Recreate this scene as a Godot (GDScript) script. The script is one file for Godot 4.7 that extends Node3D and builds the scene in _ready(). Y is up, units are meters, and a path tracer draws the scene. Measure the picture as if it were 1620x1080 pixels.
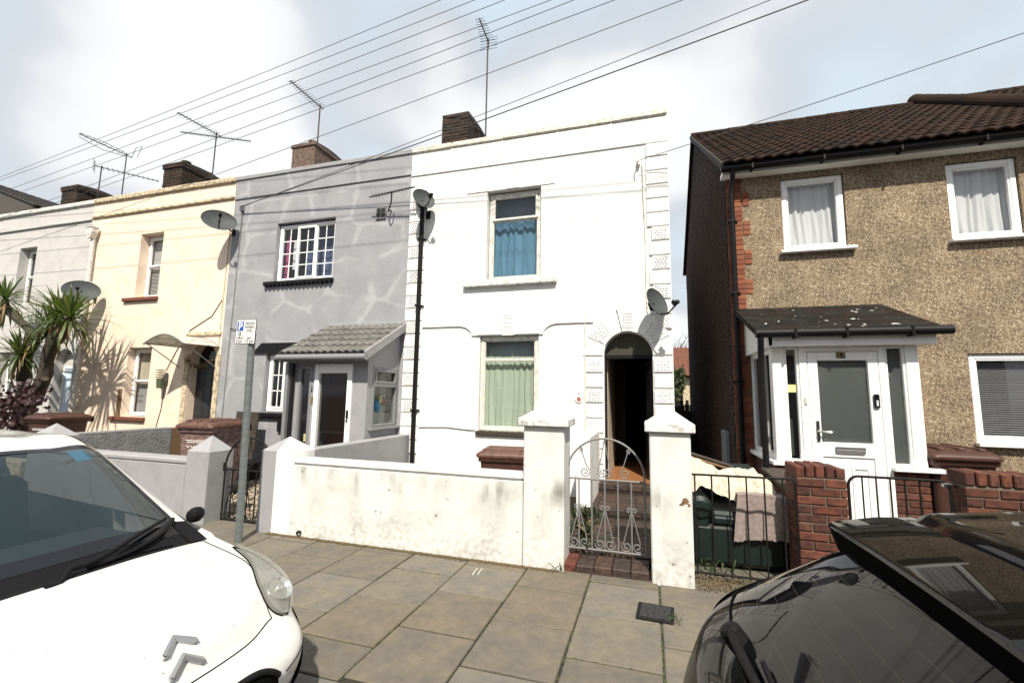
extends Node3D
# A terrace of rendered houses with front gardens, a pavement and two parked cars. x runs along the street, y up, z towards the road.

var names := {}
var rng := RandomNumberGenerator.new()
var m := {}
var tex := {}
var cache := {}


class MB:
	var v := PackedVector3Array()
	var n := PackedVector3Array()
	var u := PackedVector2Array()
	var x := Transform3D.IDENTITY

	func uv_of(p: Vector3, q: Vector3) -> Vector2:
		var a := q.abs()
		if a.y >= a.x and a.y >= a.z:
			return Vector2(p.x, p.z)
		if a.x >= a.z:
			return Vector2(-p.z * signf(q.x), -p.y)
		return Vector2(p.x, -p.y)

	func tri(a: Vector3, b: Vector3, c: Vector3, na: Vector3, nb: Vector3, nc: Vector3) -> void:
		a = x * a
		b = x * b
		c = x * c
		na = (x.basis * na).normalized()
		nb = (x.basis * nb).normalized()
		nc = (x.basis * nc).normalized()
		if (b - a).cross(c - a).dot(na + nb + nc) > 0.0:
			var t := b
			b = c
			c = t
			t = nb
			nb = nc
			nc = t
		v.append(a)
		v.append(b)
		v.append(c)
		n.append(na)
		n.append(nb)
		n.append(nc)
		u.append(uv_of(a, na))
		u.append(uv_of(b, nb))
		u.append(uv_of(c, nc))

	func quad(a: Vector3, b: Vector3, c: Vector3, d: Vector3, q: Vector3) -> void:
		tri(a, b, c, q, q, q)
		tri(a, c, d, q, q, q)

	func flat(a: Vector3, b: Vector3, c: Vector3, d: Vector3, out: Vector3) -> void:
		var q := (c - a).cross(d - b).normalized()
		quad(a, b, c, d, q if q.dot(out) >= 0.0 else -q)

	func axis(i: int, a: float, j: int, b: float, k: int, c: float) -> Vector3:
		var p := Vector3.ZERO
		p[i] = a
		p[j] = b
		p[k] = c
		return p

	func box(c: Vector3, s: Vector3, b := 0.0) -> void:
		var h := s / 2.0
		b = minf(b, minf(h.x, minf(h.y, h.z)) * 0.9)
		for k in 3:
			var i := (k + 1) % 3
			var j := (k + 2) % 3
			for g in [-1.0, 1.0]:
				var o: Vector3 = axis(k, g, i, 0, j, 0)
				var f: float = g * h[k]
				quad(c + axis(k, f, i, -h[i] + b, j, -h[j] + b), c + axis(k, f, i, h[i] - b, j, -h[j] + b), c + axis(k, f, i, h[i] - b, j, h[j] - b), c + axis(k, f, i, -h[i] + b, j, h[j] - b), o)
				if b > 0.0:
					for e in [-1.0, 1.0]:
						var w: float = h[k] - b
						quad(c + axis(k, -w, i, g * h[i], j, e * (h[j] - b)), c + axis(k, w, i, g * h[i], j, e * (h[j] - b)), c + axis(k, w, i, g * (h[i] - b), j, e * h[j]), c + axis(k, -w, i, g * (h[i] - b), j, e * h[j]), axis(k, 0, i, g, j, e).normalized())
		if b > 0.0:
			for sx in [-1.0, 1.0]:
				for sy in [-1.0, 1.0]:
					for sz in [-1.0, 1.0]:
						var q := Vector3(sx, sy, sz)
						var p := c + q * h
						var nn := q.normalized()
						tri(p - Vector3(0, sy * b, sz * b), p - Vector3(sx * b, 0, sz * b), p - Vector3(sx * b, sy * b, 0), nn, nn, nn)

	func span(x0: float, x1: float, y0: float, y1: float, z0: float, z1: float, b := 0.0) -> void:
		box(Vector3(x0 + x1, y0 + y1, z0 + z1) / 2.0, Vector3(absf(x1 - x0), absf(y1 - y0), absf(z1 - z0)), b)

	func grid(p: Array, flip := false) -> void:
		var r := p.size()
		var c: int = p[0].size()
		var q := []
		for i in r:
			var row := PackedVector3Array()
			for j in c:
				var a: Vector3 = p[mini(i + 1, r - 1)][j] - p[maxi(i - 1, 0)][j]
				var b: Vector3 = p[i][mini(j + 1, c - 1)] - p[i][maxi(j - 1, 0)]
				if p[i][0].is_equal_approx(p[i][c - 1]) and c > 3 and (j == 0 or j == c - 1):
					b = p[i][1] - p[i][c - 2]
				var o := a.cross(b).normalized()
				row.append(-o if flip else o)
			q.append(row)
		for i in r - 1:
			for j in c - 1:
				tri(p[i][j], p[i + 1][j], p[i + 1][j + 1], q[i][j], q[i + 1][j], q[i + 1][j + 1])
				tri(p[i][j], p[i + 1][j + 1], p[i][j + 1], q[i][j], q[i + 1][j + 1], q[i][j + 1])

	func tube(p: Array, r0: float, sides := 6, r1 := -1.0, caps := true) -> void:
		if r1 < 0.0:
			r1 = r0
		var t: Vector3 = (p[1] - p[0]).normalized()
		var a := t.cross(Vector3.UP if absf(t.y) < 0.9 else Vector3.RIGHT).normalized()
		var rings := []
		for i in p.size():
			t = (p[mini(i + 1, p.size() - 1)] - p[maxi(i - 1, 0)]).normalized()
			a = (a - t * a.dot(t)).normalized()
			var b := t.cross(a)
			var r := lerpf(r0, r1, float(i) / (p.size() - 1))
			var ring := []
			for k in sides + 1:
				var g := TAU * (k % sides) / sides
				ring.append([p[i] + (a * cos(g) + b * sin(g)) * r, a * cos(g) + b * sin(g)])
			rings.append(ring)
			if caps and (i == 0 or i == p.size() - 1):
				var e := -t if i == 0 else t
				for k in sides:
					tri(p[i], ring[k][0], ring[k + 1][0], e, e, e)
		for i in p.size() - 1:
			for k in sides:
				var A = rings[i][k]
				var B = rings[i][k + 1]
				var C = rings[i + 1][k + 1]
				var D = rings[i + 1][k]
				tri(A[0], B[0], C[0], A[1], B[1], C[1])
				tri(A[0], C[0], D[0], A[1], C[1], D[1])

	func lathe(prof: Array, segs := 20) -> void:
		for i in prof.size() - 1:
			var a: Vector2 = prof[i]
			var b: Vector2 = prof[i + 1]
			var d := (b - a).normalized()
			for k in segs:
				var g := TAU * k / segs
				var h := TAU * (k + 1) / segs
				var ng := Vector3(d.y * cos(g), -d.x, d.y * sin(g))
				var nh := Vector3(d.y * cos(h), -d.x, d.y * sin(h))
				var pa := Vector3(a.x * cos(g), a.y, a.x * sin(g))
				var pb := Vector3(b.x * cos(g), b.y, b.x * sin(g))
				var pc := Vector3(b.x * cos(h), b.y, b.x * sin(h))
				var pd := Vector3(a.x * cos(h), a.y, a.x * sin(h))
				if b.x > 1e-5:
					tri(pa, pb, pc, ng, ng, nh)
				if a.x > 1e-5:
					tri(pa, pc, pd, ng, nh, nh)

	func prism(poly: PackedVector2Array, z0: float, z1: float) -> void:
		var idx := Geometry2D.triangulate_polygon(poly)
		for k in range(0, idx.size(), 3):
			for e in [[z0, -1.0], [z1, 1.0]]:
				var q := Vector3(0, 0, e[1])
				tri(Vector3(poly[idx[k]].x, poly[idx[k]].y, e[0]), Vector3(poly[idx[k + 1]].x, poly[idx[k + 1]].y, e[0]), Vector3(poly[idx[k + 2]].x, poly[idx[k + 2]].y, e[0]), q, q, q)
		var cw := Geometry2D.is_polygon_clockwise(poly)
		for k in poly.size():
			var a := poly[k]
			var b := poly[(k + 1) % poly.size()]
			var o := Vector3(b.y - a.y, a.x - b.x, 0).normalized()
			if cw:
				o = -o
			quad(Vector3(a.x, a.y, z0), Vector3(b.x, b.y, z0), Vector3(b.x, b.y, z1), Vector3(a.x, a.y, z1), o)

	func mesh() -> ArrayMesh:
		var arr := []
		arr.resize(Mesh.ARRAY_MAX)
		arr[Mesh.ARRAY_VERTEX] = v
		arr[Mesh.ARRAY_NORMAL] = n
		arr[Mesh.ARRAY_TEX_UV] = u
		var am := ArrayMesh.new()
		am.add_surface_from_arrays(Mesh.PRIMITIVE_TRIANGLES, arr)
		return am


# ---------------------------------------------------------------- scene helpers
func numbered(called: String, parent: Node) -> String:
	var k := "%d/%s" % [parent.get_instance_id(), called]
	names[k] = names.get(k, -1) + 1
	return called if names[k] == 0 else "%s_%03d" % [called, names[k]]


func origin(o: Node) -> Vector3:
	var p := Vector3.ZERO
	while o != self and o != null:
		p += o.position
		o = o.get_parent()
	return p


func add(called: String, o: Node3D, parent: Node) -> Node3D:
	o.name = numbered(called, parent)
	parent.add_child(o, true)
	return o


func thing(called: String, label: String, category: String, at := Vector3.ZERO, group := "") -> Node3D:
	var o := add(called, Node3D.new(), self)
	o.position = at
	return tag(o, label, category, group)


func tag(o: Node3D, label: String, category: String, group := "") -> Node3D:
	o.set_meta("label", label)
	o.set_meta("category", category)
	if group:
		o.set_meta("group", group)
	return o


func part(called: String, parent: Node) -> Node3D:
	return add(called, Node3D.new(), parent)


func put(called: String, b: MB, mat: Material, parent: Node = self) -> MeshInstance3D:
	var o := MeshInstance3D.new()
	o.mesh = b.mesh()
	o.material_override = mat
	add(called, o, parent)
	o.position = -origin(parent)
	return o


func piece(called: String, mesh: Mesh, mat: Material, parent: Node, where: Transform3D) -> MeshInstance3D:
	var o := MeshInstance3D.new()
	o.mesh = mesh
	o.material_override = mat
	add(called, o, parent)
	where.origin -= origin(parent)
	o.transform = where
	return o


func structure(called: String, b: MB, mat: Material) -> MeshInstance3D:
	var o := put(called, b, mat)
	o.set_meta("kind", "structure")
	return o


func many(called: String, mesh: Mesh, mat: Material, parent: Node, places: Array, colors := []) -> MultiMeshInstance3D:
	var mm := MultiMesh.new()
	mm.transform_format = MultiMesh.TRANSFORM_3D
	mm.use_colors = not colors.is_empty()
	mm.mesh = mesh
	mm.instance_count = places.size()
	for i in places.size():
		mm.set_instance_transform(i, places[i])
		if mm.use_colors:
			mm.set_instance_color(i, colors[i])
	var o := MultiMeshInstance3D.new()
	o.multimesh = mm
	o.material_override = mat
	add(called, o, parent)
	o.position = -origin(parent)
	o.set_meta("kind", "stuff")
	return o


func copy(o: Node3D, label: String) -> Node3D:
	var c: Node3D = o.duplicate()
	var stem: String = String(o.name).rstrip("0123456789").trim_suffix("_")
	add(stem, c, self)
	c.set_meta("label", label)
	return c


func text(called: String, s: String, h: float, mat: Material, parent: Node, where: Transform3D, depth := 0.002, font := "Droid Sans", weight := 700) -> MeshInstance3D:
	var t := TextMesh.new()
	var f := SystemFont.new()
	f.font_names = PackedStringArray([font])
	f.font_weight = weight
	t.font = f
	t.text = s
	t.font_size = 32
	t.pixel_size = h / 23.0
	t.depth = depth
	t.curve_step = 2.0
	return piece(called, t, mat, parent, where)


func rnd(a: float, b: float) -> float:
	return rng.randf_range(a, b)


# ---------------------------------------------------------------- textures and materials
func noise(seed_: int, freq: float, oct := 4, type := FastNoiseLite.TYPE_SIMPLEX_SMOOTH) -> FastNoiseLite:
	var f := FastNoiseLite.new()
	f.seed = seed_
	f.frequency = freq
	f.noise_type = type
	f.fractal_octaves = oct
	if oct == 1:
		f.fractal_type = FastNoiseLite.FRACTAL_NONE
	return f


func noise_tex(f: FastNoiseLite, ramp := [], size := 512) -> NoiseTexture2D:
	var t := NoiseTexture2D.new()
	t.width = size
	t.height = size
	t.seamless = true
	t.seamless_blend_skirt = 0.15
	t.noise = f
	if ramp.size():
		var g := Gradient.new()
		g.offsets = PackedFloat32Array(ramp.map(func(e): return e[0]))
		g.colors = PackedColorArray(ramp.map(func(e): return e[1] if e[1] is Color else Color(e[1], e[1], e[1])))
		t.color_ramp = g
	return t


func lin(r: float, g: float, b: float) -> Color:
	return Color(r, g, b).linear_to_srgb()


func mat(called: String, col: Color, rough := 0.8, o := {}) -> StandardMaterial3D:
	var s := StandardMaterial3D.new()
	s.resource_name = called
	s.albedo_color = col
	s.roughness = rough
	s.metallic = o.get("metal", 0.0)
	s.metallic_specular = o.get("spec", 0.5)
	if o.has("tex"):
		s.albedo_texture = tex[o.tex]
	if o.has("tex") or o.has("bump"):
		s.uv1_triplanar = true
		s.uv1_world_triplanar = o.get("world", true)
		s.uv1_scale = Vector3.ONE / o.get("tile", 1.0)
		s.uv1_offset = o.get("offset", Vector3.ZERO)
	if o.has("bump"):
		s.heightmap_enabled = true
		s.heightmap_texture = tex[o.bump]
		s.heightmap_scale = o.get("depth", 0.2)
	if o.has("over"):
		s.detail_enabled = true
		s.detail_blend_mode = BaseMaterial3D.BLEND_MODE_MUL
		s.detail_albedo = tex[o.over]
		s.detail_uv_layer = BaseMaterial3D.DETAIL_UV_2
		s.uv2_triplanar = true
		s.uv2_world_triplanar = true
		s.uv2_scale = Vector3.ONE / o.get("over_tile", 2.0)
		s.uv2_offset = o.get("over_offset", Vector3.ZERO)
	if o.has("coat"):
		s.clearcoat_enabled = true
		s.clearcoat = o.coat
		s.clearcoat_roughness = o.get("coat_rough", 0.03)
	if o.has("alpha"):
		s.transparency = BaseMaterial3D.TRANSPARENCY_ALPHA
		s.albedo_color.a = o.alpha
	if o.has("back"):
		s.backlight_enabled = true
		s.backlight = o.back
	m[called] = s
	return s


func image_tex(w: int, h: int, bytes: PackedByteArray) -> ImageTexture:
	return ImageTexture.create_from_image(Image.create_from_data(w, h, false, Image.FORMAT_RGB8, bytes))


func crackle_texture() -> ImageTexture:   # grey paint over patched render: pale filler lines in loose patches
	var s := 1024
	var c := noise(11, 0.0078, 1, FastNoiseLite.TYPE_CELLULAR)
	c.cellular_return_type = FastNoiseLite.RETURN_DISTANCE2_SUB
	c.cellular_jitter = 0.62
	c.domain_warp_enabled = true
	c.domain_warp_amplitude = 26.0
	c.domain_warp_frequency = 0.012
	var keep := noise(5, 0.006, 2).get_image(s, s, false, false, true).get_data()
	var soft := noise(9, 0.01, 5).get_image(s, s, false, false, true).get_data()
	var fine := noise(19, 0.12, 3).get_image(s, s, false, false, true).get_data()
	var out := PackedByteArray()
	out.resize(s * s * 3)
	for j in s:
		for i in s:
			var k := j * s + i
			var d := c.get_noise_2d(i * 0.85, j * 1.12) + 1.0   # 0 on an edge
			var line := clampf(1.0 - d / 0.15, 0.0, 1.0)
			line = smoothstep(0.0, 0.8, line) * clampf((keep[k] - 72.0) / 60.0, 0.0, 1.0)
			var b := 196.0 + (soft[k] - 128.0) * 0.09 + (fine[k] - 128.0) * 0.05 + line * 20.0
			out[k * 3] = clampi(int(b), 0, 255)
			out[k * 3 + 1] = clampi(int(b + 1), 0, 255)
			out[k * 3 + 2] = clampi(int(b + 5), 0, 255)
	return image_tex(s, s, out)


func dirty_paint_texture() -> ImageTexture:   # white masonry paint, 4.5 m wide: algae under the coping, splashes above the ground, chips
	var w := 1024
	var h := 1024
	var a := noise(21, 0.007, 5).get_image(w, h, false, false, true).get_data()
	var sn := noise(22, 0.02, 4)
	var f := noise(23, 0.06, 4).get_image(w, h, false, false, true).get_data()
	var chips := noise(24, 0.035, 2).get_image(w, h, false, false, true).get_data()
	var out := PackedByteArray()
	out.resize(w * h * 3)
	for j in h:
		var y := (1.0 - (j + 0.5) / h) * 4.5
		var top := exp(-pow((y - 0.70) / 0.13, 2.0))
		var low := exp(-pow(y / 0.22, 2.0)) + 0.4 * exp(-pow((y - 0.28) / 0.2, 2.0))
		for i in w:
			var k := j * w + i
			var n1 := a[k] / 255.0
			var run := clampf(sn.get_noise_2d(i, j * 0.12) * 1.4 + 0.35, 0.0, 1.0)
			var g := clampf((n1 - 0.42) * 2.0, 0.0, 1.0)
			var algae := top * run * (0.25 + 0.75 * g) * 0.75 + 0.22 * clampf((n1 - 0.45) * 2.0, 0.0, 1.0)
			var mud := low * clampf((f[k] / 255.0 - 0.35) * 1.7, 0.0, 1.0) * (0.3 + 0.7 * n1) * 0.7
			var col := Vector3(0.98, 0.98, 0.975)
			col = col.lerp(Vector3(0.53, 0.54, 0.50), clampf(algae, 0, 1))
			col = col.lerp(Vector3(0.66, 0.635, 0.59), clampf(mud, 0, 1))
			if chips[k] > 232 and y < 1.0:
				col = col.lerp(Vector3(0.45, 0.42, 0.38), 0.6)
			if f[k] > 236:
				col *= 0.75
			out[k * 3] = clampi(int(col.x * 255), 0, 255)
			out[k * 3 + 1] = clampi(int(col.y * 255), 0, 255)
			out[k * 3 + 2] = clampi(int(col.z * 255), 0, 255)
	return image_tex(w, h, out)


func slab_texture() -> ImageTexture:   # concrete paving: exposed sand, damp stains, lichen dots
	var s := 1024
	var a := noise(31, 0.006, 5).get_image(s, s, false, false, true).get_data()
	var b := noise(32, 0.02, 4).get_image(s, s, false, false, true).get_data()
	var f := noise(33, 0.3, 2).get_image(s, s, false, false, true).get_data()
	var d := noise(34, 0.045, 1, FastNoiseLite.TYPE_CELLULAR)
	var out := PackedByteArray()
	out.resize(s * s * 3)
	for j in s:
		for i in s:
			var k := j * s + i
			var g := 0.80 + (a[k] / 255.0 - 0.5) * 0.10 + (b[k] / 255.0 - 0.5) * 0.09 + (f[k] / 255.0 - 0.5) * 0.34
			var t := clampf((a[k] / 255.0 - 0.5) * 1.2, -0.5, 0.5)
			if d.get_noise_2d(i, j) < -0.955 and b[k] > 120:
				g += 0.16
			out[k * 3] = clampi(int((g + t * 0.03) * 250), 0, 255)
			out[k * 3 + 1] = clampi(int(g * 250), 0, 255)
			out[k * 3 + 2] = clampi(int((g - t * 0.05) * 250), 0, 255)
	return image_tex(s, s, out)


func sky_image() -> ImageTexture:   # broken high cloud, bright, with thin blue between
	var w := 1024
	var h := 512
	var big := noise(4, 0.8, 3)
	var veil := noise(77, 1.6, 4)
	var im := Image.create(w, h, false, Image.FORMAT_RGBF)
	for j in h:
		var el := PI * (0.5 - (j + 0.5) / h)
		for i in w:
			if el < -0.05:
				im.set_pixel(i, j, Color(0.5, 0.52, 0.55))
				continue
			var az := TAU * (i + 0.5) / w
			var d := Vector3(sin(az) * cos(el), sin(el), -cos(az) * cos(el))
			var p := Vector3(d.x, d.y * 1.3, d.z) / (0.45 + 0.55 * absf(d.y))
			var c := clampf(big.get_noise_3dv(p) * 1.5 + 0.5, 0.0, 1.0)
			var q := clampf(veil.get_noise_3dv(p * 1.3 + Vector3(7, 1, 3)) * 1.2 + 0.5, 0.0, 1.0)
			var cover := smoothstep(0.12, 0.5, c * 0.75 + q * 0.25)
			var blue := Color(0.60, 0.73, 0.84).lerp(Color(0.70, 0.79, 0.85), 1.0 - clampf(d.y, 0, 1))
			var lum := lerpf(0.60, 0.97, smoothstep(0.2, 0.75, c * 0.8 + q * 0.2))
			var cloud := Color(0.925, 0.955, 1.015) * lum
			if lum > 0.8:
				cloud = cloud.lerp(Color(lum * 0.985, lum * 0.995, lum), 0.6)
			im.set_pixel(i, j, blue.lerp(cloud, cover))
	return ImageTexture.create_from_image(im)


func make_textures() -> void:
	tex.mottle = noise_tex(noise(1, 0.008, 5), [[0.0, 0.80], [0.5, 0.93], [1.0, 1.0]])
	tex.blotch = noise_tex(noise(2, 0.012, 5), [[0.0, 0.5], [0.4, 0.85], [0.6, 0.95], [1.0, 1.0]])
	tex.clean = noise_tex(noise(51, 0.01, 4), [[0.0, 0.93], [0.5, 0.985], [1.0, 1.0]])
	tex.stain = noise_tex(noise(52, 0.016, 5), [[0.0, 0.66], [0.4, 0.90], [0.6, 0.98], [1.0, 1.0]])
	tex.fine = noise_tex(noise(3, 0.11, 3), [[0.0, 0.72], [0.5, 0.92], [1.0, 1.0]])
	tex.height = noise_tex(noise(6, 0.035, 5))
	tex.sand = noise_tex(noise(7, 0.22, 3))
	var cell := noise(8, 0.105, 1, FastNoiseLite.TYPE_CELLULAR)
	cell.cellular_return_type = FastNoiseLite.RETURN_CELL_VALUE
	tex.pebble = noise_tex(cell, [[0.0, lin(0.10, 0.068, 0.044)], [0.15, lin(0.135, 0.094, 0.060)], [0.32, lin(0.205, 0.15, 0.095)], [0.52, lin(0.27, 0.20, 0.128)], [0.72, lin(0.33, 0.255, 0.168)], [0.88, lin(0.39, 0.305, 0.21)], [1.0, lin(0.55, 0.475, 0.36)]], 512)
	var dist := noise(8, 0.105, 1, FastNoiseLite.TYPE_CELLULAR)
	dist.cellular_return_type = FastNoiseLite.RETURN_DISTANCE
	tex.pebble_height = noise_tex(dist, [[0.0, 1.0], [1.0, 0.0]], 512)
	tex.lichen = noise_tex(noise(12, 0.03, 5), [[0.0, lin(0.55, 0.5, 0.48)], [0.62, lin(0.9, 0.88, 0.86)], [0.70, lin(1, 1, 0.98)], [0.74, lin(1, 1, 1)], [1.0, lin(1, 1, 1)]])
	tex.bark = noise_tex(noise(13, 0.05, 5), [[0.0, 0.35], [0.5, 0.7], [1.0, 1.0]])
	tex.rust = noise_tex(noise(14, 0.02, 5), [[0.0, lin(0.55, 0.42, 0.34)], [0.42, lin(0.85, 0.8, 0.78)], [1.0, lin(1, 1, 1)]])
	var weave := noise(15, 0.09, 1, FastNoiseLite.TYPE_CELLULAR)
	weave.cellular_jitter = 0.25
	tex.weave = noise_tex(weave, [], 256)
	tex.crackle = crackle_texture()
	tex.dirty = dirty_paint_texture()
	tex.slab = slab_texture()


func make_materials() -> void:
	mat("white_paint", lin(0.77, 0.762, 0.745), 0.75, {"tex": "clean", "tile": 2.3, "bump": "height", "depth": 0.12})
	mat("white_wall", lin(0.64, 0.64, 0.635), 0.8, {"tex": "dirty", "tile": 4.5, "offset": Vector3(0.98, 0, 0), "bump": "height", "depth": 0.3})
	mat("cap_paint", lin(0.69, 0.685, 0.66), 0.8, {"tex": "stain", "tile": 0.9, "bump": "height", "depth": 0.15})
	mat("coping_paint", lin(0.74, 0.70, 0.60), 0.85, {"tex": "stain", "tile": 1.1, "bump": "height", "depth": 0.2})
	mat("grey_render", lin(0.48, 0.48, 0.497), 0.8, {"tex": "crackle", "tile": 7.0, "offset": Vector3(1.3, 0, 0), "bump": "height", "depth": 0.35})
	mat("grey_paint", lin(0.285, 0.286, 0.30), 0.7, {"tex": "clean", "tile": 1.6, "bump": "height", "depth": 0.1})
	mat("grey_rough", lin(0.25, 0.252, 0.26), 0.85, {"tex": "mottle", "tile": 1.1, "bump": "height", "depth": 0.6})
	mat("grey_gloss", lin(0.19, 0.195, 0.205), 0.35)
	mat("cream_render", lin(0.78, 0.635, 0.515), 0.8, {"tex": "clean", "tile": 2.6, "bump": "height", "depth": 0.25})
	mat("cream_stain", lin(0.62, 0.52, 0.36), 0.85, {"tex": "blotch", "tile": 0.8})
	mat("pale_grey_render", lin(0.50, 0.485, 0.475), 0.8, {"tex": "clean", "tile": 2.8, "bump": "height", "depth": 0.2})
	mat("pebbledash", lin(1, 1, 1), 0.9, {"tex": "pebble", "tile": 0.62, "bump": "pebble_height", "depth": 0.45, "over": "mottle", "over_tile": 2.7})
	mat("upvc", lin(0.83, 0.83, 0.82), 0.3, {"spec": 0.45})
	mat("old_upvc", lin(0.74, 0.72, 0.66), 0.45, {"tex": "mottle", "tile": 0.7})
	mat("glass", lin(0.03, 0.035, 0.04), 0.02, {"alpha": 0.14})
	mat("dark_glass", lin(0.010, 0.011, 0.012), 0.02, {"alpha": 0.55, "spec": 0.4})
	mat("frosted", lin(0.045, 0.058, 0.058), 0.2, {"alpha": 0.55, "bump": "height", "tile": 0.10, "depth": 0.25, "spec": 0.6})
	mat("black_paint", lin(0.009, 0.009, 0.010), 0.45, {"spec": 0.3})
	mat("black_plastic", lin(0.008, 0.008, 0.009), 0.5, {"spec": 0.28})
	mat("iron", lin(0.012, 0.011, 0.011), 0.6, {"spec": 0.25})
	mat("silver_iron", lin(0.20, 0.215, 0.225), 0.5, {"tex": "rust", "tile": 0.25})
	mat("galvanised", lin(0.17, 0.19, 0.195), 0.5, {"tex": "mottle", "tile": 0.35, "metal": 0.3})
	mat("aluminium", lin(0.04, 0.04, 0.045), 0.5, {"metal": 0.5})
	mat("cover_iron", lin(0.045, 0.047, 0.05), 0.7, {"spec": 0.25, "tex": "blotch", "tile": 0.2})
	mat("inner_wall", lin(0.13, 0.14, 0.12), 0.9)
	mat("reflection_grey", lin(0.24, 0.30, 0.32), 0.9)  # sky reflected in the top panes, put into the colour of a sheet
	mat("reflection_dark", lin(0.13, 0.16, 0.20), 0.9)
	mat("fan_glass", lin(0.085, 0.085, 0.065), 0.15, {"alpha": 0.6})
	mat("reflection_navy", lin(0.05, 0.085, 0.18), 0.9)  # blue of the mirrored sky, painted on a sheet behind the panes
	mat("speck", lin(0.26, 0.245, 0.22), 0.9)
	mat("wire", lin(0.04, 0.04, 0.045), 0.6)
	mat("dish", lin(0.058, 0.065, 0.07), 0.6, {"spec": 0.3})
	mat("brick_sill", lin(0.17, 0.055, 0.032), 0.8, {"tex": "fine", "tile": 0.4})
	for i in 5:
		var c: Array = [[0.15, 0.042, 0.024], [0.118, 0.034, 0.021], [0.175, 0.055, 0.03], [0.09, 0.028, 0.02], [0.14, 0.05, 0.033]][i]
		mat("brick%d" % i, lin(c[0], c[1], c[2]), 0.9, {"tex": "fine", "tile": 0.33, "offset": Vector3(0.13, 0.31, 0.7) * i, "bump": "sand", "depth": 0.05, "over": "blotch", "over_tile": 0.55})
		c = [[0.062, 0.038, 0.027], [0.085, 0.05, 0.032], [0.05, 0.033, 0.026], [0.10, 0.06, 0.036], [0.07, 0.046, 0.03]][i]
		mat("stock%d" % i, lin(c[0] * 0.7, c[1] * 0.66, c[2] * 0.62), 0.9, {"tex": "fine", "tile": 0.3, "over": "blotch", "over_tile": 0.6})
		c = [[0.052, 0.030, 0.021], [0.043, 0.027, 0.020], [0.060, 0.034, 0.023], [0.036, 0.025, 0.020], [0.048, 0.031, 0.024]][i]
		mat("tile%d" % i, lin(c[0] * 0.78, c[1] * 0.80, c[2] * 0.80), 0.9, {"spec": 0.2, "tex": "fine", "tile": 0.35, "offset": Vector3(0.2, 0.1, 0.4) * i, "over": "lichen", "over_tile": 0.9})
		c = [[0.125, 0.107, 0.083], [0.138, 0.12, 0.093], [0.115, 0.10, 0.078], [0.13, 0.108, 0.08], [0.145, 0.128, 0.103]][i]
		mat("paving%d" % i, lin(c[0] * 1.62, c[1] * 1.64, c[2] * 1.66), 0.88, {"tex": "slab", "tile": 1.9, "offset": Vector3(0.17, 0.4, 0.29) * i, "bump": "sand", "depth": 0.03})
	for i in 4:
		var c: Array = [[0.026, 0.026, 0.025], [0.020, 0.020, 0.019], [0.032, 0.031, 0.029], [0.029, 0.023, 0.020]][i]
		mat("slate%d" % i, lin(c[0], c[1], c[2]), 0.85, {"spec": 0.22, "tex": "fine", "tile": 0.4, "over": "rust", "over_tile": 0.7})
		c = [[0.185, 0.18, 0.168], [0.20, 0.195, 0.18], [0.165, 0.16, 0.15], [0.19, 0.18, 0.165]][i]
		mat("pantile%d" % i, lin(c[0], c[1], c[2]), 0.8, {"tex": "fine", "tile": 0.4, "over": "blotch", "over_tile": 0.8})
		c = [[0.075, 0.045, 0.033], [0.062, 0.04, 0.031], [0.09, 0.05, 0.035], [0.055, 0.037, 0.03]][i]
		mat("quarry%d" % i, lin(c[0], c[1], c[2]), 0.7, {"tex": "fine", "tile": 0.4, "over": "blotch", "over_tile": 0.5})
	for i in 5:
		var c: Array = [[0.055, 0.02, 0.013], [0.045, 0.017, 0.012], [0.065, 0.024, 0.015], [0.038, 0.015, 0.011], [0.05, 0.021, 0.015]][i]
		mat("shaded_brick%d" % i, lin(c[0] * 0.7, c[1] * 0.42, c[2] * 0.36), 0.95, {"tex": "fine", "tile": 0.33, "offset": Vector3(0.13, 0.31, 0.7) * i, "over": "blotch", "over_tile": 0.8})  # red brick darkened: shade of the alley wall put into its colour
	for i in 5:
		var c: Array = [[0.27, 0.085, 0.04], [0.22, 0.066, 0.033], [0.31, 0.105, 0.05], [0.20, 0.058, 0.03], [0.25, 0.09, 0.048]][i]
		mat("orange%d" % i, lin(c[0], c[1], c[2]), 0.9, {"tex": "fine", "tile": 0.33, "offset": Vector3(0.13, 0.31, 0.7) * i})
	mat("mortar", lin(0.15, 0.125, 0.095), 0.95, {"tex": "fine", "tile": 0.3})
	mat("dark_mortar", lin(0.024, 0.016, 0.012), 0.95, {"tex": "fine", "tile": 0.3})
	mat("buff_pot", lin(0.17, 0.115, 0.088), 0.85, {"tex": "blotch", "tile": 0.6, "bump": "height", "depth": 1.0})
	mat("flaunching", lin(0.05, 0.043, 0.036), 0.9, {"tex": "blotch", "tile": 0.4})
	mat("joint_soil", lin(0.030, 0.028, 0.016), 1.0, {"tex": "blotch", "tile": 0.35})
	mat("asphalt", lin(0.05, 0.05, 0.05), 0.9, {"tex": "fine", "tile": 0.4, "bump": "sand", "depth": 0.3})
	mat("kerb", lin(0.2, 0.19, 0.17), 0.9, {"tex": "slab", "tile": 1.0})
	mat("earth", lin(0.09, 0.075, 0.045), 1.0, {"tex": "blotch", "tile": 0.5, "bump": "height", "depth": 3.0})
	mat("concrete", lin(0.17, 0.155, 0.12), 0.95, {"tex": "slab", "tile": 1.3, "bump": "height", "depth": 1.0})
	mat("gravel_stone", lin(0.42, 0.35, 0.27), 0.85, {"tex": "blotch", "tile": 0.05})
	mat("moss", lin(0.045, 0.05, 0.02), 1.0)
	mat("weed", lin(0.035, 0.058, 0.017), 0.85, {"back": Color(0.12, 0.18, 0.05)})
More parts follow.
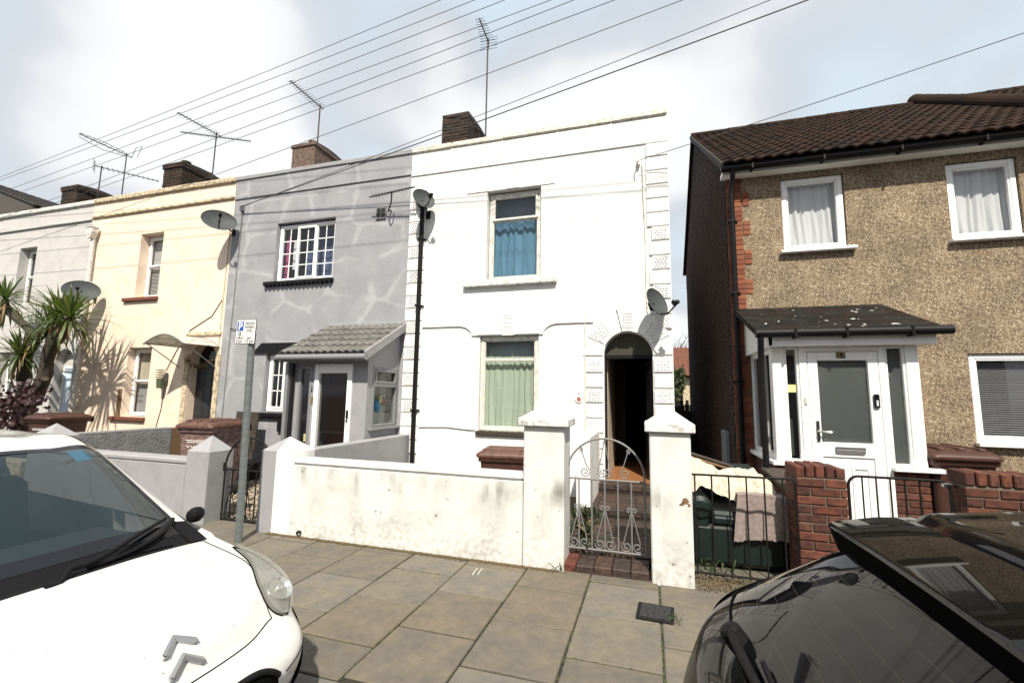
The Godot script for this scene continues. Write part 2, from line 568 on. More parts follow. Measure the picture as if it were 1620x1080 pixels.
	mat("dry_weed", lin(0.10, 0.075, 0.035), 0.9)
	mat("leaf", lin(0.036, 0.056, 0.016), 0.5, {"back": Color(0.22, 0.30, 0.08)})
	mat("leaf_pale", lin(0.072, 0.092, 0.026), 0.5, {"back": Color(0.30, 0.34, 0.10)})
	mat("leaf_dead", lin(0.16, 0.105, 0.05), 0.8, {"back": Color(0.2, 0.15, 0.08)})
	mat("purple_leaf", lin(0.03, 0.009, 0.014), 0.6, {"back": Color(0.12, 0.03, 0.05)})
	mat("bark", lin(0.12, 0.095, 0.07), 0.95, {"tex": "bark", "tile": 0.35, "bump": "bark", "depth": 2.5})
	mat("bin_brown", lin(0.065, 0.026, 0.018), 0.5, {"tex": "mottle", "tile": 0.6})
	mat("bin_faded", lin(0.25, 0.155, 0.14), 0.55, {"tex": "blotch", "tile": 0.7})
	mat("bin_lid_faded", lin(0.12, 0.055, 0.038), 0.5, {"tex": "blotch", "tile": 0.5})
	mat("print_white", lin(0.75, 0.75, 0.73), 0.6)
	mat("print_black", lin(0.012, 0.012, 0.012), 0.6)
	mat("print_blue", lin(0.012, 0.075, 0.33), 0.4)
	mat("curtain_blue", lin(0.09, 0.24, 0.36), 0.8, {"back": Color(0.2, 0.35, 0.5)})
	mat("curtain_green", lin(0.42, 0.50, 0.40), 0.9, {"back": Color(0.4, 0.45, 0.4)})
	mat("net", lin(0.64, 0.67, 0.69), 0.9, {"back": Color(0.5, 0.5, 0.5)})
	mat("lace", lin(0.30, 0.30, 0.30), 0.9)
	mat("magenta", lin(0.32, 0.05, 0.16), 0.9)
	mat("blind", lin(0.10, 0.105, 0.115), 0.5)
	mat("cream_blind", lin(0.46, 0.42, 0.33), 0.8)
	mat("roller_blind", lin(0.42, 0.42, 0.41), 0.8)
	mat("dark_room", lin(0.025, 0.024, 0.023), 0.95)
	mat("hall_wall", lin(0.50, 0.42, 0.32), 0.85)
	mat("hall_floor", lin(0.30, 0.13, 0.05), 0.5, {"tex": "fine", "tile": 0.3})
	mat("dark_door", lin(0.02, 0.021, 0.024), 0.4)
	mat("pale_door", lin(0.55, 0.66, 0.78), 0.35)
	mat("red_room", lin(0.30, 0.035, 0.02), 0.9)
	mat("wood", lin(0.20, 0.12, 0.06), 0.85, {"tex": "fine", "tile": 0.5})
	mat("grey_wood", lin(0.075, 0.06, 0.048), 0.9, {"tex": "fine", "tile": 0.5})
	mat("rotten_board", lin(0.055, 0.042, 0.03), 0.9, {"tex": "blotch", "tile": 0.35})
	mat("leather", lin(0.004, 0.0125, 0.0115), 0.45, {"tex": "mottle", "tile": 0.5, "bump": "height", "depth": 0.08})  # green darkened to hold the shade cast on the chair
	mat("blanket", lin(0.56, 0.50, 0.40), 0.95, {"tex": "stain", "tile": 0.5})
	mat("throw", lin(0.29, 0.235, 0.22), 0.95, {"tex": "mottle", "tile": 0.25, "bump": "weave", "depth": 0.35})
	mat("canopy", lin(0.62, 0.61, 0.57), 0.35, {"tex": "blotch", "tile": 0.9, "back": Color(0.5, 0.5, 0.45)})
	mat("lamp_green", lin(0.10, 0.12, 0.075), 0.5, {"metal": 0.3})
	mat("chrome", lin(0.55, 0.55, 0.55), 0.22, {"metal": 1.0})
	mat("satin_steel", lin(0.42, 0.42, 0.42), 0.35, {"metal": 0.9})
	mat("yellow_note", lin(0.62, 0.60, 0.28), 0.8)
	mat("gold", lin(0.30, 0.20, 0.06), 0.4, {"metal": 0.6})
	mat("pvc_white", lin(0.70, 0.69, 0.66), 0.5, {"tex": "mottle", "tile": 0.5})
	mat("red_tile", lin(0.17, 0.062, 0.036), 0.9, {"tex": "blotch", "tile": 0.8})
	mat("far_roof", lin(0.085, 0.075, 0.068), 0.85, {"tex": "fine", "tile": 0.7})
	mat("bush", lin(0.035, 0.05, 0.018), 0.8, {"back": Color(0.12, 0.16, 0.05)})
	mat("twig", lin(0.08, 0.06, 0.045), 0.9)
	mat("opposite_render", lin(0.19, 0.18, 0.165), 0.85, {"tex": "mottle", "tile": 2.0})
	# cars
	mat("car_white", lin(0.60, 0.60, 0.585), 0.3, {"coat": 1.0, "coat_rough": 0.04})
	mat("car_black", lin(0.0045, 0.004, 0.0034), 0.45, {"coat": 0.5, "coat_rough": 0.01, "spec": 0.06})
	mat("car_glass", lin(0.008, 0.020, 0.023), 0.01, {"alpha": 0.56})
	mat("privacy_glass", lin(0.004, 0.004, 0.005), 0.01, {"spec": 0.28})
	mat("trim", lin(0.009, 0.009, 0.010), 0.6, {"spec": 0.2})
	mat("trim_gloss", lin(0.006, 0.006, 0.007), 0.12)
	mat("gap", lin(0.004, 0.004, 0.004), 0.9, {"spec": 0.08})
	mat("tyre", lin(0.014, 0.014, 0.014), 0.85)
	mat("rim", lin(0.30, 0.30, 0.31), 0.35, {"metal": 0.8})
	mat("lens", lin(0.36, 0.365, 0.325), 0.10, {"alpha": 0.24})
	mat("lens_bowl", lin(0.22, 0.225, 0.20), 0.35, {"metal": 0.4})
	mat("reflector", lin(0.72, 0.73, 0.72), 0.15, {"metal": 0.9})
	mat("tail_red", lin(0.12, 0.004, 0.004), 0.1, {"coat": 1.0})
	mat("seat_cloth", lin(0.03, 0.034, 0.04), 0.95)
	mat("seat_red", lin(0.28, 0.03, 0.025), 0.9)
	mat("dash", lin(0.03, 0.036, 0.042), 0.8)
	mat("sticker_blue", lin(0.10, 0.42, 0.68), 0.6)
	mat("paper", lin(0.62, 0.66, 0.60), 0.8)


func _ready() -> void:
	rng.seed = 20240
	var cam := Camera3D.new()
	cam.name = "camera"
	cam.position = Vector3(0, 1.65, 0)
	cam.rotation_degrees = Vector3(6.864, 16.934, 0.934)
	cam.fov = 74.62
	cam.near = 0.05
	cam.far = 400.0
	add_child(cam)
	cam.make_current()
	var world := WorldEnvironment.new()
	world.name = "world_environment"
	var env := Environment.new()
	env.background_mode = Environment.BG_SKY
	var sky := Sky.new()
	var pano := PanoramaSkyMaterial.new()
	pano.panorama = sky_image()
	sky.sky_material = pano
	env.sky = sky
	env.background_energy_multiplier = 0.72
	env.tonemap_mode = Environment.TONE_MAPPER_LINEAR
	env.tonemap_exposure = 1.5
	env.sdfgi_enabled = true
	env.ssao_enabled = true
	env.ssil_enabled = true
	world.environment = env
	add_child(world)
	var sun := DirectionalLight3D.new()
	sun.name = "sun"
	sun.light_energy = 1.6
	sun.light_angular_distance = 1.2
	sun.light_color = Color(1.0, 0.965, 0.90)
	sun.shadow_enabled = true
	sun.rotation_degrees = Vector3(-50, 20, 0)
	add_child(sun)
	make_textures()
	make_materials()
	build_ground()
	build_white_house()
	build_grey_house()
	build_cream_house()
	build_pale_house()
	build_pebble_house()
	build_far_things()
	build_garden_walls()
	build_gates()
	build_dishes_and_aerials()
	build_wires()
	build_bins()
	build_white_car()
	build_black_car()
	build_sign()
	build_armchair()
	build_plants()
	build_small_things()


# ---------------------------------------------------------------- building helpers
func hole_wall(b: MB, x0: float, x1: float, y0: float, y1: float, zf: float, t: float, holes: Array) -> void:
	var xs := [x0, x1]
	var ys := [y0, y1]
	for h in holes:
		xs.append_array([h[0], h[1]])
		ys.append_array([h[2], h[3]])
	xs.sort()
	ys.sort()
	var open := func(i: int, j: int) -> bool:
		if i < 0 or j < 0 or i >= xs.size() - 1 or j >= ys.size() - 1:
			return true
		var cx: float = (xs[i] + xs[i + 1]) / 2
		var cy: float = (ys[j] + ys[j + 1]) / 2
		for h in holes:
			if cx > h[0] and cx < h[1] and cy > h[2] and cy < h[3]:
				return true
		return false
	for i in xs.size() - 1:
		for j in ys.size() - 1:
			if open.call(i, j) or xs[i + 1] - xs[i] < 1e-5 or ys[j + 1] - ys[j] < 1e-5:
				continue
			var a: float = xs[i]
			var c: float = xs[i + 1]
			var d: float = ys[j]
			var e: float = ys[j + 1]
			b.quad(Vector3(a, d, zf), Vector3(c, d, zf), Vector3(c, e, zf), Vector3(a, e, zf), Vector3.BACK)
			b.quad(Vector3(a, d, zf - t), Vector3(c, d, zf - t), Vector3(c, e, zf - t), Vector3(a, e, zf - t), Vector3.FORWARD)
			if open.call(i - 1, j):
				b.quad(Vector3(a, d, zf), Vector3(a, e, zf), Vector3(a, e, zf - t), Vector3(a, d, zf - t), Vector3.LEFT)
			if open.call(i + 1, j):
				b.quad(Vector3(c, d, zf), Vector3(c, e, zf), Vector3(c, e, zf - t), Vector3(c, d, zf - t), Vector3.RIGHT)
			if open.call(i, j - 1):
				b.quad(Vector3(a, d, zf), Vector3(c, d, zf), Vector3(c, d, zf - t), Vector3(a, d, zf - t), Vector3.DOWN)
			if open.call(i, j + 1):
				b.quad(Vector3(a, e, zf), Vector3(c, e, zf), Vector3(c, e, zf - t), Vector3(a, e, zf - t), Vector3.UP)


func arch_fill(b: MB, cx: float, r: float, spring: float, zf: float, t: float) -> void:   # the two spandrels over a round arch, in a hole that ends at spring + r + 0.02
	for g in [-1.0, 1.0]:
		var p := PackedVector2Array()
		for k in 13:
			var a := PI / 2 * k / 12
			p.append(Vector2(cx + g * r * cos(a), spring + r * sin(a)))
		p.append(Vector2(cx, spring + r + 0.02))
		p.append(Vector2(cx + g * r, spring + r + 0.02))
		b.prism(p, zf - t, zf)


func shell(house: Node3D, x0: float, x1: float, zf: float, zb: float, h: float, skin: Material) -> void:
	var b := MB.new()
	b.span(x0, x0 + 0.22, 0, h, zb, zf - 0.28)
	put("side_wall", b, skin, house)
	b = MB.new()
	b.span(x1 - 0.22, x1, 0, h, zb, zf - 0.28)
	put("side_wall", b, skin, house)
	b = MB.new()
	b.span(x0 + 0.22, x1 - 0.22, 0, h, zb, zb + 0.22)
	put("back_wall", b, skin, house)
	b = MB.new()
	b.span(x0 + 0.001, x1 - 0.001, h + 0.002, h + 0.12, zb, zf - 0.285)
	put("roof", b, m.far_roof, house)


func rim(b: MB, x0: float, x1: float, y0: float, y1: float, zf: float, w: float, d: float, bev := 0.006) -> void:
	b.span(x0, x0 + w, y0, y1, zf - d, zf, bev)
	b.span(x1 - w, x1, y0, y1, zf - d, zf, bev)
	b.span(x0 + w, x1 - w, y0, y0 + w, zf - d, zf, bev)
	b.span(x0 + w, x1 - w, y1 - w, y1, zf - d, zf, bev)


func curtain(called: String, parent: Node, mt: Material, x0: float, x1: float, y0: float, y1: float, z: float, amp: float, waves: float, sd: int) -> void:
	var f := noise(sd, 1.3, 2)
	var rows := []
	var cols := int(waves * 10) + 2
	for i in 9:
		var v := i / 8.0
		var row := PackedVector3Array()
		for j in cols:
			var s := float(j) / (cols - 1)
			var ph := s * waves * TAU + f.get_noise_2d(s * 3.0, v * 0.5) * 3.2
			var am := amp * (0.55 + 0.45 * f.get_noise_2d(s * 4.0 + 9.0, 0.3) * 1.6) * (0.7 + 0.5 * v)
			row.append(Vector3(lerpf(x0, x1, s), lerpf(y1, y0, v), z + am * sin(ph)))
		rows.append(row)
	var b := MB.new()
	b.grid(rows)
	put(called, b, mt, parent)


func window(house: Node3D, x0: float, x1: float, y0: float, y1: float, z: float, cells: Array, o := {}) -> MeshInstance3D:
	var fw: float = o.get("fw", 0.055)
	var mt: Material = o.get("mat", m.upvc)
	var b := MB.new()
	rim(b, x0, x1, y0, y1, z, fw, 0.07)
	var w := put("window", b, mt, house)
	var ix0 := x0 + fw
	var iy0 := y0 + fw
	var iw := x1 - x0 - 2 * fw
	var ih := y1 - y0 - 2 * fw
	var bars := MB.new()
	for c in cells:
		var a0: float = ix0 + c[0] * iw
		var a1: float = ix0 + c[1] * iw
		var b0: float = iy0 + c[2] * ih
		var b1: float = iy0 + c[3] * ih
		var sw: float = 0.045 if c[4] else 0.022
		var sb := MB.new()
		rim(sb, a0 + 0.001, a1 - 0.001, b0 + 0.001, b1 - 0.001, z + (0.014 if c[4] else -0.008), sw, 0.05)
		put("sash", sb, mt, w)
		var gx: int = c[5]
		var gy: int = c[6]
		a0 += sw
		a1 -= sw
		b0 += sw
		b1 -= sw
		for i in gx:
			for j in gy:
				var p := MB.new()
				var e0 := lerpf(a0, a1, float(i) / gx)
				var e1 := lerpf(a0, a1, float(i + 1) / gx)
				var f0 := lerpf(b0, b1, float(j) / gy)
				var f1 := lerpf(b0, b1, float(j + 1) / gy)
				p.quad(Vector3(e0, f0, z - 0.03), Vector3(e1, f0, z - 0.03), Vector3(e1, f1, z - 0.03), Vector3(e0, f1, z - 0.03), Vector3.BACK)
				put("pane", p, o.get("glass", m.glass), w)
				if i > 0 and j == 0:
					bars.span(e0 - 0.009, e0 + 0.009, b0, b1, z - 0.036, z - 0.022)
				if j > 0:
					bars.span(e0 + (0.009 if i else 0.0), e1 - (0.009 if i < gx - 1 else 0.0), f0 - 0.009, f0 + 0.009, z - 0.036, z - 0.022)
	if bars.v.size():
		put("glazing_bars", bars, mt, w)
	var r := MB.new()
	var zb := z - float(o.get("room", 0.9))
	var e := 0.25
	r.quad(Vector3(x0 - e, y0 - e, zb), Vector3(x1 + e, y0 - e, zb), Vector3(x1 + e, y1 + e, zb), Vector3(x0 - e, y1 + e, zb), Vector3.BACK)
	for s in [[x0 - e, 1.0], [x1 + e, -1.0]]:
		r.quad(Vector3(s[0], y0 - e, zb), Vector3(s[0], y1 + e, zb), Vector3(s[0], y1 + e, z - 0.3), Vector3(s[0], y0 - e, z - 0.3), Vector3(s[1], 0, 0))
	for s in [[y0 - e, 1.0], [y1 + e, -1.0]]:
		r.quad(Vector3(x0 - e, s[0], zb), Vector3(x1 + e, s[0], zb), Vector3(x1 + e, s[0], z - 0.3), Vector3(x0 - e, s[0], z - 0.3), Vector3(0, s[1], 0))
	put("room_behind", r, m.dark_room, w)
	var k := 0
	for c in o.get("curtains", []):
		k += 1
		curtain(c[8] if c.size() > 8 else "curtain", w, c[0], c[1], c[2], c[3], c[4], z - c[5], c[6], c[7], int(x0 * 31 + y0 * 7) + k)
	return w


func slats(called: String, parent: Node, x0: float, x1: float, y0: float, y1: float, z: float, step: float, mt: Material) -> void:   # a venetian blind
	var b := MB.new()
	var y := y0
	while y < y1:
		b.x = Transform3D(Basis(Vector3.RIGHT, 0.9), Vector3((x0 + x1) / 2, y, z))
		b.box(Vector3.ZERO, Vector3(x1 - x0, 0.0015, step * 1.05))
		y += step
	put(called, b, mt, parent)


func brick_mesh() -> Mesh:
	if not cache.has("brick"):
		var b := MB.new()
		b.box(Vector3.ZERO, Vector3(0.215, 0.065, 0.1), 0.006)
		cache.brick = b.mesh()
	return cache.brick


func lay(x0: float, x1: float, y0: float, y1: float, z0: float, z1: float, faces: String, rough := 0.004) -> Array:   # places of bricks on the faces F(ront) L(eft) R(ight) of a block
	var out := []
	var n := int(round((y1 - y0) / 0.075))
	for k in n:
		var y := y0 + (k + 0.5) * (y1 - y0) / n
		for f in faces:
			var a := x0 if f == "F" else z0
			var c := x1 if f == "F" else z1 - 0.102
			var p := a
			var first := 0.215 if (k + (0 if f == "F" else 1)) % 2 == 0 else 0.1025
			while p < c - 0.02:
				var l := minf(first, c - p)
				if c - p - l < 0.04:
					l = c - p
				var mid := p + l / 2
				var o := rnd(-rough, rough)
				var t: Transform3D
				var sc := Vector3(l / 0.215, (y1 - y0) / n / 0.075, 1)
				if f == "F":
					t = Transform3D(Basis().rotated(Vector3.UP, rnd(-0.01, 0.01)).scaled_local(sc), Vector3(mid, y, z1 - 0.05 + o))
				elif f == "R":
					t = Transform3D(Basis(Vector3.UP, PI / 2).scaled_local(sc), Vector3(x1 - 0.05 + o, y, mid))
				else:
					t = Transform3D(Basis(Vector3.UP, -PI / 2).scaled_local(sc), Vector3(x0 + 0.05 + o, y, mid))
				out.append(t)
				p += l + 0.010
				first = 0.215
	return out


func brick_parts(parent: Node, places: Array, set_ := "brick") -> void:
	for t in places:
		piece("brick", brick_mesh(), m[set_ + str(rng.randi() % 5)], parent, t)


func brick_stuff(called: String, parent: Node, places: Array, set_ := "brick") -> void:
	var groups := [[], [], [], [], []]
	for t in places:
		groups[rng.randi() % 5].append(t)
	for i in 5:
		if groups[i].size():
			many(called, brick_mesh(), m[set_ + str(i)], parent, groups[i])


func chimney(house: Node3D, x0: float, x1: float, z0: float, z1: float, y0: float, y1: float, pots: int, rendered := false, plain := false) -> void:
	var b := MB.new()
	if rendered:
		b.span(x0, x1, y0, y1 - 0.1, z0, z1, 0.015)
		b.span(x0 - 0.03, x1 + 0.03, y1 - 0.1, y1, z0 - 0.03, z1 + 0.03, 0.02)
	else:
		b.span(x0 + 0.012, x1 - 0.012, y0, y1, z0 + 0.012, z1 - 0.012)
	var c := put("chimney", b, m.buff_pot if rendered else m.dark_mortar, house)
	if not rendered:
		brick_stuff("brick", c, lay(x0, x1, y0, y1 - 0.15, z0, z1, "FLR", 0.006), "stock")
		var e := 0.0 if plain else 0.03
		brick_stuff("brick", c, lay(x0 - e, x1 + e, y1 - 0.15, y1, z0 - e, z1 + e, "FLR", 0.016 if plain else 0.006), "stock")
	b = MB.new()
	var fl := PackedVector2Array()
	for k in 9:
		fl.append(Vector2(lerpf(z0, z1, k / 8.0), y1 + 0.07 * sin(PI * k / 8.0) + 0.012))
	fl.append(Vector2(z1, y1 - 0.02))
	fl.append(Vector2(z0, y1 - 0.02))
	b.x = Transform3D(Basis(Vector3.BACK, Vector3.UP, Vector3.LEFT), Vector3.ZERO)
	b.prism(fl, -x1, -x0)
	put("flaunching", b, m.flaunching, c)
	for k in pots:
		b = MB.new()
		b.x = Transform3D(Basis(), Vector3((x0 + x1) / 2, y1 + 0.05, lerpf(z0, z1, (k + 0.5) / pots)))
		b.lathe([Vector2(0.11, 0), Vector2(0.10, 0.1), Vector2(0.12, 0.13), Vector2(0.12, 0.17), Vector2(0.08, 0.18), Vector2(0.07, 0.0)], 14)
		put("chimney_pot", b, m.buff_pot if rendered else m.flaunching, c)


func coping(house: Node3D, x0: float, x1: float, y0: float, y1: float, zf: float, mt: Material, step := 0.95) -> void:
	var x := x0
	while x < x1 - 0.05:
		var e := minf(x + step * rnd(0.85, 1.1), x1)
		if x1 - e < 0.3:
			e = x1
		var b := MB.new()
		var dy := rnd(-0.004, 0.004)
		b.span(x + 0.003, e - 0.003, y0 + dy, y1 + dy, zf - 0.34, zf + 0.055 + rnd(-0.004, 0.004), 0.018)
		put("coping_stone", b, mt, house)
		x = e


func downpipe(house: Node3D, called: String, mt: Material, pts: Array, r: float, clips: Array, hopper := []) -> void:
	var b := MB.new()
	b.tube(pts, r, 10)
	for y in clips:
		var p: Vector3 = pts[-1]
		b.span(p.x - r - 0.012, p.x + r + 0.012, y - 0.02, y + 0.02, p.z - r - 0.02, p.z + r + 0.006, 0.004)
		b.span(p.x - r - 0.045, p.x + r + 0.045, y - 0.012, y + 0.012, p.z - r - 0.02, p.z - r, 0.002)
	var d := put(called, b, mt, house)
	if hopper.size():
		var h: Vector3 = hopper[0]
		b = MB.new()
		b.x = Transform3D(Basis(), h)
		b.prism(PackedVector2Array([Vector2(-0.05, -0.2), Vector2(0.05, -0.2), Vector2(0.11, -0.05), Vector2(0.11, 0.08), Vector2(-0.11, 0.08), Vector2(-0.11, -0.05)]), -0.07, 0.07)
		b.span(-0.125, 0.125, 0.07, 0.1, -0.085, 0.085, 0.005)
		put("hopper", b, mt, d)


func tile_mesh(w: float, l: float, waves: float, roll: float, thick: float, segs: int) -> Mesh:   # x across, -z up the slope, y off the roof
	var b := MB.new()
	var top := []
	for i in 3:
		var v := i / 2.0
		var row := PackedVector3Array()
		for j in segs + 1:
			var s := float(j) / segs
			var bump := roll * pow(absf(sin(s * waves * PI)), 1.3)
			row.append(Vector3((s - 0.5) * w, thick * (1.0 - v) + 0.004 + bump - (0.004 if i == 0 else 0.0), -v * l))
		top.append(row)
	b.grid(top, true)
	for j in segs:
		var p: Vector3 = top[0][j]
		var q: Vector3 = top[0][j + 1]
		b.flat(p, q, q - Vector3(0, thick, 0), p - Vector3(0, thick, 0), Vector3.BACK)
	for j in [0, segs]:
		var p: Vector3 = top[0][j]
		var q: Vector3 = top[2][j]
		b.flat(p, q, q - Vector3(0, 0.006, 0), p - Vector3(0, thick, 0), Vector3(1 if j else -1, 0, 0))
	return b.mesh()


func slope(eave: Vector3, ridge: Vector3) -> Basis:   # columns: along, off, down the slope
	var up := (ridge - eave).normalized()
	var off := up.cross(Vector3.RIGHT).normalized()
	if off.y < 0:
		off = -off
	return Basis(Vector3.RIGHT, off, -up)


func bumps_mesh() -> Mesh:   # the raised pattern on a decorated quoin, 0.2 wide and 0.19 high
	if not cache.has("bumps"):
		var b := MB.new()
		rim(b, -0.115, 0.115, -0.105, 0.105, 0.006, 0.012, 0.006, 0.002)
		for i in 4:
			for j in 4:
				var c := Vector3((i - 1.5) * 0.046 + (0.008 if j % 2 else -0.008), (j - 1.5) * 0.042, 0.005)
				b.x = Transform3D(Basis(Vector3.BACK, 0.5 if (i + j) % 2 else -0.4), c)
				b.box(Vector3.ZERO, Vector3(0.03, 0.022, 0.014), 0.005)
				b.x = Transform3D()
		cache.bumps = b.mesh()
	return cache.bumps


func quoin(house: Node3D, x0: float, x1: float, yc: float, h: float, zf: float, decorated: bool, proud := 0.03) -> void:
	var b := MB.new()
	b.span(x0, x1, yc - h / 2 + 0.006, yc + h / 2 - 0.006, zf + 0.001, zf + proud + rnd(-0.004, 0.004), 0.012)
	var q := put("quoin", b, m.white_paint, house)
	if decorated:
		var s := minf(x1 - x0 - 0.05, 0.26) / 0.23
		piece("carved_panel", bumps_mesh(), m.white_paint, q, Transform3D(Basis().scaled(Vector3(s, 0.95, 1)), Vector3((x0 + x1) / 2, yc, zf + proud + 0.003)))


func cable(called: String, parent: Node, pts: Array, r := 0.006, mt: Material = null) -> MeshInstance3D:
	var b := MB.new()
	b.tube(pts, r, 5)
	return put(called, b, mt if mt else m.black_plastic, parent)


# ---------------------------------------------------------------- setting
func build_ground() -> void:
	var b := MB.new()
	b.quad(Vector3(-150, -0.16, -150), Vector3(150, -0.16, -150), Vector3(150, -0.16, 150), Vector3(-150, -0.16, 150), Vector3.UP)
	structure("ground", b, m.earth)
	b = MB.new()
	b.span(-60, 60, -0.3, -0.11, -2.28, 5.2)
	structure("road", b, m.asphalt)
	var kerb := thing("kerb", "grey concrete kerb along the pavement", "kerb")
	kerb.remove_meta("category")
	kerb.remove_meta("label")
	kerb.set_meta("kind", "structure")
	b = MB.new()
	b.box(Vector3.ZERO, Vector3(0.905, 0.26, 0.125), 0.015)
	var km := b.mesh()
	for k in range(-9, 8):
		piece("kerb_stone", km, m.kerb, kerb, Transform3D(Basis(), Vector3(k * 0.91, -0.132, -2.34)))
	b = MB.new()
	b.span(-60, 60, -0.3, -0.012, -4.8, -2.404)
	var pav := structure("pavement", b, m.joint_soil)
	# slabs: columns run back from the kerb, every other column shifted by half a slab
	for k in range(-16, 9):
		var x := 0.06 + k * 0.605
		var z := -4.30 if k % 2 == 0 else -4.0
		var ends := [-4.78]
		while z < -2.42:
			ends.append(z)
			z += 0.62
		ends.append(-2.405)
		for e in ends.size() - 1:
			var g := 0.006 + rnd(0, 0.004)
			if ends[e + 1] - ends[e] < 0.1:
				continue
			if k == -1 and e == 1:   # the slab cut round the meter cover
				pass
			b = MB.new()
			var x1 := x - g
			var x0 := x - 0.605 + g
			b.x = Transform3D(Basis(Vector3(rnd(-1, 1), 0, rnd(-1, 1)).normalized(), rnd(-0.003, 0.003)), Vector3((x0 + x1) / 2, rnd(-0.003, 0.003), (ends[e] + ends[e + 1]) / 2))
			b.box(Vector3(0, -0.02, 0), Vector3(x1 - x0, 0.04, ends[e + 1] - ends[e] - 2 * g), 0.006)
			put("paving_slab", b, m["paving%d" % (rng.randi() % 5)], pav)
	# front gardens and alley
	b = MB.new()
	b.span(-30, -8.95, -0.3, 0.02, -7.6, -4.78)
	structure("garden_soil", b, m.earth)
	b = MB.new()
	b.span(-8.949, -4.33, -0.3, -0.03, -7.6, -4.81)
	structure("gravel_bed", b, m.earth)
	var spots := []
	var st := MB.new()
	st.box(Vector3.ZERO, Vector3(0.034, 0.02, 0.026), 0.008)
	for k in 9000:
		var p := Vector3(rnd(-8.6, -4.5), rnd(-0.025, 0.0), rnd(-7.4, -4.83))
		if p.x < -7.4 and rng.randf() < 0.7:
			continue
		spots.append(Transform3D(Basis.from_euler(Vector3(rnd(-0.6, 0.6), rnd(0, TAU), rnd(-0.6, 0.6))).scaled(Vector3.ONE * rnd(0.6, 1.35)), p))
	many("gravel", st.mesh(), m.gravel_stone, self, spots)
	b = MB.new()
	b.span(-4.329, -0.95, -0.3, 0.03, -7.6, -4.79)
	structure("garden_ground", b, m.earth)
	b = MB.new()
	b.span(0.4, 30, -0.3, 0.012, -7.6, -4.79)
	b.span(0.4, 1.2, -0.3, 0.01, -24, -7.6)
	structure("alley_ground", b, m.concrete)
	# path and steps to the open door
	b = MB.new()
	b.span(-0.93, 0.30, -0.3, 0.06, -6.2, -4.8)
	b.span(-0.93, 0.30, -0.3, 0.17, -7.22, -6.2)
	b.span(-0.93, 0.30, -0.3, 0.30, -7.79, -7.22)
	var path := structure("path", b, m.dark_mortar)
	for row in [[-4.83, -6.2, 0.06, 0.23], [-6.30, -7.22, 0.17, 0.23], [-7.32, -7.5, 0.30, 0.18]]:
		var z: float = row[0]
		while z - row[3] > row[1] - 0.06:
			for k in 5:
				b = MB.new()
				var x0 := -0.93 + k * 0.246
				b.span(x0 + 0.003, x0 + 0.243, row[2] - 0.005, row[2] + 0.022 + rnd(-0.002, 0.002), z - row[3] + 0.003, z - 0.003, 0.004)
				put("path_tile", b, m["quarry%d" % (rng.randi() % 4)], path)
			z -= row[3]
	for e in [[-6.2, 0.17], [-7.22, 0.30]]:
		for k in 6:
			b = MB.new()
			var x0 := -0.93 + k * 0.205
			b.span(x0 + 0.004, x0 + 0.201, e[1] - 0.055, e[1] + 0.026, e[0] - 0.1, e[0] + 0.012, 0.006)
			put("step_brick", b, m["quarry%d" % (rng.randi() % 4)], path)
	b = MB.new()
	b.span(-0.86, -0.02, -0.2, 0.035, -4.8, -4.46)
	var sill := structure("gate_step", b, m.dark_mortar)
	for k in 5:
		b = MB.new()
		b.span(-0.855 + k * 0.168, -0.855 + k * 0.168 + 0.16, -0.05, 0.07 + rnd(-0.004, 0.004), -4.79, -4.455 + rnd(-0.006, 0.006), 0.008)
		put("step_brick", b, m.brick0 if k == 0 else m["quarry%d" % (k % 4)], sill)


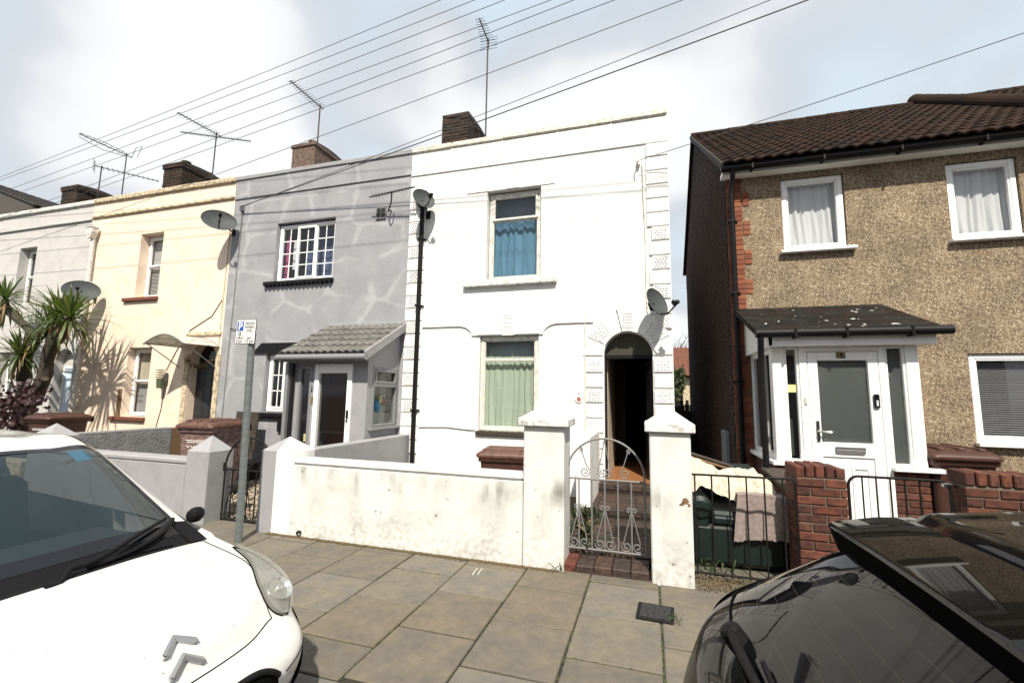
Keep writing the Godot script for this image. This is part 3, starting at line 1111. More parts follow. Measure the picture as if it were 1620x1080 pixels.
# ---------------------------------------------------------------- the white house
func build_white_house() -> void:
	var h := thing("white_house", "white rendered two storey house with carved quoins and open arched doorway", "house", Vector3(-2.02, 0, -7.5))
	var z := -7.5
	var b := MB.new()
	hole_wall(b, -4.43, 0.39, 0, 6.40, z, 0.28, [[-2.81, -1.78, 3.72, 5.43], [-2.89, -1.80, 1.01, 2.70], [-0.69, 0.08, 0.30, 2.735]])
	arch_fill(b, -0.305, 0.385, 2.33, z, 0.28)
	put("wall", b, m.white_paint, h)
	shell(h, -4.43, 0.39, z, -15.5, 6.2, m.white_paint)
	coping(h, -4.43, 0.39, 6.40, 6.51, z, m.coping_paint)
	# upper band
	b = MB.new()
	b.span(-4.425, 0.385, 5.93, 6.398, z + 0.001, z + 0.022, 0.006)
	put("parapet_band", b, m.white_paint, h)
	b = MB.new()
	b.prism(PackedVector2Array([Vector2(-3.22, 5.43), Vector2(-1.53, 5.43), Vector2(-1.53, 5.78), Vector2(-3.22, 5.78)]), z + 0.001, z + 0.014)
	b.prism(PackedVector2Array([Vector2(-2.42, 5.432), Vector2(-2.20, 5.432), Vector2(-2.12, 5.80), Vector2(-2.5, 5.80)]), z + 0.012, z + 0.028)
	put("lintel", b, m.white_paint, h)
	b = MB.new()
	b.span(-3.22, -2.2, 3.60, 3.72, z - 0.1, z + 0.09, 0.012)
	b.span(-2.196, -1.48, 3.605, 3.722, z - 0.1, z + 0.092, 0.012)
	put("window_sill", b, m.cap_paint, h)
	window(h, -2.79, -1.80, 3.73, 5.40, z - 0.11, [[0, 1, 0, 0.70, 0, 1, 1], [0, 1, 0.70, 1, 1, 1, 1]], {"mat": m.old_upvc, "fw": 0.06, "curtains": [[m.reflection_dark, -2.76, -1.84, 4.86, 5.38, 0.22, 0.004, 2.0, "reflection_sheet"], [m.curtain_blue, -2.76, -1.84, 3.74, 4.9, 0.16, 0.045, 6.5]]})  # added sheet behind the top pane paints its sky reflection
	window(h, -2.88, -1.81, 1.03, 2.69, z - 0.05, [[0, 1, 0, 0.77, 0, 1, 1], [0, 1, 0.77, 1, 0, 1, 1]], {"mat": m.old_upvc, "fw": 0.06, "curtains": [[m.reflection_grey, -2.86, -1.83, 2.34, 2.68, 0.2, 0.004, 2.0, "reflection_sheet"], [m.curtain_green, -2.86, -1.83, 1.0, 2.34, 0.13, 0.03, 9.0], [m.curtain_green, -2.8, -2.2, 1.0, 2.42, 0.22, 0.05, 3.0]]})  # here too an added sheet stands for sky mirrored in the top pane
	b = MB.new()
	b.span(-2.92, -1.78, 0.95, 1.025, z - 0.05, z + 0.05, 0.01)
	put("window_sill", b, m.rotten_board, h)
	# hood over the lower window: a band that sweeps down to a keystoned lintel
	b = MB.new()
	var p := PackedVector2Array([Vector2(-4.05, 3.05), Vector2(-4.05, 2.89), Vector2(-3.32, 2.89)])
	for k in 7:
		var a := PI / 2 * k / 6
		p.append(Vector2(-3.32 + 0.28 * sin(a), 2.71 + 0.18 * cos(a)))
	p.append_array(PackedVector2Array([Vector2(-1.72, 2.71)]))
	for k in 7:
		var a := PI / 2 * (1 - k / 6.0)
		p.append(Vector2(-1.44 - 0.28 * sin(a), 2.71 + 0.18 * cos(a)))
	p.append_array(PackedVector2Array([Vector2(-0.86, 2.89), Vector2(-0.86, 3.05)]))
	b.prism(p, z + 0.001, z + 0.028)
	put("hood_band", b, m.white_paint, h)
	b = MB.new()
	b.prism(PackedVector2Array([Vector2(-2.93, 2.72), Vector2(-2.47, 2.72), Vector2(-2.49, 3.04), Vector2(-2.93, 3.04)]), z + 0.02, z + 0.042)
	put("lintel_block", b, m.white_paint, h)
	b = MB.new()
	b.prism(PackedVector2Array([Vector2(-2.23, 2.72), Vector2(-1.79, 2.72), Vector2(-1.79, 3.04), Vector2(-2.21, 3.04)]), z + 0.02, z + 0.042)
	put("lintel_block", b, m.white_paint, h)
	b = MB.new()
	b.prism(PackedVector2Array([Vector2(-2.45, 2.70), Vector2(-2.25, 2.70), Vector2(-2.22, 3.10), Vector2(-2.48, 3.10)]), z + 0.02, z + 0.062)
	var key := put("keystone", b, m.white_paint, h)
	piece("carved_panel", bumps_mesh(), m.white_paint, key, Transform3D(Basis().scaled(Vector3(0.85, 1.6, 1)), Vector3(-2.35, 2.90, z + 0.064)))
	# quoins: left strip, right strip, door jambs
	for k in 20:
		var yc := 5.34 - k * 0.245
		if yc > 0.3:
			quoin(h, -4.425, -4.07, yc, 0.245, z, k % 2 == 0)
	for k in 13:
		var yc := 5.80 - k * 0.245
		quoin(h, 0.03 if k < 6 else (0.10 if k % 2 == 0 else 0.06), 0.385, yc, 0.245, z, k % 2 == 0 and k > 5)
	for k in 9:
		var yc := 2.16 - k * 0.245
		if yc > 0.35:
			quoin(h, -0.985, -0.705, yc, 0.24, z, k % 2 == 0)
		if yc > 0.1:
			quoin(h, 0.095, 0.385, yc, 0.24, z, k % 2 == 0)
	for k in 7:   # voussoirs
		var poly := PackedVector2Array()
		var a0 := PI * k / 7 + 0.012
		var a1 := PI * (k + 1) / 7 - 0.012
		var ro := 0.72 if k != 3 else 0.80
		for e in 5:
			var a := lerpf(a0, a1, e / 4.0)
			poly.append(Vector2(-0.305 + 0.395 * cos(a), 2.33 + 0.395 * sin(a)))
		for e in 5:
			var a := lerpf(a1, a0, e / 4.0)
			poly.append(Vector2(minf(-0.305 + ro * cos(a), 0.385), 2.33 + ro * sin(a)))
		b = MB.new()
		b.prism(poly, z + 0.001, z + (0.03 if k % 2 else 0.022) + (0.02 if k == 3 else 0.0))
		var vs := put("voussoir", b, m.white_paint, h)
		if k % 2 == 1:
			var a := PI * (k + 0.5) / 7
			piece("carved_panel", bumps_mesh(), m.white_paint, vs, Transform3D(Basis(Vector3.BACK, a - PI / 2).scaled_local(Vector3(0.8, 1.15, 1)), Vector3(-0.305 + 0.565 * cos(a), 2.33 + 0.565 * sin(a), z + (0.052 if k == 3 else 0.032))))
	# doorway: black frame with fanlight, hall behind
	b = MB.new()
	b.span(-0.69, -0.655, 0.33, 2.28, z - 0.2, z - 0.12, 0.006)
	b.span(0.045, 0.08, 0.33, 2.28, z - 0.2, z - 0.12, 0.006)
	b.span(-0.69, 0.08, 2.28, 2.345, z - 0.2, z - 0.11, 0.006)
	var df := put("door_frame", b, m.black_paint, h)
	b = MB.new()
	var fan := PackedVector2Array()
	for k in 17:
		var a := PI * k / 16
		fan.append(Vector2(-0.305 + 0.383 * cos(a), 2.345 + 0.37 * sin(a)))
	b.prism(fan, z - 0.165, z - 0.161)
	put("fanlight", b, m.fan_glass, df)
	b = MB.new()
	b.span(-0.95, 0.34, 0.30, 0.33, -12.5, z - 0.29)
	b.span(-0.69, 0.08, 0.30, 0.335, z - 0.29, z - 0.005)
	put("hall_floor", b, m.hall_floor, h)
	b = MB.new()
	b.span(-0.72, -0.655, 0.336, 2.8, -12.5, z - 0.285)
	put("hall_wall", b, m.hall_wall, h)
	b = MB.new()
	b.span(0.16, 0.22, 0.33, 2.8, -12.5, z - 0.285)
	b.span(-0.74, 0.16, 0.33, 2.8, -12.5, -12.4)
	b.span(-0.74, 0.16, 2.8, 2.9, -12.5, z - 0.285)
	b.span(-0.74, -0.45, 0.33, 2.8, -9.6, -9.5)
	put("hall_lining", b, m.dark_room, h)
	b = MB.new()
	b.x = Transform3D(Basis(Vector3.UP, deg_to_rad(-82)), Vector3(0.06, 0, z - 0.2))
	b.span(-0.74, 0.0, 0.345, 2.27, -0.04, 0.0, 0.004)
	for e in [[0.45, 1.05], [1.2, 2.12]]:
		b.span(-0.66, -0.42, e[0], e[1], 0.001, 0.012, 0.005)
		b.span(-0.33, -0.09, e[0], e[1], 0.001, 0.012, 0.005)
	b.span(-0.66, -0.42, 0.45, 1.05, -0.052, -0.041, 0.005)
	var door := put("front_door", b, m.dark_door, h)
	b = MB.new()
	b.x = Transform3D(Basis(Vector3.UP, deg_to_rad(-82)), Vector3(0.06, 0, z - 0.2))
	b.box(Vector3(-0.68, 1.3, -0.06), Vector3(0.03, 0.12, 0.03), 0.008)
	put("door_handle", b, m.chrome, door)
	downpipe(h, "downpipe", m.black_plastic, [Vector3(-4.12, 5.3, z + 0.075), Vector3(-4.12, 0.1, z + 0.075)], 0.042, [3.3, 1.35, 4.6], [Vector3(-4.12, 5.42, z + 0.10)])
	cable("cable", h, [Vector3(-0.02, 5.60, z + 0.04), Vector3(-0.015, 5.0, z + 0.03), Vector3(0.005, 4.2, z + 0.012), Vector3(0.0, 3.3, z + 0.012), Vector3(0.02, 3.0, z + 0.03)], 0.009, m.coping_paint)
	cable("cable", h, [Vector3(-4.05, 1.04, z + 0.01), Vector3(-3.5, 1.06, z + 0.01), Vector3(-3.1, 1.03, z + 0.012), Vector3(-2.93, 1.03, z + 0.02)], 0.006)
	cable("cable", h, [Vector3(-1.0, 3.06, z + 0.04), Vector3(-1.005, 2.2, z + 0.012), Vector3(-1.005, 0.9, z + 0.012)], 0.007, m.coping_paint)
	b = MB.new()
	b.box(Vector3(-0.085, 5.60, z + 0.04), Vector3(0.05, 0.12, 0.08), 0.01)
	b.tube([Vector3(-0.085, 5.6, z + 0.04), Vector3(-0.11, 5.57, z + 0.15), Vector3(-0.08, 5.54, z + 0.19)], 0.012, 6)
	put("cable_bracket", b, m.cap_paint, h)
	chimney(h, -4.36, -3.72, -10.2, -8.6, 6.2, 7.92, 1, false, true)


# ---------------------------------------------------------------- the grey house with a porch
func build_grey_house() -> void:
	var h := thing("grey_house", "grey rendered house with patched pale cracks and tiled lean-to porch", "house", Vector3(-6.69, 0, -7.5))
	var z := -7.5
	var b := MB.new()
	hole_wall(b, -8.95, -4.4305, 0, 6.40, z, 0.28, [[-7.68, -6.17, 3.98, 5.29], [-7.70, -6.25, 1.22, 2.44]])
	put("wall", b, m.grey_render, h)
	shell(h, -8.95, -4.4305, z, -15.5, 6.2, m.grey_paint)
	coping(h, -8.95, -4.4305, 6.40, 6.505, z, m.grey_paint, 1.5)
	b = MB.new()
	b.span(-8.94, -4.435, 5.965, 6.399, z + 0.001, z + 0.026, 0.008)
	put("parapet_band", b, m.grey_render, h)
	window(h, -7.66, -6.18, 3.99, 5.25, z - 0.08, [[0, 0.31, 0, 1, 0, 2, 4], [0.31, 0.665, 0, 1, 1, 2, 4], [0.665, 1, 0, 1, 0, 2, 4]], {"curtains": [[m.magenta, -7.62, -7.5, 4.0, 5.2, 0.16, 0.02, 2.0], [m.net, -7.40, -7.22, 4.3, 4.95, 0.14, 0.02, 3.0], [m.reflection_navy, -7.2, -6.2, 4.0, 5.22, 0.3, 0.02, 5.0]]})  # the last, navy sheet is added to paint the blue sky reflection
	b = MB.new()
	b.span(-7.87, -6.12, 3.905, 3.978, z - 0.07, z + 0.085, 0.01)
	for k in 16:
		b.tube([Vector3(-7.82 + k * 0.11, 3.905, z + 0.002), Vector3(-7.82 + k * 0.11, 3.905, z + 0.08)], 0.034, 8)
	put("window_sill", b, m.black_paint, h)
	window(h, -7.68, -6.27, 1.24, 2.42, z - 0.09, [[0, 0.28, 0, 1, 1, 2, 3], [0.28, 1, 0, 1, 0, 3, 3]], {"curtains": [[m.lace, -7.2, -6.3, 1.3, 1.9, 0.3, 0.02, 4.0]]})
	b = MB.new()
	b.prism(PackedVector2Array([Vector2(-8.02, 2.46), Vector2(-6.2, 2.46), Vector2(-6.2, 2.66), Vector2(-7.8, 2.66)]), z + 0.001, z + 0.05)
	put("black_lintel", b, m.black_paint, h)
	b = MB.new()
	b.span(-7.85, -6.22, 1.13, 1.218, z - 0.08, z + 0.09, 0.01)
	b.span(-7.22, -7.02, 0.85, 1.13, z + 0.001, z + 0.07, 0.01)
	put("window_sill", b, m.black_paint, h)
	b = MB.new()
	rim(b, -5.19, -4.96, 5.12, 5.36, z + 0.03, 0.02, 0.028, 0.004)
	for k in 7:
		b.x = Transform3D(Basis(Vector3.RIGHT, 0.6), Vector3(-5.075, 5.15 + k * 0.03, z + 0.012))
		b.box(Vector3.ZERO, Vector3(0.19, 0.006, 0.03))
	b.x = Transform3D()
	b.span(-5.08, -5.07, 5.14, 5.34, z + 0.012, z + 0.03)
	put("air_vent", b, m.grey_gloss, h)
	# porch
	var pz := -6.5
	var po := part("porch", h)
	b = MB.new()
	hole_wall(b, -6.1, -4.5, 0, 2.25, pz, 0.1, [[-5.55, -4.79, 0.08, 2.14], [-5.90, -5.62, 0.72, 2.1]])
	# side wall with its window hole, turned to face +x
	b.x = Transform3D(Basis(Vector3.FORWARD, Vector3.UP, Vector3.RIGHT), Vector3.ZERO)
	hole_wall(b, 6.6, 7.498, 0, 2.25, -4.5, 0.1, [[6.66, 7.43, 1.07, 2.11]])
	hole_wall(b, 6.6, 7.498, 0, 2.25, -6.0, 0.1, [])
	b.prism(PackedVector2Array([Vector2(6.36, 2.251), Vector2(7.498, 2.251), Vector2(7.498, 2.90)]), -4.6, -4.5)
	b.prism(PackedVector2Array([Vector2(6.36, 2.251), Vector2(7.498, 2.251), Vector2(7.498, 2.90)]), -6.1, -6.0)
	b.x = Transform3D()
	b.span(-6.1, -4.5, 2.20, 2.249, -6.499, -6.33)
	put("porch_wall", b, m.grey_paint, po)
	b = MB.new()
	b.span(-5.55, -5.46, 0.1, 2.14, pz - 0.08, pz + 0.03, 0.006)
	b.span(-4.88, -4.79, 0.1, 2.14, pz - 0.08, pz + 0.03, 0.006)
	b.span(-5.46, -4.88, 1.98, 2.14, pz - 0.08, pz + 0.03, 0.006)
	b.span(-5.46, -4.88, 0.1, 0.28, pz - 0.08, pz + 0.03, 0.006)
	put("door", b, m.upvc, po)
	b = MB.new()
	b.quad(Vector3(-5.46, 0.28, pz - 0.03), Vector3(-4.88, 0.28, pz - 0.03), Vector3(-4.88, 1.98, pz - 0.03), Vector3(-5.46, 1.98, pz - 0.03), Vector3.BACK)
	put("door_pane", b, m.dark_glass, po)
	b = MB.new()
	b.span(-4.855, -4.815, 1.22, 1.36, pz + 0.031, pz + 0.05, 0.006)
	b.span(-4.85, -4.82, 1.17, 1.20, pz + 0.031, pz + 0.06, 0.006)
	put("door_lock", b, m.iron, po)
	b = MB.new()
	rim(b, -5.90, -5.62, 0.72, 2.1, pz + 0.012, 0.05, 0.07)
	put("side_light", b, m.grey_gloss, po)
	b = MB.new()
	b.quad(Vector3(-5.85, 0.77, pz - 0.03), Vector3(-5.67, 0.77, pz - 0.03), Vector3(-5.67, 2.05, pz - 0.03), Vector3(-5.85, 2.05, pz - 0.03), Vector3.BACK)
	put("side_pane", b, m.glass, po)
	b = MB.new()
	b.span(-5.86, -5.68, 0.4, 0.58, pz + 0.001, pz + 0.015, 0.004)
	b.span(-5.83, -5.79, 0.22, 0.36, pz + 0.001, pz + 0.02, 0.004)
	b.span(-5.91, -5.61, 0.66, 0.715, pz + 0.001, pz + 0.05, 0.006)
	put("porch_panel", b, m.grey_gloss, po)
	b = MB.new()
	b.span(-5.75, -5.66, 0.80, 0.93, pz - 0.045, pz - 0.034)
	put("pot_label", b, m.yellow_note, po)
	b = MB.new()
	b.span(-5.86, -5.74, 1.86, 2.02, pz - 0.3, pz - 0.24)
	b.span(-5.82, -5.78, 1.40, 1.46, pz - 0.3, pz - 0.24)
	put("hanging_ornament", b, m.net, po)
	b = MB.new()
	b.span(-5.60, -5.565, 1.45, 1.58, pz + 0.002, pz + 0.02, 0.005)
	put("doorbell", b, m.gold, po)
	text("door_number", "51", 0.10, m.iron, po, Transform3D(Basis(), Vector3(-5.585, 1.70, pz + 0.006)))
	# side window
	b = MB.new()
	b.x = Transform3D(Basis(Vector3.FORWARD, Vector3.UP, Vector3.RIGHT), Vector3.ZERO)
	rim(b, 6.66, 7.43, 1.07, 2.11, -4.49, 0.05, 0.08)
	b.span(6.71, 7.38, 1.76, 1.82, -4.56, -4.482, 0.005)
	rim(b, 6.71, 7.38, 1.82, 2.06, -4.478, 0.04, 0.05)
	b.span(6.58, 7.49, 1.02, 1.068, -4.56, -4.44, 0.008)
	put("side_window", b, m.grey_gloss, po)
	b = MB.new()
	b.quad(Vector3(-4.53, 1.12, -6.71), Vector3(-4.53, 1.12, -7.38), Vector3(-4.53, 1.76, -7.38), Vector3(-4.53, 1.76, -6.71), Vector3.RIGHT)
	b.quad(Vector3(-4.53, 1.86, -6.75), Vector3(-4.53, 1.86, -7.34), Vector3(-4.53, 2.02, -7.34), Vector3(-4.53, 2.02, -6.75), Vector3.RIGHT)
	put("side_window_pane", b, m.glass, po)
	var toys := [[m.magenta, 0.09, Vector3(-4.66, 1.62, -6.86)], [m.sticker_blue, 0.10, Vector3(-4.66, 1.42, -7.05)], [m.yellow_note, 0.08, Vector3(-4.66, 1.55, -7.13)], [m.net, 0.14, Vector3(-4.68, 1.25, -6.82)], [m.seat_red, 0.07, Vector3(-4.66, 1.5, -7.25)]]
	for t in toys:
		b = MB.new()
		b.x = Transform3D(Basis().scaled(Vector3(0.4, 1.2, 1)), t[2])
		b.lathe([Vector2(0.0, -t[1]), Vector2(t[1] * 0.75, -t[1] * 0.65), Vector2(t[1], 0), Vector2(t[1] * 0.75, t[1] * 0.65), Vector2(0, t[1])], 12)
		put("soft_toy", b, t[0], po)
	b = MB.new()
	b.span(-4.78, -4.74, 0.3, 2.15, -7.44, -6.68)
	put("porch_board", b, m.paper, po)
	b = MB.new()
	b.span(-6.1, -4.8, 0.1, 2.2, -7.47, -7.42)
	put("inner_wall", b, m.red_room, po)
	# gutter, corner posts and tiles
	b = MB.new()
	b.tube([Vector3(-6.16, 2.235, -6.24), Vector3(-4.37, 2.235, -6.24)], 0.055, 10)
	b.span(-6.15, -4.39, 2.16, 2.3, -6.32, -6.30, 0.004)
	b.span(-6.12, -6.05, 0, 2.16, -6.47, -6.40, 0.006)
	put("porch_gutter", b, m.grey_gloss, po)
	b = MB.new()
	b.tube([Vector3(-5.98, 2.15, -6.44), Vector3(-5.98, 0.0, -6.44)], 0.028, 8)
	put("porch_downpipe", b, m.iron, po)
	var eave := Vector3(0, 2.29, -6.26)
	var ridge := Vector3(0, 2.95, -7.50)
	var sb := slope(eave, ridge)
	var tm := tile_mesh(0.292, 0.34, 2.0, 0.03, 0.028, 12)
	for r in 5:
		for c in 6:
			var at := eave + sb.z * -(0.272 * r) + Vector3(-6.0 + c * 0.294, 0, 0) + sb.y * (0.012 + rnd(0, 0.004))
			piece("roof_tile", tm, m["pantile%d" % (rng.randi() % 4)], po, Transform3D(sb.rotated(sb.y, rnd(-0.012, 0.012)), at))
	b = MB.new()
	b.x = Transform3D(sb, eave)
	b.span(-6.14, -4.405, -0.03, 0.008, -1.40, -0.01)
	b.span(-4.402, -4.37, -0.09, 0.05, -1.39, 0.03, 0.004)
	b.x = Transform3D()
	b.span(-6.16, -4.39, 2.95, 3.02, -7.498, -7.46, 0.004)
	b.span(-5.0, -4.39, 2.88, 2.949, -7.498, -7.43, 0.004)
	put("roof_trim", b, m.grey_paint, po)
	cable("cable", h, [Vector3(-8.68, 5.7, z + 0.03), Vector3(-8.7, 4.5, z + 0.012), Vector3(-8.72, 3.0, z + 0.012), Vector3(-8.74, 1.0, z + 0.012)], 0.012, m.grey_gloss)
	cable("cable", h, [Vector3(-8.72, 3.0, z + 0.03), Vector3(-8.3, 2.93, z + 0.015), Vector3(-8.0, 2.85, z + 0.015)], 0.008)
	b = MB.new()
	b.span(-8.72, -8.64, 5.66, 5.80, z + 0.001, z + 0.08, 0.01)
	put("cable_bracket", b, m.grey_gloss, h)
	chimney(h, -8.54, -7.84, -9.9, -8.6, 6.2, 7.86, 2, true)


# ---------------------------------------------------------------- the cream house
func build_cream_house() -> void:
	var h := thing("cream_house", "cream rendered house with brown sills and a canopy over its arched door", "house", Vector3(-11.31, 0, -7.5))
	var z := -7.5
	var b := MB.new()
	hole_wall(b, -13.68, -8.951, 0, 6.40, z, 0.28, [[-11.84, -11.08, 3.84, 5.43], [-11.82, -11.05, 1.02, 2.63], [-9.83, -9.07, 0.2, 2.73]])
	arch_fill(b, -9.45, 0.38, 2.33, z, 0.28)
	put("wall", b, m.cream_render, h)
	shell(h, -13.68, -8.951, z, -15.5, 6.2, m.cream_render)
	coping(h, -13.68, -8.951, 6.40, 6.53, z, m.cream_stain)
	b = MB.new()
	b.span(-13.67, -8.96, 6.0, 6.07, z + 0.001, z + 0.05, 0.015)
	put("parapet_ledge", b, m.cream_stain, h)
	var pc := [[0, 1, 0, 0.5, 0, 1, 1], [0, 1, 0.5, 1, 1, 1, 1]]
	var w := window(h, -11.83, -11.09, 3.86, 5.42, z - 0.2, pc)
	curtain("roller_blind", w, m.roller_blind, -11.8, -11.12, 4.55, 5.38, z - 0.29, 0.001, 0.5, 3)
	slats("venetian_blind", w, -11.78, -11.14, 3.95, 4.6, z - 0.30, 0.035, m.roller_blind)
	w = window(h, -11.81, -11.06, 1.04, 2.62, z - 0.16, pc)
	curtain("roller_blind", w, m.cream_blind, -11.78, -11.08, 1.75, 2.55, z - 0.26, 0.004, 7.0, 5)
	curtain("roller_blind", w, m.lace, -11.78, -11.08, 1.08, 1.75, z - 0.28, 0.004, 9.0, 6)
	for s in [[-12.17, -11.03, 3.745, 3.835], [-12.15, -11.02, 0.925, 1.015]]:
		b = MB.new()
		b.span(s[0], s[1], s[2], s[3], z - 0.18, z + 0.07, 0.012)
		put("window_sill", b, m.brick_sill, h)
	b = MB.new()
	b.span(-12.0, -11.85, 1.02, 1.66, z + 0.001, z + 0.006, 0.002)
	put("brown_patch", b, m.wood, h)  # flat brown patch on the wall left of the lower window
	# door surround, door and canopy
	b = MB.new()
	for g in [-1.0, 1.0]:
		b = MB.new()
		b.span(-9.45 + g * 0.385, -9.45 + g * 0.52, 0.2, 2.45, z + 0.001, z + 0.025, 0.008)
		put("door_surround", b, m.cream_stain, h)
	b = MB.new()
	b.span(-9.95, -8.97, 2.86, 2.95, z + 0.001, z + 0.04, 0.012)
	put("door_hood", b, m.cream_stain, h)
	b = MB.new()
	b.span(-9.83, -9.07, 0.2, 2.15, z - 0.24, z - 0.19, 0.004)
	for r in 3:
		for c in 3:
			b.span(-9.72 + c * 0.2, -9.57 + c * 0.2, 1.05 + r * 0.35, 1.34 + r * 0.35, z - 0.189, z - 0.18, 0.004)
	b.span(-9.72, -9.18, 0.35, 0.9, z - 0.189, z - 0.178, 0.006)
	b.span(-9.83, -9.07, 2.15, 2.22, z - 0.24, z - 0.17, 0.005)
	put("front_door", b, m.dark_door, h)
	b = MB.new()
	b.span(-9.86, -9.04, 2.22, 2.73, z - 0.24, z - 0.22)
	put("fanlight", b, m.dark_glass, h)
	var rows := []
	for i in 2:
		var row := PackedVector3Array()
		for j in 13:
			var s := j / 12.0
			row.append(Vector3(lerpf(-10.12, -8.99, s), 2.61 + 0.20 * sin(PI * s) - 0.02 * i, z + 0.02 + 0.80 * i))
		rows.append(row)
	b = MB.new()
	b.grid(rows)
	var can := put("door_canopy", b, m.canopy, h)
	b = MB.new()
	b.tube(Array(rows[1]), 0.014, 6)
	b.tube(Array(rows[0]), 0.012, 6)
	for x in [-10.08, -9.03]:
		b.tube([Vector3(x, 2.61, z + 0.78), Vector3(x, 2.15, z + 0.03)], 0.010, 6)
		b.tube([Vector3(x, 2.61, z + 0.78), Vector3(x, 2.6, z + 0.02)], 0.010, 6)
	put("canopy_bracket", b, m.grey_gloss, can)
	downpipe(h, "downpipe", m.pvc_white, [Vector3(-13.42, 5.45, z + 0.09), Vector3(-13.42, 0.1, z + 0.09)], 0.05, [2.6, 4.3, 1.2], [Vector3(-13.42, 5.62, z + 0.13)])
	cable("cable", h, [Vector3(-9.05, 3.65, z + 0.01), Vector3(-9.3, 3.3, z + 0.01), Vector3(-9.9, 3.0, z + 0.01), Vector3(-10.25, 2.55, z + 0.01), Vector3(-10.5, 2.1, z + 0.02)], 0.008, m.black_plastic)
	cable("cable", h, [Vector3(-10.5, 1.75, z + 0.02), Vector3(-10.55, 1.2, z + 0.01), Vector3(-10.75, 0.4, z + 0.01)], 0.008, m.black_plastic)
	cable("cable", h, [Vector3(-9.0, 5.6, z + 0.012), Vector3(-9.02, 3.7, z + 0.012), Vector3(-9.03, 0.5, z + 0.012)], 0.01, m.cream_stain)
	chimney(h, -13.0, -12.3, -10.0, -8.6, 6.2, 7.97, 2)


# ---------------------------------------------------------------- the pale grey house at the left edge
func build_pale_house() -> void:
	var h := thing("pale_grey_house", "pale grey rendered house at the far left behind the spiky tree", "house", Vector3(-16.0, 0, -7.5))
	var z := -7.5
	var b := MB.new()
	hole_wall(b, -18.6, -13.681, 0, 6.40, z, 0.28, [[-16.5, -15.78, 3.85, 5.45], [-16.75, -15.95, 1.02, 2.58], [-14.42, -13.72, 0.2, 2.66]])
	arch_fill(b, -14.07, 0.35, 2.29, z, 0.28)
	put("wall", b, m.pale_grey_render, h)
	shell(h, -18.6, -13.681, z, -15.5, 6.2, m.pale_grey_render)
	coping(h, -18.6, -13.681, 6.40, 6.52, z, m.cap_paint)
	b = MB.new()
	b.span(-18.6, -13.7, 5.96, 6.02, z + 0.001, z + 0.045, 0.012)
	put("parapet_ledge", b, m.pale_grey_render, h)
	var pc := [[0, 1, 0, 0.5, 0, 1, 1], [0, 1, 0.5, 1, 1, 1, 1]]
	window(h, -16.49, -15.79, 3.87, 5.44, z - 0.2, pc, {"curtains": [[m.lace, -16.4, -15.85, 3.9, 5.4, 0.12, 0.03, 7.0, "net_curtain"]]})
	window(h, -16.74, -15.96, 1.04, 2.57, z - 0.2, pc, {"curtains": [[m.lace, -16.7, -16.0, 1.1, 2.5, 0.12, 0.03, 7.0, "net_curtain"]]})
	b = MB.new()
	rim(b, -14.4, -13.74, 0.2, 2.2, z - 0.18, 0.06, 0.07)
	put("door_frame", b, m.upvc, h)
	b = MB.new()
	b.span(-14.34, -13.8, 0.22, 2.14, z - 0.25, z - 0.2, 0.004)
	var d := put("front_door", b, m.pale_door, h)
	b = MB.new()
	b.span(-13.98, -13.9, 0.9, 1.75, z - 0.199, z - 0.19, 0.004)
	put("door_pane", b, m.dark_glass, d)
	b = MB.new()
	b.span(-14.42, -13.72, 2.2, 2.66, z - 0.26, z - 0.2)
	put("arch_infill", b, m.pale_grey_render, h)
	chimney(h, -17.3, -16.6, -9.9, -8.6, 6.2, 7.84, 0)


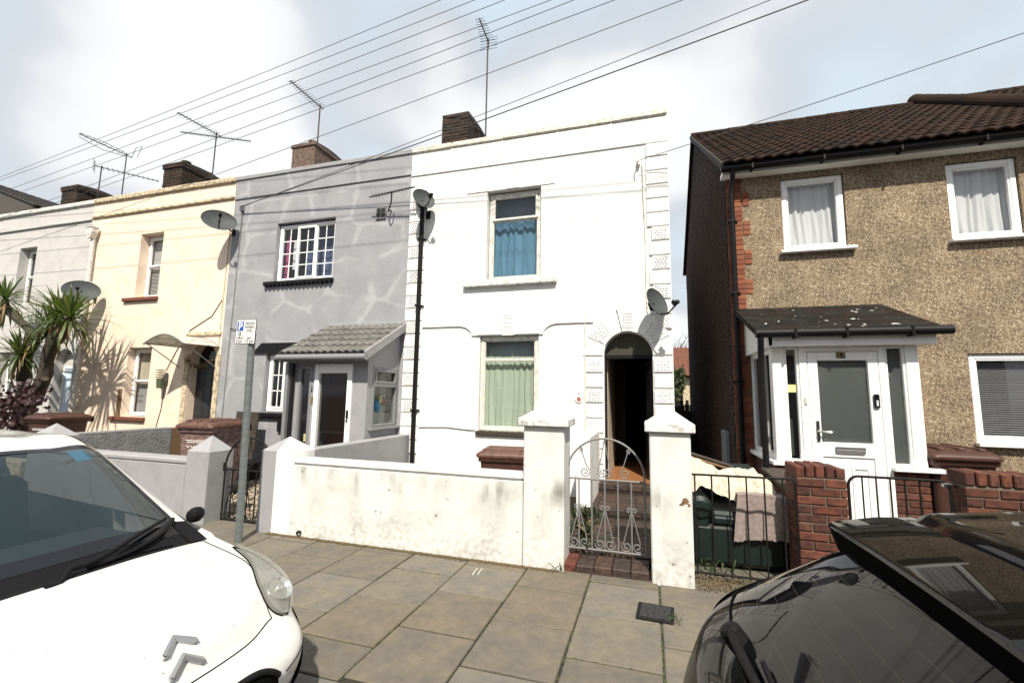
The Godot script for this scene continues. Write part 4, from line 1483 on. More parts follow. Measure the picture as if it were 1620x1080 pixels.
# ---------------------------------------------------------------- the pebbledashed house on the right
func build_pebble_house() -> void:
	var h := thing("pebbledash_house", "brown pebbledashed house with brick corner, tiled roof and white porch", "house", Vector3(5.5, 0, -7.2))
	var z := -7.2
	var b := MB.new()
	hole_wall(b, 1.215, 9.8, 0, 5.03, z, 0.25, [[1.94, 2.74, 3.79, 4.90], [3.92, 4.68, 3.79, 4.87], [3.95, 5.5, 1.15, 2.28]])
	put("wall", b, m.pebbledash, h)
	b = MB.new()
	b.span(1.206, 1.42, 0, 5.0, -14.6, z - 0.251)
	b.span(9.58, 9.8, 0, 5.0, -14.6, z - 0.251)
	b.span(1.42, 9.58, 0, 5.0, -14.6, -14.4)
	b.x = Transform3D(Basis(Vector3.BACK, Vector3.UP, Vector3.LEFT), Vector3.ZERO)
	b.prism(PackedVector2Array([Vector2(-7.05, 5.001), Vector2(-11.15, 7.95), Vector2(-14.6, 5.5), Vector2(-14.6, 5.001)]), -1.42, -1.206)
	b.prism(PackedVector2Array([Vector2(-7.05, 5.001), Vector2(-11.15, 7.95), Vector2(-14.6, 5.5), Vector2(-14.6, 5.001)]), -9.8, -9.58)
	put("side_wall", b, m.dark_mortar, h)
	brick_stuff("brick", h, lay(1.2, 1.42, 0.05, 5.0, -12.0, z - 0.0, "L", 0.004), "shaded_brick")  # the alley shade is painted into these bricks and their mortar
	brick_stuff("brick", h, lay(1.2, 1.42, 0.05, 5.0, -14.5, -12.1, "L", 0.004), "shaded_brick")
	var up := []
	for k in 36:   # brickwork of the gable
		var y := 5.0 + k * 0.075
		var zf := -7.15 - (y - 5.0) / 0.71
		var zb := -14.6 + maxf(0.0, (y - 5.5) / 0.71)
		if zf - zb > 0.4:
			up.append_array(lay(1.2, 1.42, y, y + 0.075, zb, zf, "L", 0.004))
	brick_stuff("brick", h, up, "shaded_brick")
	# toothed brick corner
	for k in 66:
		var y := 0.04 + (k + 0.5) * 0.075
		var long := (k / 3) % 2 == 0
		var xs := [1.2, 1.4175] if k % 2 == 0 else [1.2, 1.305, 1.4175]
		if long:
			xs.append(1.52)
		for e in xs.size() - 1:
			var l: float = xs[e + 1] - xs[e] - 0.01
			piece("brick", brick_mesh(), m["orange%d" % (rng.randi() % 5)], h, Transform3D(Basis().scaled(Vector3(l / 0.215, 1, 0.2)), Vector3(xs[e] + l / 2 + 0.001, y, z + 0.004 + rnd(-0.002, 0.002))))
	b = MB.new()
	b.span(1.201, 1.41, 0.04, 4.99, z + 0.0005, z + 0.006)
	put("mortar", b, m.mortar, h)
	var one := [[0, 1, 0, 1, 0, 1, 1]]
	window(h, 1.95, 2.73, 3.80, 4.89, z - 0.03, one, {"fw": 0.065, "curtains": [[m.net, 2.0, 2.68, 3.84, 4.86, 0.12, 0.03, 6.0, "net_curtain"]]})
	window(h, 3.93, 4.67, 3.80, 4.86, z - 0.03, one, {"fw": 0.065, "curtains": [[m.net, 3.98, 4.62, 3.84, 4.83, 0.12, 0.03, 6.0, "net_curtain"]]})
	var w := window(h, 3.97, 5.48, 1.16, 2.27, z - 0.03, [[0, 0.62, 0, 1, 0, 1, 1], [0.62, 1, 0, 1, 1, 1, 1]], {"fw": 0.06})
	slats("venetian_blind", w, 4.03, 5.4, 1.25, 2.2, z - 0.13, 0.028, m.blind)
	for s in [[1.89, 2.82, 3.755, 3.80], [3.88, 4.75, 3.755, 3.80], [3.93, 5.54, 1.11, 1.16]]:
		b = MB.new()
		b.span(s[0], s[1], s[2], s[3], z - 0.03, z + 0.09, 0.008)
		put("window_sill", b, m.upvc, h)
	# roof
	var eave := Vector3(0, 5.07, -6.86)
	var ridge := Vector3(0, 8.03, -11.15)
	var sb := slope(eave, ridge)
	b = MB.new()
	b.flat(Vector3(1.12, 5.07, -6.86), Vector3(9.99, 5.07, -6.86), Vector3(9.99, 8.03, -11.15), Vector3(1.12, 8.03, -11.15), Vector3.UP)
	b.flat(Vector3(1.12, 5.5, -14.8), Vector3(9.99, 5.5, -14.8), Vector3(9.99, 8.03, -11.15), Vector3(1.12, 8.03, -11.15), Vector3.UP)
	var rf := put("roof", b, m.tile1, h)
	var tm := tile_mesh(0.168, 0.34, 1.0, 0.028, 0.024, 6)
	var len := eave.distance_to(ridge)
	var rest := [[], [], [], [], []]
	var made := 0
	for r in 19:
		var s := 0.275 * r
		var p := eave + sb.z * -s
		for c in 52:
			var x := 1.20 + c * 0.167
			if s > len - 0.1 or x > 9.2:
				continue
			var t := Transform3D(sb.rotated(sb.y, rnd(-0.012, 0.012)).rotated(Vector3.RIGHT, rnd(-0.01, 0.012)), Vector3(x, p.y, p.z) + sb.y * (0.008 + rnd(0, 0.005)))
			if made < 300 and x < 5.3 and (r < 12):
				made += 1
				piece("roof_tile", tm, m["tile%d" % (rng.randi() % 5)], rf, t)
			else:
				rest[rng.randi() % 5].append(t)
	for i in 5:
		many("roof_tiles", tm, m["tile%d" % i], rf, rest[i])
	var rt := MB.new()
	for k in 9:
		var a0 := PI * k / 9
		var a1 := PI * (k + 1) / 9
		rt.flat(Vector3(-0.2, 0.11 * sin(a0), 0.13 * cos(a0)), Vector3(0.2, 0.105 * sin(a0), 0.125 * cos(a0)), Vector3(0.2, 0.105 * sin(a1), 0.125 * cos(a1)), Vector3(-0.2, 0.11 * sin(a1), 0.13 * cos(a1)), Vector3(0, sin(a0 + 0.17), cos(a0 + 0.17)))
	var rm := rt.mesh()
	for k in 21:
		piece("ridge_tile", rm, m["tile%d" % (k % 5)], rf, Transform3D(Basis(), Vector3(1.33 + k * 0.41, 8.0 + rnd(0, 0.01), -11.15)))
	var hip := (eave - ridge).normalized()   # a raised row of half-round tiles down the party line
	var hb := Basis(hip, sb.y, hip.cross(sb.y)).scaled_local(Vector3(1, 1.35, 1.1))
	for k in 13:
		piece("ridge_tile", rm, m["tile%d" % ((k * 2) % 5)], rf, Transform3D(hb, Vector3(5.72 - k * 0.006, ridge.y + 0.06, ridge.z) + hip * (0.05 + k * 0.405) + sb.y * 0.02))
	b = MB.new()   # verge
	b.x = Transform3D(sb, eave)
	b.span(1.10, 1.135, -0.06, 0.03, -len, 0.0, 0.004)
	put("verge", b, m.flaunching, rf)
	b = MB.new()
	b.span(1.13, 9.9, 4.985, 5.045, -7.199, -7.04)
	b.span(1.13, 9.9, 4.985, 5.12, -7.039, -7.02, 0.003)
	put("fascia_board", b, m.upvc, h)
	b = MB.new()
	b.tube([Vector3(1.10, 5.055, -6.94), Vector3(9.9, 5.055, -6.94)], 0.062, 12)
	for k in 9:
		b.span(1.5 + k * 0.9, 1.53 + k * 0.9, 4.985, 5.11, -7.018, -6.872, 0.003)
	put("gutter", b, m.black_plastic, h)
	downpipe(h, "downpipe", m.black_plastic, [Vector3(1.26, 5.02, -6.94), Vector3(1.26, 4.93, -6.96), Vector3(1.26, 4.75, z + 0.07), Vector3(1.26, 0.05, z + 0.07)], 0.036, [4.3, 3.2, 1.9])
	# porch
	var po := part("porch", h)
	var pz := -6.0
	b = MB.new()
	b.span(1.432, 1.69, 0, 0.90, -7.19, pz - 0.012)
	b.span(2.562, 2.848, 0, 0.90, -7.19, pz - 0.012)
	put("porch_base", b, m.mortar, po)
	brick_parts(po, lay(1.42, 1.70, 0.0, 0.90, -7.19, pz, "FL", 0.002))
	brick_parts(po, lay(2.55, 2.86, 0.0, 0.90, -7.19, pz, "FL", 0.002))
	b = MB.new()
	b.span(1.36, 1.70, 0.902, 0.95, -7.19, pz + 0.08, 0.008)
	put("window_sill", b, m.upvc, po)
	b = MB.new()
	b.span(2.53, 2.97, 0.902, 0.95, -7.19, pz + 0.08, 0.008)
	put("window_sill", b, m.upvc, po)
	b = MB.new()
	b.span(1.42, 1.55, 0.952, 2.27, pz - 0.12, pz, 0.008)
	put("corner_post", b, m.upvc, po)
	b = MB.new()
	b.span(2.74, 2.86, 0.952, 2.27, pz - 0.12, pz, 0.008)
	put("corner_post", b, m.upvc, po)
	for s in [[1.552, 1.70], [2.55, 2.738]]:
		b = MB.new()
		rim(b, s[0], s[1], 0.952, 2.268, pz - 0.012, 0.024, 0.07)
		var sl := put("side_light", b, m.upvc, po)
		b = MB.new()
		b.quad(Vector3(s[0] + 0.024, 0.98, pz - 0.05), Vector3(s[1] - 0.024, 0.98, pz - 0.05), Vector3(s[1] - 0.024, 2.24, pz - 0.05), Vector3(s[0] + 0.024, 2.24, pz - 0.05), Vector3.BACK)
		put("side_pane", b, m.glass if s[0] < 2 else m.frosted, sl)
	b = MB.new()
	b.span(1.58, 1.67, 1.74, 1.83, pz - 0.048, pz - 0.045)
	put("window_sticker", b, m.yellow_note, po)
	b = MB.new()
	b.span(1.58, 1.69, 0.98, 1.42, pz - 0.35, pz - 0.33)
	put("parcel", b, m.curtain_green, po)
	# side window of the porch
	b = MB.new()
	b.x = Transform3D(Basis(Vector3.BACK, Vector3.UP, Vector3.LEFT), Vector3.ZERO)
	rim(b, -7.19, pz - 0.122, 0.952, 2.27, -1.43, 0.06, 0.07)
	b.span(-6.62, -6.56, 1.012, 2.21, -1.5, -1.432, 0.005)
	put("side_window", b, m.upvc, po)
	b = MB.new()
	b.quad(Vector3(1.46, 1.0, -7.14), Vector3(1.46, 1.0, -6.17), Vector3(1.46, 2.22, -6.17), Vector3(1.46, 2.22, -7.14), Vector3.LEFT)
	put("side_window_pane", b, m.dark_glass, po)
	b = MB.new()
	b.x = Transform3D(Basis(Vector3.BACK, Vector3.UP, Vector3.LEFT), Vector3.ZERO)
	b.prism(PackedVector2Array([Vector2(-7.19, 2.271), Vector2(-5.86, 2.271), Vector2(-5.86, 2.40), Vector2(-7.19, 2.92)]), -1.40, -1.36)
	put("cheek_board", b, m.upvc, po)
	# door
	b = MB.new()
	b.span(1.703, 1.785, 0.1, 2.268, pz - 0.09, pz, 0.006)
	b.span(2.487, 2.548, 0.1, 2.268, pz - 0.09, pz, 0.006)
	b.span(1.785, 2.487, 2.215, 2.268, pz - 0.09, pz, 0.006)
	b.span(1.70, 2.55, 0.02, 0.1, pz - 0.12, pz + 0.03, 0.006)
	put("door_frame", b, m.upvc, po)
	b = MB.new()
	rim(b, 1.79, 2.482, 0.12, 2.21, pz - 0.002, 0.10, 0.06)
	b.span(1.89, 2.382, 1.02, 1.18, pz - 0.062, pz - 0.003, 0.004)
	b.span(1.89, 2.382, 0.22, 1.02, pz - 0.055, pz - 0.02)
	rim(b, 1.93, 2.12, 0.30, 0.92, pz - 0.006, 0.03, 0.014, 0.008)
	rim(b, 2.16, 2.34, 0.30, 0.92, pz - 0.006, 0.03, 0.014, 0.008)
	put("front_door", b, m.upvc, po)
	b = MB.new()
	b.quad(Vector3(1.89, 1.18, pz - 0.04), Vector3(2.382, 1.18, pz - 0.04), Vector3(2.382, 2.11, pz - 0.04), Vector3(1.89, 2.11, pz - 0.04), Vector3.BACK)
	put("door_pane", b, m.frosted, po)
	b = MB.new()
	b.span(2.01, 2.30, 1.07, 1.14, pz - 0.002, pz + 0.018, 0.006)
	b.span(2.02, 2.29, 1.075, 1.105, pz + 0.018, pz + 0.026, 0.004)
	put("letter_plate", b, m.satin_steel, po)
	b = MB.new()
	b.span(1.835, 1.87, 1.18, 1.42, pz - 0.001, pz + 0.012, 0.005)
	b.tube([Vector3(1.853, 1.30, pz + 0.01), Vector3(1.853, 1.30, pz + 0.05), Vector3(1.97, 1.295, pz + 0.055)], 0.011, 8)
	put("door_handle", b, m.chrome, po)
	b = MB.new()
	b.span(2.405, 2.465, 1.57, 1.73, pz - 0.001, pz + 0.025, 0.012)
	put("video_doorbell", b, m.trim_gloss, po)
	b = MB.new()
	b.span(2.427, 2.443, 1.60, 1.66, pz + 0.026, pz + 0.028)
	put("doorbell_button", b, m.print_white, po)
	b = MB.new()
	b.span(1.735, 1.765, 1.60, 1.69, pz + 0.001, pz + 0.018, 0.008)
	put("bell_push", b, m.coping_paint, po)
	b = MB.new()
	b.span(2.08, 2.17, 2.135, 2.205, pz, pz + 0.004)
	put("number_plate", b, m.rotten_board, po)
	text("door_number", "57", 0.06, m.gold, po, Transform3D(Basis(), Vector3(2.125, 2.17, pz + 0.006)))
	b = MB.new()
	b.span(1.48, 2.79, 0.1, 2.25, -7.18, -7.16)
	put("porch_inner_wall", b, m.inner_wall, po)
	b = MB.new()
	b.span(2.80, 2.855, 0.952, 2.27, -7.159, pz - 0.122)
	put("porch_side", b, m.inner_wall, po)
	b = MB.new()
	b.span(1.75, 2.12, 0.1, 2.0, -7.159, -7.13)
	put("inner_door", b, m.dark_door, po)
	b = MB.new()
	b.span(1.361, 2.97, 2.272, 2.41, -5.90, -5.86, 0.005)
	b.span(1.402, 2.90, 2.272, 2.295, -7.19, -5.901)
	b.span(2.93, 2.97, 2.272, 2.41, -7.19, -5.901, 0.004)
	put("porch_fascia", b, m.upvc, po)
	b = MB.new()
	b.tube([Vector3(1.22, 2.415, -5.80), Vector3(3.08, 2.415, -5.80)], 0.05, 10)
	for x in [1.62, 2.12, 2.72]:
		b.span(x - 0.014, x + 0.014, 2.35, 2.46, -5.86, -5.745, 0.003)
	b.tube([Vector3(1.27, 2.40, -5.80), Vector3(1.27, 2.26, -5.82), Vector3(1.29, 2.1, -5.93), Vector3(1.29, 0.05, -5.93)], 0.034, 10)
	put("porch_gutter", b, m.black_plastic, po)
	eave = Vector3(0, 2.43, -5.84)
	ridge = Vector3(0, 2.95, -7.19)
	sb = slope(eave, ridge)
	b = MB.new()
	b.x = Transform3D(sb, eave)
	b.span(1.24, 3.04, -0.05, 0.0, -1.44, 0.0)
	var pr := put("porch_roof", b, m.slate2, po)
	var sm := tile_mesh(0.163, 0.24, 0.5, 0.004, 0.013, 2)
	for r in 10:
		for c in 11:
			piece("roof_tile", sm, m["slate%d" % (rng.randi() % 4)], po, Transform3D(sb.rotated(sb.y, rnd(-0.012, 0.012)), eave + sb.z * -(0.142 * r) + Vector3(1.322 + c * 0.164, 0, 0) + sb.y * (0.004 + rnd(0, 0.003))))
	for k in 46:
		var lm := MB.new()
		var rr := rnd(0.006, 0.02) if k % 6 else rnd(0.02, 0.034)
		lm.lathe([Vector2(rr, 0.0), Vector2(rr * 0.7, 0.003), Vector2(0, 0.004)], 6)
		var p := eave + sb.z * -rnd(0.03, 1.38) + Vector3(rnd(1.3, 3.0), 0, 0) + sb.y * 0.017
		piece("lichen", lm.mesh(), [m.cap_paint, m.dry_weed, m.speck][k % 3], pr, Transform3D(sb.rotated(sb.y, rnd(0, 3)).scaled_local(Vector3(rnd(0.8, 1.8), 1, rnd(0.5, 1.0))), p))
	b = MB.new()
	b.span(1.201, 1.21, 0.95, 1.75, -8.9, -8.5)
	rim(b, 0, 0.01, 0, 0.01, 0, 0.001, 0.001)
	var meter := MB.new()
	meter.span(1.13, 1.199, 0.45, 1.15, -8.15, -7.75, 0.01)
	put("meter_box", meter, m.grey_gloss, h)


# ---------------------------------------------------------------- what stands farther off
func build_far_things() -> void:
	var h := thing("far_house", "distant house with red tiled roof seen through the alley", "house", Vector3(3, 0, -30))
	var b := MB.new()
	b.span(0.2, 9, 0, 3.1, -36, -30)
	put("wall", b, m.cream_stain, h)
	b = MB.new()
	b.x = Transform3D(Basis(Vector3.BACK, Vector3.UP, Vector3.LEFT), Vector3.ZERO)
	b.prism(PackedVector2Array([Vector2(-29.6, 2.95), Vector2(-33, 5.1), Vector2(-36.4, 2.95)]), -9.3, 0.0)
	var rf := put("roof", b, m.red_tile, h)
	var tm := tile_mesh(0.3, 0.36, 1.0, 0.03, 0.03, 4)
	var e := Vector3(0, 3.0, -29.55)
	var sb := slope(e, Vector3(0, 5.12, -32.95))
	var pl := []
	for r in 13:
		for c in 30:
			pl.append(Transform3D(sb, e + sb.z * -(0.3 * r) + Vector3(0.2 + c * 0.3, 0, 0) + sb.y * 0.02))
	many("roof_tiles", tm, m.red_tile, rf, pl)
	h = thing("roof_behind_terrace", "house with dark slate roof rising behind the far left parapet", "house", Vector3(-36, 0, -20))
	b = MB.new()
	b.span(-60, -32.5, 0, 9, -26, -14)
	put("wall", b, m.stock1, h)
	b = MB.new()
	b.prism(PackedVector2Array([Vector2(-60, 9.0), Vector2(-31.4, 9.0), Vector2(-31.4, 11.4), Vector2(-42, 15.2), Vector2(-60, 15.2)]), -26, -14.5)
	rf = put("roof", b, m.far_roof, h)
	e = Vector3(-31.2, 11.3, 0)
	var r2 := Vector3(-42, 15.25, 0)
	var upv := (r2 - e).normalized()
	var bb := Basis(Vector3.FORWARD, Vector3(0.344, 0.939, 0), -upv)
	pl = []
	for r in 36:
		for c in 30:
			pl.append(Transform3D(bb, e + upv * (0.32 * r) + Vector3(0, 0.03, -14.6 - c * 0.38)))
	many("roof_tiles", tile_mesh(0.38, 0.36, 1.0, 0.03, 0.03, 4), m.far_roof, rf, pl)
	# fence, bush and bare tree at the end of the alley
	h = thing("back_fence", "dark wooden fence with pale post tops at the alley's end", "fence", Vector3(1.0, 0, -13))
	for k in 18:
		b = MB.new()
		var x := 0.3 + k * 0.13
		b.span(x, x + 0.125, 0, 1.45 + rnd(-0.03, 0.03), -15.02 - 0.01 * (k % 2), -15.0, 0.004)
		put("fence_board", b, m.grey_wood, h)
	for p in [Vector3(0.86, 1.74, -13.0), Vector3(1.04, 1.6, -13.6), Vector3(0.74, 1.55, -13.2)]:
		b = MB.new()
		b.span(p.x - 0.04, p.x + 0.04, 0, p.y - 0.14, p.z - 0.04, p.z + 0.04, 0.006)
		var po := put("fence_post", b, m.grey_wood, h)
		b = MB.new()
		b.span(p.x - 0.041, p.x + 0.041, p.y - 0.139, p.y, p.z - 0.041, p.z + 0.041, 0.015)
		put("post_top", b, m.coping_paint, po)
	b = MB.new()
	b.span(0.42, 1.18, 0, 1.3, -13.8, -13.77, 0.004)
	put("fence_board", b, m.rotten_board, h)
	h = thing("evergreen_bush", "dark green bush before the red roof at the alley's end", "bush", Vector3(1.1, 0, -22))
	b = MB.new()
	b.tube([Vector3(1.1, 0, -22), Vector3(1.15, 2.5, -22)], 0.08, 6)
	put("stem", b, m.twig, h)
	var lf := MB.new()
	lf.flat(Vector3(-0.05, 0, -0.03), Vector3(0.05, 0, -0.03), Vector3(0.04, 0, 0.05), Vector3(-0.04, 0, 0.05), Vector3.UP)
	pl = []
	for k in 2600:
		var d := Vector3(rng.randfn(), rng.randfn() * 0.9, rng.randfn()).normalized() * pow(rng.randf(), 0.4)
		pl.append(Transform3D(Basis.from_euler(Vector3(rnd(0, TAU), rnd(0, TAU), rnd(0, TAU))).scaled(Vector3.ONE * rnd(0.8, 1.6)), Vector3(0.75, 2.3, -22) + d * Vector3(0.95, 1.1, 0.9) + Vector3(0, 0.25 * sin(d.x * 9.0), 0)))
	many("foliage", lf.mesh(), m.bush, h, pl)
	h = thing("bare_tree", "leafless winter tree above the distant red roof", "tree", Vector3(1.7, 0, -40))
	b = MB.new()
	b.tube([Vector3(1.7, 0, -40), Vector3(1.8, 4.5, -40)], 0.16, 6, 0.08)
	put("trunk", b, m.twig, h)
	b = MB.new()
	for k in 46:
		var a := rnd(0, TAU)
		var p := Vector3(1.8, rnd(3.2, 4.6), -40)
		var pts := [p]
		var d := Vector3(cos(a) * 0.6, 1.0, sin(a) * 0.6)
		for e2 in 5:
			d += Vector3(rnd(-0.3, 0.3), rnd(-0.1, 0.2), rnd(-0.3, 0.3))
			p += d.normalized() * rnd(0.4, 0.75)
			pts.append(p)
		b.tube(pts, 0.03, 4, 0.008)
		for e2 in 3:
			var q: Vector3 = pts[2 + e2]
			b.tube([q, q + Vector3(rnd(-0.6, 0.6), rnd(0.3, 0.8), rnd(-0.6, 0.6))], 0.014, 3, 0.005)
	put("branches", b, m.twig, h)
	# houses across the road, which the cars' glass mirrors
	for k in 3:
		var x0 := -13.0 + k * 9.5
		h = thing("opposite_house", ["pale house across the road mirrored in the white car's windscreen", "pale house across the road mirrored in the black car's rear glass", "pale house across the road mirrored in the porch door's glass"][k], "house", Vector3(x0 + 4.5, 0, 10.5))
		b = MB.new()
		b.x = Transform3D(Basis(Vector3.LEFT, Vector3.UP, Vector3.FORWARD), Vector3.ZERO)
		var hs := [[-x0 - 2.6, -x0 - 1.1, 0.9, 2.3], [-x0 - 7.6, -x0 - 6.1, 0.9, 2.3], [-x0 - 2.6, -x0 - 1.1, 3.6, 4.8], [-x0 - 7.6, -x0 - 6.1, 3.6, 4.8], [-x0 - 4.9, -x0 - 3.9, 0.1, 2.1]]
		hole_wall(b, -x0 - 9.0, -x0, 0, 5.6, -10.5, 0.25, hs)
		put("wall", b, m.opposite_render, h)
		b = MB.new()
		b.span(x0, x0 + 9, 0, 5.6, 16.8, 17)
		b.span(x0, x0 + 0.2, 0, 5.6, 10.76, 16.8)
		b.span(x0 + 8.8, x0 + 9, 0, 5.6, 10.76, 16.8)
		put("side_wall", b, m.opposite_render, h)
		b = MB.new()
		b.x = Transform3D(Basis(Vector3.BACK, Vector3.UP, Vector3.LEFT), Vector3.ZERO)
		b.prism(PackedVector2Array([Vector2(10.1, 5.55), Vector2(13.7, 8.2), Vector2(17.3, 5.55)]), -x0 - 9.2, -x0 + 0.2)
		put("roof", b, m.far_roof, h)
		for q in hs:
			b = MB.new()
			b.x = Transform3D(Basis(Vector3.LEFT, Vector3.UP, Vector3.FORWARD), Vector3.ZERO)
			rim(b, q[0], q[1], q[2], q[3], -10.55, 0.06, 0.07)
			b.span((q[0] + q[1]) / 2 + 0.2, (q[0] + q[1]) / 2 + 0.26, q[2], q[3], -10.62, -10.552)
			var fw := put("window" if q[2] > 0.5 else "door", b, m.upvc, h)
			b = MB.new()
			b.quad(Vector3(-q[0], q[2], 10.6), Vector3(-q[1], q[2], 10.6), Vector3(-q[1], q[3], 10.6), Vector3(-q[0], q[3], 10.6), Vector3.FORWARD)
			put("pane", b, m.privacy_glass, fw)


# ---------------------------------------------------------------- garden walls and piers
func pier(parent: Node, x0: float, x1: float, top: float, z0: float, z1: float, mt: Material, cap: Material, over: float, ch: float, rise: float) -> void:
	var b := MB.new()
	b.span(x0, x1, -0.05, top, z0, z1, 0.012)
	put("pier", b, mt, parent)
	b = MB.new()
	var a0 := x0 - over
	var a1 := x1 + over
	var c0 := z0 - over
	var c1 := z1 + over
	if ch > 0.0:
		b.span(a0, a1, top - 0.002, top + ch, c0, c1, 0.01)
	var y := top + ch - 0.004
	var e := 0.012
	var ap := Vector3((x0 + x1) / 2, top + ch + rise, (z0 + z1) / 2)
	var k := [Vector3(a0 + e, y, c1 - e), Vector3(a1 - e, y, c1 - e), Vector3(a1 - e, y, c0 + e), Vector3(a0 + e, y, c0 + e)]
	for i in 4:
		var p: Vector3 = k[i]
		var q: Vector3 = k[(i + 1) % 4]
		var nn := (q - p).cross(ap - p).normalized()
		if nn.y < 0:
			nn = -nn
		b.tri(p, q, ap, nn, nn, nn)
	put("pier_cap", b, cap, parent)


func build_garden_walls() -> void:
	var w := thing("white_garden_wall", "stained white painted garden wall along the pavement with a capped pier", "wall", Vector3(-2.6, 0, -4.55))
	var b := MB.new()
	b.span(-4.02, -1.215, -0.05, 0.80, -4.66, -4.432, 0.008)
	b.span(-4.02, -1.215, 0.798, 0.87, -4.67, -4.424, 0.03)
	put("wall", b, m.white_wall, w)
	pier(w, -1.21, -0.80, 1.35, -4.80, -4.43, m.white_wall, m.cap_paint, 0.05, 0.08, 0.15)
	b = MB.new()
	b.span(-4.28, -4.018, -0.05, 0.945, -4.79, -4.43, 0.01)
	put("pier", b, m.white_paint, w)
	b = MB.new()
	for t in [[Vector3(-4.26, 0.94, -4.43), Vector3(-4.018, 0.94, -4.43)], [Vector3(-4.018, 0.94, -4.43), Vector3(-4.018, 0.94, -4.79)], [Vector3(-4.018, 0.94, -4.79), Vector3(-4.26, 0.94, -4.79)]]:
		var ap := Vector3(-4.26, 1.10, -4.61)
		var nn: Vector3 = (t[1] - t[0]).cross(ap - t[0]).normalized()
		b.tri(t[0], t[1], ap, nn, nn, nn)
	put("pier_cap", b, m.white_paint, w)
	b = MB.new()
	b.x = Transform3D(Basis(), Vector3(-3.86, 0.05, -4.425))
	b.tube([Vector3(0, 0, -0.05), Vector3(0, -0.002, 0.02)], 0.028, 10, -1.0, false)
	put("drain_outlet", b, m.black_plastic, w)
	w = thing("gate_pier", "white gate pier with chipped paint between path and alley", "pier", Vector3(0.18, 0, -4.6))
	pier(w, 0.0, 0.36, 1.335, -4.79, -4.43, m.white_wall, m.cap_paint, 0.04, 0.085, 0.145)
	b = MB.new()
	for p in [[0.30, 0.735, 0.035], [0.275, 0.71, 0.02], [0.33, 0.70, 0.015], [0.255, 0.70, 0.012]]:
		var poly := PackedVector2Array()
		for k in 9:
			var a := TAU * k / 9
			poly.append(Vector2(p[0], p[1]) + Vector2(cos(a) * 0.8, sin(a)) * p[2] * rnd(0.7, 1.15))
		b.prism(poly, -4.431, -4.428)
	put("bare_patch", b, m.wood, w)
	w = thing("grey_garden_wall", "smooth grey painted front wall with pyramid capped piers by the white car", "wall", Vector3(-7.0, 0, -4.53))
	b = MB.new()
	b.span(-8.4, -5.70, -0.05, 0.70, -4.64, -4.43, 0.006)
	b.span(-8.4, -5.70, 0.702, 0.775, -4.65, -4.42, 0.02)
	put("wall", b, m.grey_paint, w)
	pier(w, -5.70, -5.33, 0.885, -4.80, -4.43, m.grey_paint, m.grey_paint, 0.0, 0.0, 0.18)
	pier(w, -8.86, -8.40, 0.95, -4.80, -4.43, m.grey_paint, m.grey_paint, 0.0, 0.0, 0.17)
	b = MB.new()
	b.span(-4.50, -4.282, -0.05, 0.945, -4.79, -4.43, 0.01)
	put("pier", b, m.grey_paint, w)
	b = MB.new()
	for t in [[Vector3(-4.50, 0.94, -4.43), Vector3(-4.262, 0.94, -4.43)], [Vector3(-4.50, 0.94, -4.79), Vector3(-4.50, 0.94, -4.43)], [Vector3(-4.262, 0.94, -4.79), Vector3(-4.50, 0.94, -4.79)]]:
		var ap := Vector3(-4.262, 1.10, -4.61)
		var nn: Vector3 = (t[1] - t[0]).cross(ap - t[0]).normalized()
		b.tri(t[0], t[1], ap, nn, nn, nn)
	put("pier_cap", b, m.grey_paint, w)
	w = thing("rough_boundary_wall", "rough rendered grey wall with a bare brown end behind the white car", "wall", Vector3(-8.95, 0, -5.8))
	b = MB.new()
	b.span(-9.06, -8.87, -0.05, 0.93, -6.56, -4.81, 0.012)
	put("wall", b, m.grey_rough, w)
	b = MB.new()
	b.span(-9.05, -8.875, -0.05, 0.915, -6.87, -6.562, 0.01)
	put("wall_end", b, m.wood, w)
	w = thing("grey_dividing_wall", "grey painted dividing wall running back from the half white pier", "wall", Vector3(-4.3, 0, -6.1))
	b = MB.new()
	b.span(-4.40, -4.21, -0.05, 0.91, -7.49, -4.80, 0.012)
	put("wall", b, m.grey_paint, w)
	w = thing("path_side_wall", "short white wall beside the tiled steps to the open door", "wall", Vector3(-0.86, 0, -6.8))
	b = MB.new()
	b.prism(PackedVector2Array([Vector2(-0.95, -0.05), Vector2(-0.765, -0.05), Vector2(-0.765, 1.10), Vector2(-0.86, 1.16), Vector2(-0.95, 1.10)]), -7.49, -6.2)
	put("wall", b, m.white_paint, w)
	w = thing("cream_garden_wall", "low cream front wall hidden behind the white car", "wall", Vector3(-11, 0, -4.55))
	b = MB.new()
	b.span(-13.5, -9.0, -0.05, 0.55, -4.66, -4.44, 0.012)
	put("wall", b, m.cream_stain, w)
	w = thing("garden_railing", "black iron railing under the purple shrub at the left edge", "railing", Vector3(-14.5, 0, -5.6))
	b = MB.new()
	b.tube([Vector3(-17.5, 1.05, -5.6), Vector3(-13.6, 1.05, -5.6)], 0.014, 6)
	b.tube([Vector3(-17.5, 0.25, -5.6), Vector3(-13.6, 0.25, -5.6)], 0.014, 6)
	put("rail", b, m.iron, w)
	for k in 30:
		b = MB.new()
		b.tube([Vector3(-17.4 + k * 0.13, 0.0, -5.6), Vector3(-17.4 + k * 0.13, 1.12, -5.6)], 0.008, 5)
		put("railing_bar", b, m.iron, w)
	w = thing("brick_gate_pier", "red brick gate pier between the armchair and the white porch door", "pier", Vector3(1.42, 0, -4.78))
	b = MB.new()
	b.span(1.24, 1.60, 0, 0.98, -4.95, -4.612)
	put("mortar_core", b, m.mortar, w)
	brick_parts(w, lay(1.23, 1.61, 0.0, 0.975, -4.96, -4.60, "FLR", 0.004))
